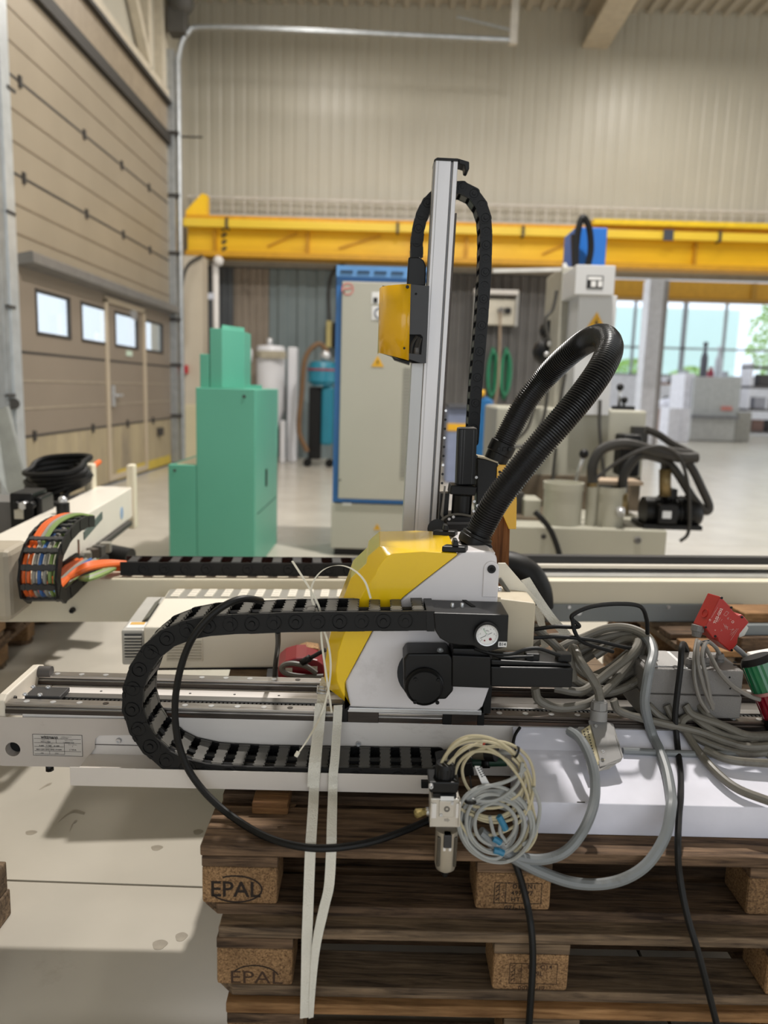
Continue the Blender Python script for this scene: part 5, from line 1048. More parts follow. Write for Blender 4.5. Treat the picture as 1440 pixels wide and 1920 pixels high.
# beige rear box, strut and straps behind it
bg_ = MB(); bg_.prism([PY(932, 1122, 1.605), PY(1005, 1131, 1.605), PY(1000, 1215, 1.605), PY(998, 1222, 1.605), PY(922, 1222, 1.605)], (0, .12, 0)); bg_.build('valve_box', mat('box_beige', (204, 192, 168), .5, 0, .06, 4, dirt=(178, 164, 138), dscale=4), ca, bevel=.004)
st_ = MB(); st_.prism([PY(934, 1056, 1.70), PY(948, 1056, 1.70), PY(1008, 1126, 1.70), PY(1000, 1128, 1.70), PY(958, 1120, 1.70), PY(936, 1088, 1.70)], (0, .006, 0)); st_.build('gusset', mat('gusset_cream', (226, 220, 204), .4), ca, bevel=.001)
MB().cyl(PY(936, 1085, 1.68), PY(962, 1124, 1.68), .005, 8).build('gas_strut', mat('strut_grey', (84, 82, 74), .4), ca)
MB().cyl(PY(932, 1105, 1.62), PY(940, 1105, 1.62), .006, 8).build('plug_fitting', pale_metal, ca)
# gear head, motor
Ym = 1.505
dk = mat('motor_black', (12, 12, 13), .4, 0, .15, 20, spec=.3)
MB().cyl(PY(790, 1262, 1.585), PY(790, 1262, 1.60), .052, 32).build('mount_disc', dk, ca)
gb = MB(); gb.prism(poly([(757, 1237), (764, 1226), (842, 1226), (850, 1237), (850, 1296), (836, 1312), (770, 1312), (757, 1296)], Ym + .012), (0, .075, 0)); gbo = gb.build('gear_head', dk, ca, bevel=.004)
c = PY(796, 1290, Ym); MB().lathe([(0, .0), (.0335, 0), (.037, -.003), (.040, -.006), (.041, -.016), (.041, -.03)], c, (0, -1, 0), 36).build('gear_cover', dk, gbo)
MB().lathe([(.0365, -.0005), (.0375, .0006), (.0385, -.0005)], (c.x, c.y - .0, c.z), (0, -1, 0), 36).build('cover_rim', dk, gbo)
for u, v in ((779, 1274), (822, 1275), (778, 1316), (820, 1317)): bolt(gbo, PY(u, v, Ym), .0042, m_=black_steel, h=.003); 
bolt(gbo, PY(825, 1223, Ym + .03), .0068, m_=pale_metal, h=.007, axis=(0, -.5, 1))
MB().prism(poly([(848, 1229), (920, 1232), (920, 1291), (848, 1288)], Ym + .008), (0, .08, 0)).build('motor_flange', dk, ca, bevel=.002)
MB().prism(poly([(920, 1250), (1075, 1253), (1073, 1290), (920, 1288)], Ym + .012), (0, .07, 0)).build('motor_body', dk, ca, bevel=.003)
MB().prism(poly([(920, 1237), (1066, 1244), (1074, 1251), (920, 1248)], Ym + .02), (0, .06, 0)).build('motor_top', dk, ca, bevel=.003)
MB().prism(poly([(848, 1216), (900, 1217), (924, 1228), (924, 1238), (848, 1234)], Ym + .02), (0, .055, 0)).build('flange_top', dk, ca, bevel=.003)
for u in (1000, 1060): x0, x1, z0, z1 = rc(u - 14, 1226 + (u - 1000) * .03, u + 12, 1240 + (u - 1000) * .03, Ym + .03); MB().box(x0, x1, Ym + .03, Ym + .055, z0, z1).build('motor_plug', black_plastic, ca, bevel=.002)
MB().tube(spline([PY(u, v, Ym + .02) for u, v in ((890, 1216), (925, 1226), (960, 1226), (985, 1218), (1010, 1216), (1035, 1224), (1050, 1229))], 8), .0042, 8).build('motor_lead', black_rubber, ca)
MB().tube(spline([PY(u, v, Ym + .03) for u, v in ((905, 1222), (940, 1232), (970, 1232), (1000, 1231))], 8), .0036, 8).build('motor_lead', black_rubber, ca)
# ---- foreground energy chain
fc_ = thing('carriage_cable_chain', 'black cable chain with worn grey crossbars looping from the carriage into the tray', 'cable chain')
ctr = [(805, 1164), (700, 1165), (600, 1166), (540, 1167), (470, 1170), (412, 1172), (360, 1180), (318, 1195), (284, 1222), (260, 1259), (248, 1300), (250, 1340), (266, 1378), (295, 1412), (335, 1437), (390, 1450), (500, 1456), (700, 1459), (832, 1460)]
pcf = even([PY(u, v, 1.505) + Vector((0, .052, 0)) for u, v in ctr], .0442)
chain(pcf, (0, 1, 0), .104, .041, chain_black, chain_bar, fc_, .44, .005, (1, 1), seg=10)
for k, (oy, oz, r_) in enumerate(((-.03, .003, .0075), (-.008, -.004, .0085), (.014, .004, .007), (.034, -.003, .0065))):
    MB().tube([p + Vector((0, oy, oz)) for p in spline(pcf, 3)], r_, 7).build('cable', mat('chain_cable', (40, 41, 43), .4), fc_)
MB().prism(poly([(800, 1146), (815, 1146), (815, 1184), (800, 1184)], 1.503), (0, .1, 0)).build('chain_bracket', black_steel, fc_)
# ================================================================== VERTICAL ARM, HOSE
va = thing('vertical_arm', 'upright silver robot arm with a yellow guard box rising behind the carriage', 'robot arm')
alu = mat('arm_aluminium', (214, 212, 214), .34, .25, .04, 6, stretch=(6, 6, .5)); alu2 = mat('arm_aluminium_grey', (182, 182, 182), .36, .3, .04, 6, stretch=(6, 6, .5))
Yv = 2.05
def lerp(a, b, t): return (a[0] + (b[0] - a[0]) * t, a[1] + (b[1] - a[1]) * t)
TL, TR, BL, BR_ = (817, 299), (859, 301), (777, 1000), (816, 1000)
def vstrip(f0, f1, Y0, dep, name, m_, t0=0.0, t1=1.0, bevel=.0015):
    a = lerp(lerp(TL, BL, t0), lerp(TR, BR_, t0), f0); b = lerp(lerp(TL, BL, t0), lerp(TR, BR_, t0), f1)
    c = lerp(lerp(TL, BL, t1), lerp(TR, BR_, t1), f1); d = lerp(lerp(TL, BL, t1), lerp(TR, BR_, t1), f0)
    return MB().prism([PY(p[0], p[1], Y0) for p in (a, b, c, d)], (0, dep, 0)).build(name, m_, va, bevel=bevel)
vstrip(0.0, .70, Yv, .07, 'profile_wide', alu); vstrip(.70, .79, Yv + .004, .06, 'profile_groove', mat('groove_grey', (120, 120, 122), .4, .4)); vstrip(.79, 1.0, Yv, .07, 'profile_narrow', alu)
vstrip(.12, .15, Yv - .0006, .002, 'profile_line', mat('line_grey', (190, 190, 192), .4), bevel=0)
vstrip(-.07, 0.0, Yv + .012, .055, 'profile_side', mat('side_grey', (150, 150, 152), .4, .3), 0, .56); vstrip(1.0, 1.09, Yv + .01, .05, 'guide_rail', mat('guide_dark', (74, 66, 60), .35, .5), .14, 1.0)
vstrip(-.58, -.015, Yv + .006, .06, 'lower_profile', alu2, .545, 1.0)
MB().prism([PY(814, 299, Yv - .004), PY(820, 295, Yv - .004), PY(860, 297, Yv - .004), PY(860, 302, Yv - .004), PY(817, 300, Yv - .004)], (0, .08, 0)).build('end_cap', black_plastic, va, bevel=.001)
MB().prism([PY(860, 297, Yv), PY(880, 303, Yv), PY(880, 317, Yv), PY(877, 321, Yv), PY(872, 319, Yv), PY(871, 310, Yv), PY(860, 307, Yv)], (0, .05, 0)).build('chain_hook', black_plastic, va, bevel=.002)
# vertical energy chain
pv = [(781, 486), (781, 455), (786, 420), (797, 392), (815, 371), (840, 358), (866, 358), (887, 371), (903, 398), (908, 430), (908, 480), (904, 560), (898, 640), (891, 720), (884, 830)]
pve = even([PY(u, v, 2.16) for u, v in pv], .0345)
chain(pve, (0, 1, 0), .07, .031, chain_black, chain_bar_dark, va, .45, .004, (1, 1), seg=8)
MB().tube([p for p in spline(pve, 3)], .009, 7).build('chain_cable', mat('chain_cable', (40, 41, 43), .4), va)
MB().prism([PY(u, v, 2.09) for u, v in ((763, 536), (766, 482), (786, 482), (795, 488), (799, 500), (798, 536))], (0, .04, 0)).build('chain_bracket', black_plastic, va, bevel=.003)
Yg = 2.02
charc = mat('charcoal', (44, 44, 46), .45, 0, .1, 20)
bxp = [(768, 533), (805, 536), (799, 681), (790, 681), (764, 672), (764, 662), (790, 665), (793, 632), (789, 627), (766, 627)]
MB().prism([PY(u, v, Yg) for u, v in bxp], (0, .004, 0)).build('side_plate', charc, va)
MB().prism([PY(u, v, Yg + .05) for u, v in ((714, 660), (764, 678), (797, 684), (803, 540), (716, 535))], (0, .07, 0)).build('box_body', black_plastic, va, bevel=.003)
for pts in ([(770, 665), (773, 645), (782, 630)], [(776, 668), (780, 650), (786, 632)], [(783, 668), (785, 650), (789, 634)]): MB().tube(spline([PY(u, v, Yg + .025) for u, v in pts], 6), .004, 6).build('inner_cable', mat('cable_dim', (66, 64, 60)), va)
MB().cyl(PY(781, 652, Yg + .02), PY(781, 664, Yg + .02), .006, 8).build('inner_plug', mat('grey_pipe', (110, 108, 106)), va)
# rounded yellow guard
gp = [(770, Yg - .001), (755, Yg - .004), (742, Yg + .002), (728, Yg + .012), (718, Yg + .028), (714, Yg + .06), (714, Yg + .12)]
mm = MB(); vs = []; fs = []
for (u, Y_) in gp:
    f = (770 - u) / 56.0; p0 = PY(u, 533 + f * 2, Yg); p1 = PY(u - 4, 676 - f * 16, Yg); vs += [(p0.x, Y_, p0.z), (p1.x, Y_, p1.z)]
for i in range(len(gp) - 1): fs.append((2 * i, 2 * i + 1, 2 * i + 3, 2 * i + 2))
mm.add(vs, fs, True); go = mm.build('yellow_guard', mat('guard_yellow', (234, 178, 8), .28, 0, .03, 3, coat=.4), va); so = go.modifiers.new('s', 'SOLIDIFY'); so.thickness = .003; so.offset = 1
bolt(va, PY(764, 538, Yg - .004), .0045, m_=black_steel, h=.003); bolt(va, PY(758, 653, Yg - .006), .003, m_=black_steel, h=.002); bolt(va, PY(780, 551, Yg), .003, m_=mat('void_black', (6, 6, 7)), h=.001)
MB().prism([PY(u, v, Yg + .03) for u, v in ((735, 668), (742, 672), (768, 678), (768, 684), (740, 675))], (0, .05, 0)).build('box_foot', black_plastic, va)
# motor on the kick arm
Yk = 1.97
MB().prism([PY(u, v, Yk) for u, v in ((860, 804), (866, 803), (892, 803), (895, 805), (891, 910), (856, 910))], (0, .05, 0)).build('motor_body', dk, va, bevel=.003)
for f in (866, 871, 888): MB().prism([PY(f, 806, Yk - .0015), PY(f + 1.2, 806, Yk - .0015), PY(f - 3.3, 908, Yk - .0015), PY(f - 4.5, 908, Yk - .0015)], (0, .002, 0)).build('motor_groove', mat('groove_black', (46, 46, 48), .3), va)
MB().prism([PY(u, v, Yk) for u, v in ((860, 803.5), (866, 802), (892, 802), (895, 804))], (0, .05, 0)).build('motor_cap', mat('cap_edge', (120, 116, 112), .4), va)
MB().prism([PY(u, v, Yk - .01) for u, v in ((846, 910), (895, 913), (891, 930), (843, 927))], (0, .07, 0)).build('motor_flange', dk, va, bevel=.003)
MB().cyl(PY(867, 928, Yk + .02), PY(864, 970, Yk + .02), .026, 20).build('gear_barrel', dk, va)
MB().prism([PY(u, v, Yk + .02) for u, v in ((826, 925), (843, 925), (838, 990), (822, 990))], (0, .04, 0)).build('rear_plate', dk, va)
MB().prism([PY(u, v, Yk + .01) for u, v in ((833, 912), (836, 912), (831, 965), (838, 978), (834, 980), (826, 966))], (0, .01, 0)).build('bracket_strip', mat('strip_metal', (120, 116, 110), .4, .4), va)
MB().prism([PY(u, v, Yk - .01) for u, v in ((832, 968), (905, 968), (905, 1000), (838, 1000))], (0, .1, 0)).build('base_plate', dk, va, bevel=.003)
MB().prism([PY(u, v, Yk - .015) for u, v in ((838, 978), (905, 978), (905, 984), (838, 984))], (0, .02, 0)).build('base_ledge', charc, va, bevel=.001)
MB().cyl(PY(820, 992, Yk), PY(820, 992, Yk + .03), .026, 20).build('belt_wheel', black_plastic, va)
for u, v in ((893, 895), (889, 940), (888, 958), (895, 948), (842, 973), (850, 969)): bolt(va, PY(u, v, Yk - .012), .004, m_=pale_metal, h=.003)
MB().tube(spline([PY(u, v, Yk - .02) for u, v in ((828, 975), (840, 967), (860, 964), (890, 969))], 6), .003, 6).build('sensor_cable', mat('hose_grey', (92, 90, 84)), va)
for k in range(9): MB().cyl(PY(836 - k * .9, 770 + k * 17, Yk + .04), PY(836 - k * .9, 770 + k * 17, Yk + .034), .0035, 8).build('rack_stud', black_steel if k % 3 else pale_metal, va)
MB().prism([PY(u, v, Yk) for u, v in ((895, 860), (911, 860), (934, 868), (934, 905), (925, 940), (900, 975), (893, 975))], (0, .05, 0)).build('hose_bracket', black_plastic, va, bevel=.003)
MB().prism([PY(u, v, Yk - .004) for u, v in ((896, 855), (912, 858), (934, 866), (934, 869), (911, 861), (896, 858))], (0, .06, 0)).build('bracket_edge', mat('edge_tan', (168, 158, 136), .4), va)
MB().prism([PY(u, v, Yk - .006) for u, v in ((936, 871), (950, 872), (966, 884), (969, 940), (968, 992), (954, 992), (930, 935), (932, 876))], (0, .004, 0)).build('yellow_side_plate', mat('guard_yellow', (234, 178, 8)), va, bevel=.001)
bolt(va, PY(937, 885, Yk - .006), .0036, m_=black_steel, h=.002)
# ---- corrugated hose
hz = thing('corrugated_hose', 'thick black corrugated hose looping from the carriage top back to the arm bracket', 'hose')
hp_ = [(892, 1012, 1.70), (905, 985, 1.70), (930, 940, 1.69), (968, 890, 1.68), (1010, 838, 1.67), (1052, 790, 1.67), (1095, 738, 1.68), (1128, 690, 1.70), (1143, 652, 1.75), (1130, 632, 1.82), (1100, 640, 1.90), (1060, 670, 1.95), (1022, 708, 1.99), (988, 750, 2.00), (960, 800, 2.0), (942, 836, 2.0)]
sp = spline([PY(u, v, Y) for u, v, Y in hp_], 40)
dense = even(sp, .0058 / 5, 2)
mm = MB(); prof = (1.0, 1.0, .86, .86, .96)
mm.tube(dense, .030, 18, rfun=lambda i, n: .0305 * prof[i % 5]); mm.build('hose_body', mat('hose_black', (26, 26, 27), .33, 0, .1, 30, spec=.5), hz)
c0 = PY(891, 1013, 1.70); ax = (sp[6] - sp[0]).normalized()
MB().lathe([(.029, -.012), (.036, -.012), (.0375, -.006), (.0375, .006), (.035, .008), (.035, .014), (.031, .016), (.029, .016)], c0, ax, 24).build('lower_collar', black_plastic, hz)
c1 = PY(939, 843, 2.0); ax = (sp[-8] - sp[-1]).normalized()
MB().lathe([(.025, -.035), (.030, -.035), (.031, -.012), (.034, -.010), (.034, .018), (.031, .02), (.029, .02)], c1, ax, 24).build('upper_collar', black_plastic, hz)
for a in range(3): MB().obox(c1 + ax * .004 + Vector((-.012 + a * .014, -.034, 0)), (.009, .004, .010)).build('collar_rib', black_plastic, hz, bevel=.001)
MB().box(c0.x - .034, c0.x + .034, 1.665, 1.735, .958, .966).build('hose_socket', black_plastic, hz, bevel=.002)
# ================================================================== STRAPS, CABLES, SMALL UNITS
strap_m = mat('strap_white', (226, 222, 210), .7, 0, .06, 20, bump=.4, bscale=300)
ls = thing('lashing_strap', 'white lashing strap with a metal buckle hanging down the pallet stack', 'strap')
def W(u0, u1, v, Y): return PY(u1, v, Y) - PY(u0, v, Y)
A = [(612, 1270, 1.70), (607, 1290, 1.66), (604, 1310, 1.62), (601, 1340, 1.598), (596, 1390, 1.56), (592, 1440, 1.497), (589, 1478, 1.492), (587, 1515, 1.425), (584, 1560, 1.37), (582, 1592, 1.342), (580, 1640, 1.332), (577, 1720, 1.306), (575, 1770, 1.302), (574, 1830, 1.290), (572, 1908, 1.283)]
pa = spline([PY(*p) for p in A], 6); n = len(pa)
def wid(i, n, a, b): return Vector((a + (b - a) * i / n, 0.004, 0))
ls1 = MB().strip(pa, [wid(i, n, .022, .0185) for i in range(n)], .0018).build('webbing', strap_m, ls)
B = [(634, 1322, 1.598), (632, 1360, 1.585), (628, 1420, 1.52), (625, 1450, 1.495), (624, 1480, 1.492), (623, 1515, 1.43), (622, 1550, 1.38), (621, 1592, 1.341), (617, 1660, 1.330), (608, 1700, 1.318), (597, 1750, 1.303), (591, 1790, 1.298), (586, 1850, 1.288), (583, 1908, 1.2845)]
pb = spline([PY(*p) for p in B], 6); n2_ = len(pb)
MB().strip(pb, [Vector((.019 - .011 * max(0, (i / n2_ - .72) / .28), .004, 0)) for i in range(n2_)], .0018).build('webbing', strap_m, ls)
T = [(601, 1318, 1.600), (597, 1370, 1.570), (590, 1430, 1.494), (587, 1474, 1.488)]
pt_ = spline([PY(*p) for p in T], 5); MB().strip(pt_, [Vector((.024, .003, .002))] * len(pt_), .0018).build('loose_end', strap_m, ls)
bk = MB()
for v, Y_ in ((1287, 1.655), (1293, 1.645), (1299, 1.635)): bk.cyl(PY(595, v, Y_), PY(612, v + 1, Y_), .0022, 8)
bk.tube([PY(596, 1286, 1.655), PY(595, 1300, 1.633)], .002, 6); bk.tube([PY(612, 1287, 1.655), PY(611, 1301, 1.633)], .002, 6)
bk.build('buckle', pale_metal, ls)
l2 = thing('rear_strap', 'white webbing strap slanting down behind the beige valve box', 'strap')
for pts, w_ in (([(985, 1085, 1.74), (1010, 1125, 1.73), (1035, 1160, 1.72), (1062, 1190, 1.70)], .022), ([(1006, 1135, 1.76), (1013, 1160, 1.75), (1019, 1190, 1.74), (1022, 1215, 1.73)], .018)):
    pp_ = spline([PY(*p) for p in pts], 6); MB().strip(pp_, Vector((w_ * .9, 0, w_ * .35)), .0018).build('webbing', strap_m, l2)
# white cable ties
tie = mat('tie_white', (236, 230, 212), .45, 0, .03, 5)
def tie_thing(pts, label, head):
    t = thing('cable_tie', label, 'cable tie', 'white cable ties'); pp_ = spline([PY(*p) for p in pts], 8)
    MB().strip(pp_, Vector((.0042, 0, .001)), .0014).build('band', tie, t)
    if head: q = PY(*head); MB().obox(q, (.008, .006, .011), Matrix.Rotation(.5, 3, 'Y')).build('head', tie, t, bevel=.001)
tie_thing([(548, 1052, 1.56), (566, 1080, 1.56), (590, 1120, 1.555), (601, 1150, 1.55), (603, 1200, 1.56), (611, 1260, 1.575), (617, 1300, 1.585), (622, 1336, 1.594)], 'white cable tie with a free straight tip above the cable chain', None)
tie_thing([(695, 1122, 1.55), (684, 1090, 1.55), (662, 1068, 1.55), (635, 1060, 1.55), (607, 1068, 1.55), (588, 1090, 1.55), (584, 1120, 1.555), (600, 1160, 1.55), (616, 1210, 1.56), (620, 1255, 1.57), (614, 1300, 1.585), (600, 1345, 1.58), (578, 1385, 1.50), (560, 1411, 1.485)], 'white cable tie arched over the cable chain, its square head hanging low', (557, 1414, 1.485))
# black air hose
D_ = .442
ah = [PY(u, v, Y) for u, v, Y in ((490, 1127, 1.55), (470, 1123, 1.52), (448, 1124, 1.50), (420, 1136, 1.485), (390, 1160, 1.478), (362, 1195, 1.475), (343, 1238, 1.475), (332, 1285, 1.475), (328, 1330, 1.475), (332, 1380, 1.475), (345, 1425, 1.475), (364, 1460, 1.473), (395, 1497, 1.46))] + [PZ(438, 1533, D_), PZ(497, 1568, D_), PZ(560, 1587, D_), PZ(625, 1590, D_), PZ(695, 1579, D_), PZ(755, 1559, .444), PY(808, 1536, 1.445)]
MB().tube(spline(ah, 8), .0072, 10).build('air_hose', black_rubber, None, label='black air hose looping from the cable chain down to the air filter', cat='hose')
# black cable behind, from chain to the red unit
MB().tube(spline([PY(u, v, Y) for u, v, Y in ((521, 1184, 1.54), (521, 1210, 1.70), (517, 1240, 1.82), (514, 1273, 1.86))], 6), .0058, 8).build('black_drop_cable', black_rubber, None, label='black cable dropping from the chain beside the dark red unit', cat='cable')
# ---- air filter
af = thing('air_filter', 'silver air filter with slotted bowl hanging at the tray end', 'air filter')
Yf_ = 1.312; sil = mat('filter_silver', (200, 194, 184), .32, .35, .05, 8); sil2 = mat('bowl_silver', (176, 168, 154), .3, .5, .06, 8)
MB().prism(poly([(807, 1497), (862, 1498), (861, 1552), (807, 1551)], Yf_), (0, .045, 0)).build('filter_body', sil, af, bevel=.002)
MB().prism(poly([(824, 1502), (852, 1503), (851, 1533), (823, 1532)], Yf_ - .003), (0, .004, 0)).build('face_plate', sil, af, bevel=.001)
c = PY(838, 1517, Yf_ - .003); MB().lathe([(.0025, 0), (.0055, 0), (.0055, .001), (.0025, .001)], c, (0, -1, 0), 14).build('port_ring', mat('ring_dark', (110, 106, 100), .4, .4), af)
for u, v in ((848, 1506), (827, 1528)): bolt(af, PY(u, v, Yf_ - .003), .0032, m_=pale_metal, h=.002)
for u0, u1 in ((808, 818), (855, 861)): x0, x1, z0, z1 = rc(u0, 1507, u1, 1534, Yf_ - .002); MB().box(x0, x1, Yf_ - .002, Yf_, z0, z1).build('side_slot', white_paint, af)
for u in (808, 862): x0, x1, z0, z1 = rc(u - 1.5, 1506, u + 1.5, 1551, Yf_ - .006); MB().box(x0, x1, Yf_ - .006, Yf_ + .02, z0, z1).build('side_rib', sil, af, bevel=.001)
ar_ = MB(); p0 = PY(838, 1538, Yf_ - .0006); ar_.py([(p0.x - .005, p0.z - .0022), (p0.x + .0005, p0.z - .0022), (p0.x + .0005, p0.z - .0042), (p0.x + .0055, p0.z), (p0.x + .0005, p0.z + .0042), (p0.x + .0005, p0.z + .0022), (p0.x - .005, p0.z + .0022)], p0.y, p0.y + .0005); ar_.build('flow_arrow', mat('arrow_grey', (160, 154, 146), .5), af)
bt = PY(838, 1553, Yf_ + .02); bb_ = PY(839, 1631, Yf_ + .02); hh = bt.z - bb_.z
MB().lathe([(0, 0), (.011, .0005), (.018, .006), (.0205, .016), (.0212, hh), (0, hh)], (bt.x, Yf_ + .02, bb_.z), (0, 0, 1), 24).build('bowl', sil2, af)
for dx in (-.0155, .0155): x = bt.x + dx; MB().box(x - .0026, x + .0026, Yf_ + .0015, Yf_ + .02, bb_.z + .018, bt.z - .008).build('bowl_window', mat('window_dark', (64, 58, 48), .2), af, bevel=.001)
MB().box(bt.x - .0075, bt.x + .0075, Yf_ - .004, Yf_ + .012, bt.z - .026, bt.z).build('lock_tab', charc, af, bevel=.0015); MB().box(bt.x - .0078, bt.x + .0078, Yf_ - .0005, Yf_ + .012, bt.z - .034, bt.z - .026).build('lock_seat', white_paint, af, bevel=.001)
dr = MB(); dr.cyl((bt.x, Yf_ + .02, bb_.z + .002), (bt.x, Yf_ + .02, bb_.z - .008), .007, 10); dr.build('drain_knob', black_plastic, af); MB().cyl((bt.x, Yf_ + .02, bb_.z - .008), (bt.x, Yf_ + .02, bb_.z - .013), .0045, 8).build('drain_tip', black_plastic, af)
MB().prism(poly([(803, 1466), (862, 1467), (858, 1488), (806, 1487)], Yf_ - .004), (0, .05, 0)).build('clamp_ring', black_plastic, af, bevel=.003)
MB().prism(poly([(812, 1488), (856, 1489), (856, 1498), (812, 1497)], Yf_ + .004), (0, .036, 0)).build('neck', black_plastic, af)
c = PY(833, 1466, Yf_ + .02); MB().lathe([(0, .040), (.016, .038), (.018, .030), (.018, 0), (0, 0)], c, (0, 0, 1), 18).build('knob', black_plastic, af)
for k in range(14): a = k * 2 * math.pi / 14; MB().box(c.x + .018 * math.cos(a) - .001, c.x + .018 * math.cos(a) + .001, c.y + .018 * math.sin(a) - .001, c.y + .018 * math.sin(a) + .001, c.z + .004, c.z + .030).build('knob_rib', black_plastic, af)
x0, x1, z0, z1 = rc(826, 1493, 851, 1501, Yf_ - .001); MB().box(x0, x1, Yf_ - .0016, Yf_ - .0008, z0, z1).build('label', wht, af)
bolt(af, PY(808, 1472, Yf_ - .004), .0042, m_=pale_metal, h=.008)
f0, f1 = PY(800, 1521, Yf_ + .02), PY(777, 1526, Yf_ + .015)
MB().tube([f0, f0.lerp(f1, .3), f0.lerp(f1, .6), f0.lerp(f1, .85), f1], [.0065, .0068, .0085, .0088, .005], 10).build('brass_silencer', mat('brass', (168, 150, 96), .35, .7, .2, 200, bump=.5, bscale=400), af)
MB().cyl(PY(806, 1521, Yf_ + .02), PY(799, 1522, Yf_ + .02), .0078, 6).build('hex_nut', pale_metal, af)
MB().prism(poly([(790, 1466), (803, 1466), (803, 1478), (790, 1478)], 1.49), (0, .02, 0)).build('mount_clip', black_plastic, af)
# ---- coiled thin cables
beige_c = mat('cable_beige', (186, 176, 146), .45, 0, .08, 12); lgrey_c = mat('cable_pale_grey', (158, 160, 158), .42, 0, .08, 12)
bc = thing('beige_cable_coil', 'coil of thin beige cable tied with a black tie beside the air filter', 'cable')
rnd = random.Random(11)
def loop(cu, cv_, ru, rv, Y, rot=0, wob=.04, n=12):
    return [PY(cu + (ru * math.cos(t) * math.cos(rot) - rv * math.sin(t) * math.sin(rot)) * (1 + wob * math.sin(3 * t + cu)), cv_ + (ru * math.cos(t) * math.sin(rot) + rv * math.sin(t) * math.cos(rot)) * (1 + wob * math.cos(2 * t + cv_)), Y + .006 * math.sin(t * 2 + ru)) for t in [k * 2 * math.pi / n for k in range(n)]]
for cu, cv_, ru, rv, rot, Y in ((912, 1462, 92, 72, .5, 1.3333), (916, 1478, 86, 92, .4, 1.3320), (905, 1452, 78, 64, .35, 1.3345), (918, 1500, 68, 108, -.35, 1.3308), (914, 1470, 66, 60, .6, 1.3345), (908, 1458, 84, 74, .75, 1.3325), (928, 1452, 60, 54, .2, 1.3357)):
    MB().tube(spline(loop(cu, cv_, ru, rv, Y, rot), 6, True), .0029, 7, True).build('cable_turn', beige_c, bc)
MB().tube(spline([PY(u, v, 1.3320) for u, v in ((960, 1420), (985, 1450), (998, 1510), (1006, 1560), (992, 1590), (975, 1598))], 8), .0029, 7).build('cable_end', beige_c, bc)
for u, v, u2, v2 in ((906, 1396, 911, 1388), (880, 1416, 876, 1422)): MB().cyl(PY(u, v, 1.3308), PY(u2, v2, 1.3303), .0022, 6).build('red_ferrule', mat('ferrule_red', (176, 52, 36), .5), bc)
q = PY(968, 1410, 1.3315); MB().lathe([(.009, -.002), (.011, -.002), (.011, .002), (.009, .002), (.009, -.002)], q, (1, 0, -.4), 14).build('black_tie', black_rubber, bc)
tgp = [PY(u, v, 1.3290) for u, v in ((890, 1437), (900, 1437), (918, 1470), (906, 1476))]
tg2 = MB().prism(tgp, (0, .001, 0)).build('label_tag', wht, bc)
d1 = (tgp[2] - tgp[1]).normalized(); M_ = frame((tgp[0] + tgp[1] + tgp[2] + tgp[3]) / 4 + Vector((.0, -.0005, .006)), d1, (0, -1, 0))
for k in range(2):
    for j in range(5): MB().obox(M_ @ Vector((-.012 + j * .0045, .002 - k * .005, 0)), (.003, .0004, .0022), None).build('tag_print', gk, tg2)
gc = thing('grey_cable_coil', 'thick bundle of coiled grey cable with blue tape hanging at the cover corner', 'cable')
for k in range(9):
    MB().tube(spline(loop(928 + (k % 3) * 4 - k, 1545 + (k % 4) * 3, 74 - k * 4.5, 68 - k * 3.6, 1.3258 + .006 * (k % 4), .75 + .05 * (k % 3), .03), 6, True), .0036, 7, True).build('cable_turn', lgrey_c, gc)
for pts in ([(875, 1500), (900, 1480), (950, 1465), (975, 1450), (985, 1440)], [(880, 1500), (930, 1500), (970, 1470), (980, 1430)], [(870, 1545), (878, 1580), (905, 1605), (930, 1610), (945, 1600)], [(1000, 1475), (1012, 1510), (1008, 1545), (998, 1570), (980, 1585)], [(918, 1530), (925, 1560), (935, 1580)], [(940, 1535), (938, 1560), (950, 1580)]):
    MB().tube(spline([PY(u, v, 1.3270) for u, v in pts], 6), .0036, 7).build('cable_run', lgrey_c, gc)
bt_ = mat('blue_tape', (46, 120, 156), .45)
for a, b_ in (((935, 1530), (948, 1555)), ((925, 1572), (938, 1580)), ((926, 1594), (944, 1600))): MB().tube([PY(a[0], a[1], 1.3248), PY((a[0] + b_[0]) / 2, (a[1] + b_[1]) / 2 - 1, 1.3243), PY(b_[0], b_[1], 1.3248)], .0062, 8).build('blue_tape', bt_, gc)
q = PY(882, 1500, 1.3270); MB().lathe([(.010, -.003), (.012, -.003), (.012, .003), (.010, .003), (.010, -.003)], q, (0, 0, 1), 12).build('black_tie', black_rubber, gc); MB().tube([q, PY(884, 1480, 1.3270), PY(881, 1455, 1.3270)], .0014, 5).build('tie_tail', black_rubber, gc)
# plugs behind the coil (tray end)
pe = thing('tray_end_plug', 'dark round plug and green hose at the tray end behind the beige coil', 'plug')
MB().cyl(PY(890, 1408, 1.53), PY(925, 1411, 1.50), .017, 16).build('sleeve', mat('sleeve_olive', (96, 92, 80), .5), pe); MB().cyl(PY(912, 1410, 1.50), PY(930, 1411, 1.49), .0185, 16).build('collar', black_plastic, pe)
MB().cyl(PY(930, 1411, 1.49), PY(968, 1412, 1.47), .005, 8).build('cable', lgrey_c, pe)
MB().cyl(PY(868, 1430, 1.54), PY(950, 1428, 1.53), .0095, 12).build('green_hose', mat('hose_deep_green', (26, 58, 44), .45), pe); MB().cyl(PY(905, 1430, 1.535), PY(918, 1430, 1.53), .0115, 6).build('hose_nut', black_plastic, pe)
MB().prism(poly([(820, 1442), (885, 1428), (890, 1455), (820, 1462)], 1.50), (0, .08, 0)).build('chain_end', black_plastic, pe, bevel=.003)
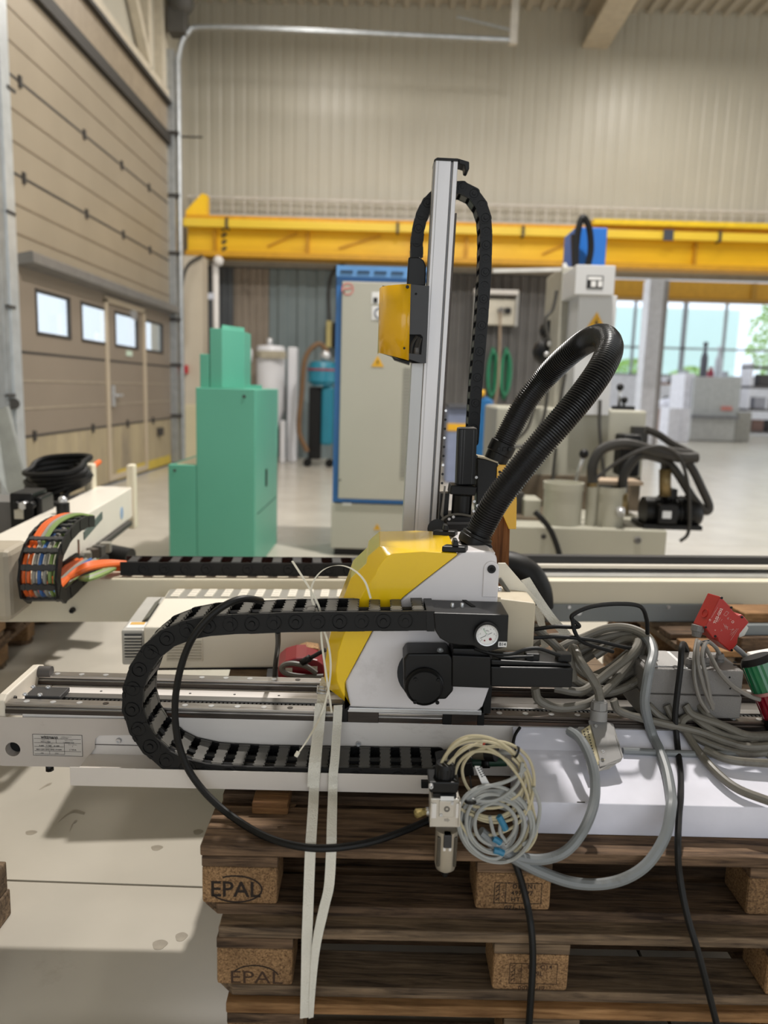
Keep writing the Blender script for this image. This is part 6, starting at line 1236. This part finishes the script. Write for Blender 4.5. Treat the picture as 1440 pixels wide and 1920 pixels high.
# ---- thick grey cables
gthick = mat('cable_thick', (122, 126, 128), .4, 0, .1, 6, dirt=(104, 104, 100), dscale=14); gold = mat('cable_aged', (108, 104, 95), .45, 0, .12, 8, dirt=(74, 69, 60), dscale=16)
LC = [0]
def cable(name, pts, r, m_, label, group=None, seg=10):
    onc = name in ('aged_cable', 'flat_grey_cable'); LC[0] += onc
    pp_ = [(COV(p[0], p[1], r * (1 + .7 * (LC[0] % 3))) if onc and len(p) == 3 and p[1] >= 1366 and p[0] > 985 else PY(*p)) if len(p) == 3 else p[0] for p in pts]
    return MB().tube(spline(pp_, 10), r, seg).build(name, m_, None, label=label, cat='cable', group=group)
cable('grey_cable', [(920, 1578, 1.338), (955, 1602, 1.338), (1010, 1612, 1.336), (1058, 1598, 1.338), (1092, 1560, 1.355), (1112, 1512, 1.395)] + [(1116, 1470, 1.425), (1110, 1432, 1.452), (1096, 1398, 1.485), (1083, 1381, 1.52), (1068, 1371, 1.548)], .0102, gthick, 'grey cable curving from the coil up onto the white cover beside the grey connector')
lt = text('H07RN-F 4G2.5 CABLE', .0042, frame(PY(1010, 1611, 1.363), (1, 0, 0), (0, -1, 0)), gk, S.objects[[o.name for o in S.objects if o.name.startswith('grey_cable') and o.type == 'MESH' and o.parent is None][-1]]) if False else None
cable('grey_cable', [(900, 1560, 1.338), (948, 1598, 1.338), (1010, 1633, 1.336), (1080, 1656, 1.335), (1150, 1654, 1.335), (1208, 1625, 1.335), (1246, 1570, 1.355), (1258, 1515, 1.39)] + [(COV(u, v, .0108),) for u, v in ((1258, 1490), (1250, 1445), (1236, 1405), (1222, 1374))] + [(1209, 1322, 1.58), (1212, 1285, 1.585), (1218, 1252, 1.60), (1224, 1224, 1.645), (1214, 1198, 1.69), (1185, 1184, 1.735)], .0108, gthick, 'longest grey cable loop, hanging in front of the pallet and rising over the white cover')
heap = [
 [(1000, 1215, 1.66), (1040, 1235, 1.66), (1080, 1275, 1.66), (1120, 1292, 1.66), (1170, 1290, 1.66), (1210, 1265, 1.66), (1226, 1225, 1.67), (1215, 1195, 1.69), (1180, 1178, 1.72), (1140, 1178, 1.74), (1095, 1195, 1.75), (1050, 1215, 1.74), (1020, 1250, 1.72)],
 [(1003, 1290, 1.60), (1010, 1312, 1.60), (1040, 1326, 1.60), (1080, 1325, 1.60), (1115, 1312, 1.62), (1150, 1280, 1.65), (1180, 1245, 1.68), (1198, 1210, 1.70), (1190, 1190, 1.72), (1160, 1190, 1.74), (1120, 1200, 1.75), (1085, 1212, 1.75)],
 [(1000, 1175, 1.70), (1030, 1200, 1.70), (1060, 1228, 1.69), (1095, 1262, 1.68), (1140, 1275, 1.68), (1180, 1262, 1.69), (1200, 1235, 1.70), (1205, 1205, 1.71)],
 [(1075, 1275, 1.63), (1070, 1240, 1.63), (1075, 1215, 1.65), (1088, 1240, 1.61), (1105, 1265, 1.60), (1120, 1290, 1.59), (1125, 1312, 1.585)],
 [(1110, 1270, 1.70), (1140, 1255, 1.71), (1165, 1235, 1.72), (1185, 1215, 1.74), (1170, 1202, 1.76), (1130, 1215, 1.77), (1090, 1240, 1.77)],
 [(1040, 1290, 1.64), (1085, 1297, 1.63), (1110, 1285, 1.65), (1140, 1262, 1.66), (1185, 1225, 1.66), (1195, 1200, 1.70), (1165, 1200, 1.73), (1115, 1230, 1.73)],
 [(1005, 1240, 1.70), (1045, 1262, 1.69), (1085, 1290, 1.67), (1130, 1300, 1.65), (1180, 1285, 1.66), (1215, 1250, 1.68), (1212, 1215, 1.71), (1185, 1192, 1.74), (1140, 1190, 1.76)],
 [(1085, 1300, 1.66), (1120, 1285, 1.68), (1150, 1258, 1.70), (1185, 1232, 1.72), (1196, 1212, 1.74), (1180, 1198, 1.76), (1140, 1200, 1.78), (1090, 1222, 1.78), (1045, 1258, 1.75)],
 [(1010, 1262, 1.76), (1050, 1240, 1.77), (1100, 1216, 1.78), (1150, 1206, 1.78), (1190, 1222, 1.76), (1195, 1250, 1.72), (1160, 1280, 1.69), (1110, 1305, 1.67)],
 [(1110, 1212, 1.78), (1060, 1195, 1.78), (1015, 1200, 1.78), (985, 1225, 1.77)],
]
hl = ['widest turn of the aged grey cable heap on the beam, closing at the junction box', 'lowest turn of the aged grey cable heap, drooping over the gear rack', 'turn of the aged grey cable heap that starts behind the beige valve box', 'aged grey cable end that drops into the grey connector gland', 'inner turn of the aged grey cable heap lying on the rear rail', 'second drooping turn of the aged grey cable heap beside the black motor', 'aged grey cable turn sweeping under the others by the junction box', 'aged grey cable turn pressed against the rear rail behind the heap', 'aged grey cable turn crossing behind the gland cable of the connector', 'rearmost aged grey cable passing behind the black motor plugs']
for k, (pts, lb_) in enumerate(zip(heap, hl)): cable('aged_cable', pts, .0098, gold, lb_, 'heap of aged grey cables')
low = [
 [(1150, 1312, 1.60), (1160, 1332, 1.60), (1200, 1346, 1.595), (1250, 1358, 1.585), (1310, 1372, 1.57), (1360, 1390, 1.55), (1400, 1400, 1.54), (1450, 1398, 1.54)],
 [(1215, 1322, 1.61), (1240, 1345, 1.60), (1280, 1368, 1.58), (1330, 1395, 1.55), (1390, 1412, 1.535), (1450, 1410, 1.535)],
 [(1250, 1322, 1.61), (1262, 1345, 1.60), (1285, 1372, 1.575), (1310, 1410, 1.53), (1345, 1450, 1.47), (1385, 1480, 1.43), (1450, 1505, 1.405)],
 [(1285, 1322, 1.61), (1300, 1340, 1.60), (1350, 1358, 1.585), (1400, 1378, 1.565), (1450, 1378, 1.565)],
 [(1310, 1322, 1.62), (1330, 1345, 1.60), (1370, 1372, 1.57), (1410, 1392, 1.55), (1450, 1420, 1.52)],
 [(1275, 1362, 1.59), (1282, 1348, 1.60), (1300, 1344, 1.605), (1325, 1362, 1.59), (1370, 1382, 1.565), (1450, 1385, 1.56)],
 [(1320, 1405, 1.54), (1370, 1425, 1.52), (1450, 1432, 1.515)]]
ll = ['aged grey cable running along the beam edge from the connector towards the frame edge', 'aged grey cable passing below the junction box, second from the connector', 'aged grey cable that runs off the white cover over its lower fold', 'aged grey cable leaving the junction box underside nearest the stack light', 'aged grey cable crossing over the others under the stack light', 'aged grey cable with a tight bend below the junction box', 'aged grey cable lowest on the white cover slope below the stack light']
for pts, lb_ in zip(low, ll): cable('aged_cable', pts, .0088, gold, lb_, 'grey cables on the white cover')
cable('flat_grey_cable', [(1168, 1408, 1.515), (1210, 1410, 1.513), (1270, 1413, 1.51), (1330, 1414, 1.51), (1400, 1412, 1.51)], .0075, gthick, 'grey cable lying straight on the white cover behind the black hanging cable')
# black cables
def bcable(pts, r, label): return cable('black_cable', pts, r, black_rubber, label, 'black cables', 8)
bcable([(958, 1600, 1.346), (972, 1635, 1.342), (986, 1685, 1.335), (996, 1740, 1.308), (999, 1800, 1.295), (996, 1860, 1.285), (990, 1945, 1.28)], .0066, 'black cable hanging from the grey coil down across the stamped middle block')
bcable([(1290, 1232, 1.77), (1286, 1214, 1.72), (1281, 1207, 1.66), (1278, 1215, 1.615), (1276, 1250, 1.60), (1270, 1300, 1.59), (1266, 1345, 1.585)] + [(COV(u, v, .0064),) for u, v in ((1270, 1395), (1276, 1450), (1276, 1490))] + [(1273, 1530, 1.40), (1271, 1585, 1.345), (1274, 1640, 1.335), (1288, 1715, 1.312), (1313, 1800, 1.29), (1345, 1925, 1.275)], .0064, 'black cable falling from the junction box over the white cover and pallets')
bcable([(1002, 1180, 1.68), (1040, 1175, 1.67), (1085, 1175, 1.66), (1072, 1160, 1.66), (1078, 1150, 1.66), (1110, 1137, 1.66), (1160, 1132, 1.66), (1200, 1137, 1.66), (1212, 1160, 1.67), (1214, 1190, 1.69), (1213, 1225, 1.72)], .0048, 'black cable arching high above the heap of grey cables')
bcable([(1000, 1196, 1.65), (1050, 1194, 1.65), (1110, 1200, 1.65), (1165, 1212, 1.66), (1190, 1216, 1.67)], .0044, 'black cable lying straight across the heap of grey cables')
bcable([(1073, 1160, 1.655), (1078, 1185, 1.65), (1095, 1205, 1.65), (1150, 1222, 1.66)], .0046, 'black cable curling down into the heap of grey cables')
bcable([(975, 1364, 1.595), (966, 1378, 1.58), (961, 1398, 1.55)], .0034, 'short black cable stub hanging over the corner of the white cover')
# ---- multipole connector
cn = thing('multipole_connector', 'grey multipole connector hood with cream contacts lying on the white cover', 'connector')
hood = mat('hood_grey', (142, 140, 138), .45, 0, .06, 8, dirt=(126, 119, 112), dscale=10)
top = [PY(1106, 1349, 1.585), PY(1127, 1349, 1.585), PY(1151, 1357, 1.575), PY(1170, 1418, 1.50), PY(1165, 1428, 1.492), PY(1128, 1436, 1.485), PY(1124, 1425, 1.492)]
vec = PY(1083, 1364, 1.572) - PY(1106, 1349, 1.585)
MB().prism([top[0], top[1], top[2], top[3], top[4], top[5]], vec * .18).build('hood_top', hood, cn, bevel=.002)
MB().prism([p.lerp(top[3], .04) for p in (top[0].lerp(top[1], .45), top[1], top[2], top[3], top[4], top[5].lerp(top[4], .4))], vec * .95).build('hood_body', hood, cn, bevel=.003)
MB().prism([top[0] + vec * .9, top[1].lerp(top[0], .5) + vec * .9, top[5].lerp(top[4], .4) + vec * .9, top[5] + vec * .9], vec * .12).build('hood_bottom', hood, cn, bevel=.001)
ins = mat('insert_cream', (196, 184, 148), .5)
i0, i1 = PY(1097, 1362, 1.568), PY(1121, 1422, 1.498)
isx = MB(); isx.prism([top[0].lerp(top[5], .10), top[0].lerp(top[1], .4).lerp(top[5], .10), top[5].lerp(top[4], .3).lerp(top[0], .10), top[5].lerp(top[0], .12)], vec * .82); io = isx.build('contact_insert', ins, cn, bevel=.001)
for a in range(12):
    for b_ in range(2):
        p = top[0].lerp(top[5], .16 + .06 * a) + vec * (.32 + .28 * b_) - Vector((.0006, .0004, 0)); MB().ball(p, .0018, 6, 4).build('contact', mat('contact_dark', (52, 48, 40), .4), io)
for u, v, Y_ in ((1117, 1362, 1.566), (1130, 1410, 1.505)): bolt(cn, PY(u, v, Y_), .0035, m_=pale_metal, h=.003, axis=(0, -.5, .8))
ga, gb_ = PY(1122, 1350, 1.583), PY(1124, 1313, 1.59)
MB().tube([ga, ga.lerp(gb_, .5), ga.lerp(gb_, .52), gb_], [.0185, .0185, .016, .015], 18).build('gland_body', hood, cn); MB().tube([ga.lerp(gb_, .56), ga.lerp(gb_, .92), gb_.lerp(ga, -.05)], [.0185, .0175, .012], 8).build('gland_nut', hood, cn)
# ---- junction box
jb = thing('junction_box', 'grey junction box with three cable glands resting on the beam rails', 'junction box')
jg = mat('box_grey', (122, 119, 116), .5, 0, .05, 6, bump=.3, bscale=400); jg2 = mat('box_grey_dark', (112, 109, 106), .5, 0, .05, 6)
Yj = 1.615
ja, jbx = PY(1205, 1300, Yj).x, PY(1391, 1300, Yj).x; jz0 = .600; jz1 = PY(1310, 1256, Yj).z; jz_s = PY(1310, 1303, Yj).z
MB().box(ja, jbx, Yj, Yj + .125, jz_s, jz1).build('box_lid', jg, jb, bevel=.004); MB().box(ja - .002, jbx + .002, Yj - .001, Yj + .126, jz0, jz_s - .0012).build('box_base', jg, jb, bevel=.004)
MB().box(ja + .01, PY(1285, 1250, Yj).x, Yj + .012, Yj + .115, jz1, jz1 + .003).build('lid_panel', mat('panel_pale', (182, 180, 178), .5, 0, .05, 6, bump=.5, bscale=500), jb, bevel=.001)
MB().box(PY(1283, 1250, Yj).x, PY(1292, 1250, Yj).x, Yj + .004, Yj + .115, jz1, jz1 + .0015).build('white_strip', wht, jb)
for u, v in ((1368, 1270), (1369, 1291)): MB().cyl(PY(u, v, Yj), PY(u, v, Yj - .0008), .0022, 8).build('hole', mat('void_black', (6, 6, 7)), jb)
for u, v in ((1378, 1247), (1378, 1242)): q = PZ(u, v, jz1); MB().lathe([(0, .001), (.004, .001), (.004, 0)], q, (0, 0, 1), 10).build('hole', mat('void_black', (6, 6, 7)), jb)
q = PZ(1267, 1250, jz1 + .003); MB().lathe([(.004, 0), (.006, 0), (.006, .001), (.004, .001)], q, (0, 0, 1), 12).build('lid_screw', dark_seal, jb)
for u, v in ((1293, 1250), (1321, 1246), (1349, 1240)):
    q = PZ(u, v, jz1); g2_ = MB(); g2_.lathe([(0, 0), (.010, 0), (.010, .006), (.0085, .006)], q, (0, 0, 1), 12).build('gland_base', jg2, jb)
    MB().lathe([(.0088, .006), (.0098, .007), (.0098, .015), (.0075, .019), (.004, .019)], q, (0, 0, 1), 8).build('gland_nut', jg, jb)
# ---- red safety switch
rs = thing('red_safety_switch', 'red safety interlock switch with white print tilted on the junction box', 'switch')
redm = mat('switch_red', (170, 36, 28), .38, 0, .05, 8)
Ys = 1.685
fpx = [(1322, 1177), (1351, 1118), (1371, 1139), (1374, 1145), (1384, 1154), (1392, 1152), (1405, 1167), (1388, 1188), (1384, 1197), (1383, 1206), (1371, 1223), (1347, 1203), (1345, 1196), (1337, 1198)]
fr_ = [PY(u, v, Ys) for u, v in fpx]; vec = PY(1327, 1111, Ys + .045) - PY(1351, 1118, Ys)
MB().prism(fr_, vec).build('switch_body', redm, rs, bevel=.0025, segs=3)
e1 = (PY(1351, 1118, Ys) - PY(1322, 1177, Ys)).normalized()
white_ink = mat('white_ink', (226, 200, 194), .6)
text('TLS2-GD2', .0088, frame(PY(1346.5, 1155, Ys - .0006), e1, (0, -1, 0)), white_ink, rs, bold=.0002)
def ink(pts, wd=.0006): 
    mm = MB()
    for a, b_ in pts: mm.bar(PY(1280 + a[0] / 7.68, 1090 + a[1] / 7.68, Ys - .0005), PY(1280 + b_[0] / 7.68, 1090 + b_[1] / 7.68, Ys - .0005), .0003, wd, (0, 0, 1)) if False else mm.tube([PY(1280 + a[0] / 7.68, 1090 + a[1] / 7.68, Ys - .0005), PY(1280 + b_[0] / 7.68, 1090 + b_[1] / 7.68, Ys - .0005)], wd * .5, 4)
    mm.build('print_lines', white_ink, rs)
ink([((415, 525), (505, 375)), ((500, 590), (545, 520)), ((590, 480), (630, 430)), ((630, 430), (665, 450)), ((665, 450), (625, 500)), ((625, 500), (590, 480)), ((640, 530), (665, 520)), ((665, 520), (655, 550)), ((655, 550), (640, 530)), ((680, 545), (700, 550)), ((550, 570), (570, 545)), ((590, 610), (620, 680)), ((620, 620), (640, 690)), ((550, 690), (570, 710)), ((570, 710), (545, 715)), ((670, 690), (745, 700)), ((690, 740), (730, 680)), ((680, 770), (740, 720)), ((690, 850), (800, 680)), ((700, 790), (780, 680)), ((600, 640), (660, 660)), ((650, 700), (640, 650))])
for u, v, r_ in ((392, 557, .0022), (720, 583, .0030), (468, 703, .0012)): MB().lathe([(r_ * .7, 0), (r_, 0), (r_, .0006), (r_ * .7, .0006), (r_ * .7, 0)], PY(1280 + u / 7.68, 1090 + v / 7.68, Ys - .0003), (0, -1, 0), 14).build('print_ring', white_ink, rs)
text('TÜV', .0028, frame(PY(1374, 1166, Ys - .0006), e1, (0, -1, 0)), white_ink, rs) if False else None
for u, v in ((1353, 1121), (1371, 1139), (1391, 1157), (1323, 1176), (1341, 1193), (1372, 1219)): bolt(rs, PY(u, v, Ys), .0030, m_=black_steel, h=.0015)
sd = vec.normalized(); pc_ = (PY(1322, 1177, Ys) + PY(1351, 1118, Ys)) / 2 + vec * .5; nl = sd.cross(e1).normalized()
if nl.x > 0: nl = -nl
MB().lathe([(.0, -.003), (.0085, -.003), (.0085, .0012), (.0105, .0012), (.0105, 0)], pc_ - e1 * .008, nl, 18).build('knock_out', redm, rs)
MB().prism([PY(u, v, Ys + .01) for u, v in ((1398, 1170), (1404, 1178), (1396, 1192), (1386, 1196), (1385, 1190))], (0, .02, 0)).build('key_plate', mat('key_steel', (190, 188, 182), .35, .6), rs, bevel=.001)
g0 = (PY(1322, 1177, Ys) + PY(1297, 1168, Ys + .045)) / 2; g1_ = g0 + Vector((-.004, -.004, -.026))
MB().tube([g0, g0.lerp(g1_, .5), g0.lerp(g1_, .55), g1_], [.0150, .0150, .0125, .010], 10).build('gland', jg, rs)
for k, (pts, lb_) in enumerate((
    ([(1307, 1200, 1.67), (1303, 1225, 1.62), (1302, 1270, 1.60), (1312, 1310, 1.592), (1328, 1335, 1.592)], 'grey control cable hanging straight from the red switch gland'),
    ([(1321, 1232, 1.65), (1318, 1212, 1.64), (1310, 1205, 1.63), (1308, 1240, 1.605), (1320, 1290, 1.593), (1335, 1325, 1.590), (1335, 1330, 1.590)], 'grey control cable looping from the middle gland of the junction box'),
    ([(1349, 1226, 1.66), (1340, 1212, 1.65), (1325, 1204, 1.64), (1316, 1230, 1.61), (1326, 1275, 1.595), (1332, 1310, 1.59), (1338, 1322, 1.59)], 'grey control cable looping from the gland nearest the stack light'),
    ([(1318, 1205, 1.64), (1335, 1235, 1.62), (1350, 1262, 1.60), (1375, 1288, 1.592), (1405, 1305, 1.59), (1425, 1312, 1.59)], 'grey control cable slanting across the junction box front towards the stack light'))):
    cable('control_cable', pts, .0046, mat('control_grey', (116, 112, 106), .45), lb_, 'control cables on the junction box', 8)
MB().tube(spline([PY(1305, 1205, 1.655), PY(1315, 1203, 1.64), PY(1330, 1200, 1.64)], 5), .0016, 5).build('bundle_tie', black_rubber, None, label='thin black tie around the control cables under the red switch', cat='cable tie')
cable('rear_grey_cable', [(1378, 1213, 1.72), (1392, 1225, 1.71), (1405, 1240, 1.70)], .0062, gthick, 'short grey cable between the red switch and the stack light')
# ---- stack light
sl = thing('stack_light', 'signal light with green and red ribbed lenses lying beyond the junction box', 'signal light')
s0, s1 = PY(1420, 1240, 1.64), PY(1470, 1362, 1.60); ax = (s1 - s0).normalized(); L_ = (s1 - s0).length
gl = mat('lens_green', (8, 104, 62), .15, 0, .05, 10, coat=.5); rl_ = mat('lens_red', (120, 8, 30), .15, 0, .05, 10, coat=.5)
def ribbed(a, b_, r_, m_, name):
    mm = MB(); n = 40; u, v = ortho(ax); vs = []; fs = []
    for h in (a, b_):
        for k in range(n): t = 2 * math.pi * k / n; rr = r_ * (1 if k % 2 else .965); vs.append(s0 + ax * h + (u * math.cos(t) + v * math.sin(t)) * rr)
    for k in range(n): fs.append((k, (k + 1) % n, n + (k + 1) % n, n + k))
    fs += [list(range(n))[::-1], list(range(n, 2 * n))]; mm.add(vs, fs); mm.build(name, m_, sl)
MB().lathe([(0, -.012), (.030, -.012), (.035, -.004), (.037, .002), (.0, .002)], s0, ax, 28).build('cap', black_plastic, sl)
ribbed(.002, L_ * .42, .036, gl, 'green_lens'); MB().lathe([(0, L_ * .42), (.037, L_ * .42), (.037, L_ * .47), (0, L_ * .47)], s0, ax, 28).build('ring', mat('ring_pink', (170, 120, 116), .4), sl)
ribbed(L_ * .47, L_ * .82, .036, rl_, 'red_lens'); MB().lathe([(0, L_ * .82), (.037, L_ * .82), (.037, L_ * 1.1), (0, L_ * 1.1)], s0, ax, 28).build('base', black_plastic, sl)
MB().prism([PY(u, v, 1.70) for u, v in ((1408, 1240), (1412, 1230), (1460, 1222), (1460, 1238))], (0, .03, 0)).build('bracket', white_paint, sl, bevel=.002)
set_frame(0)
finalize()
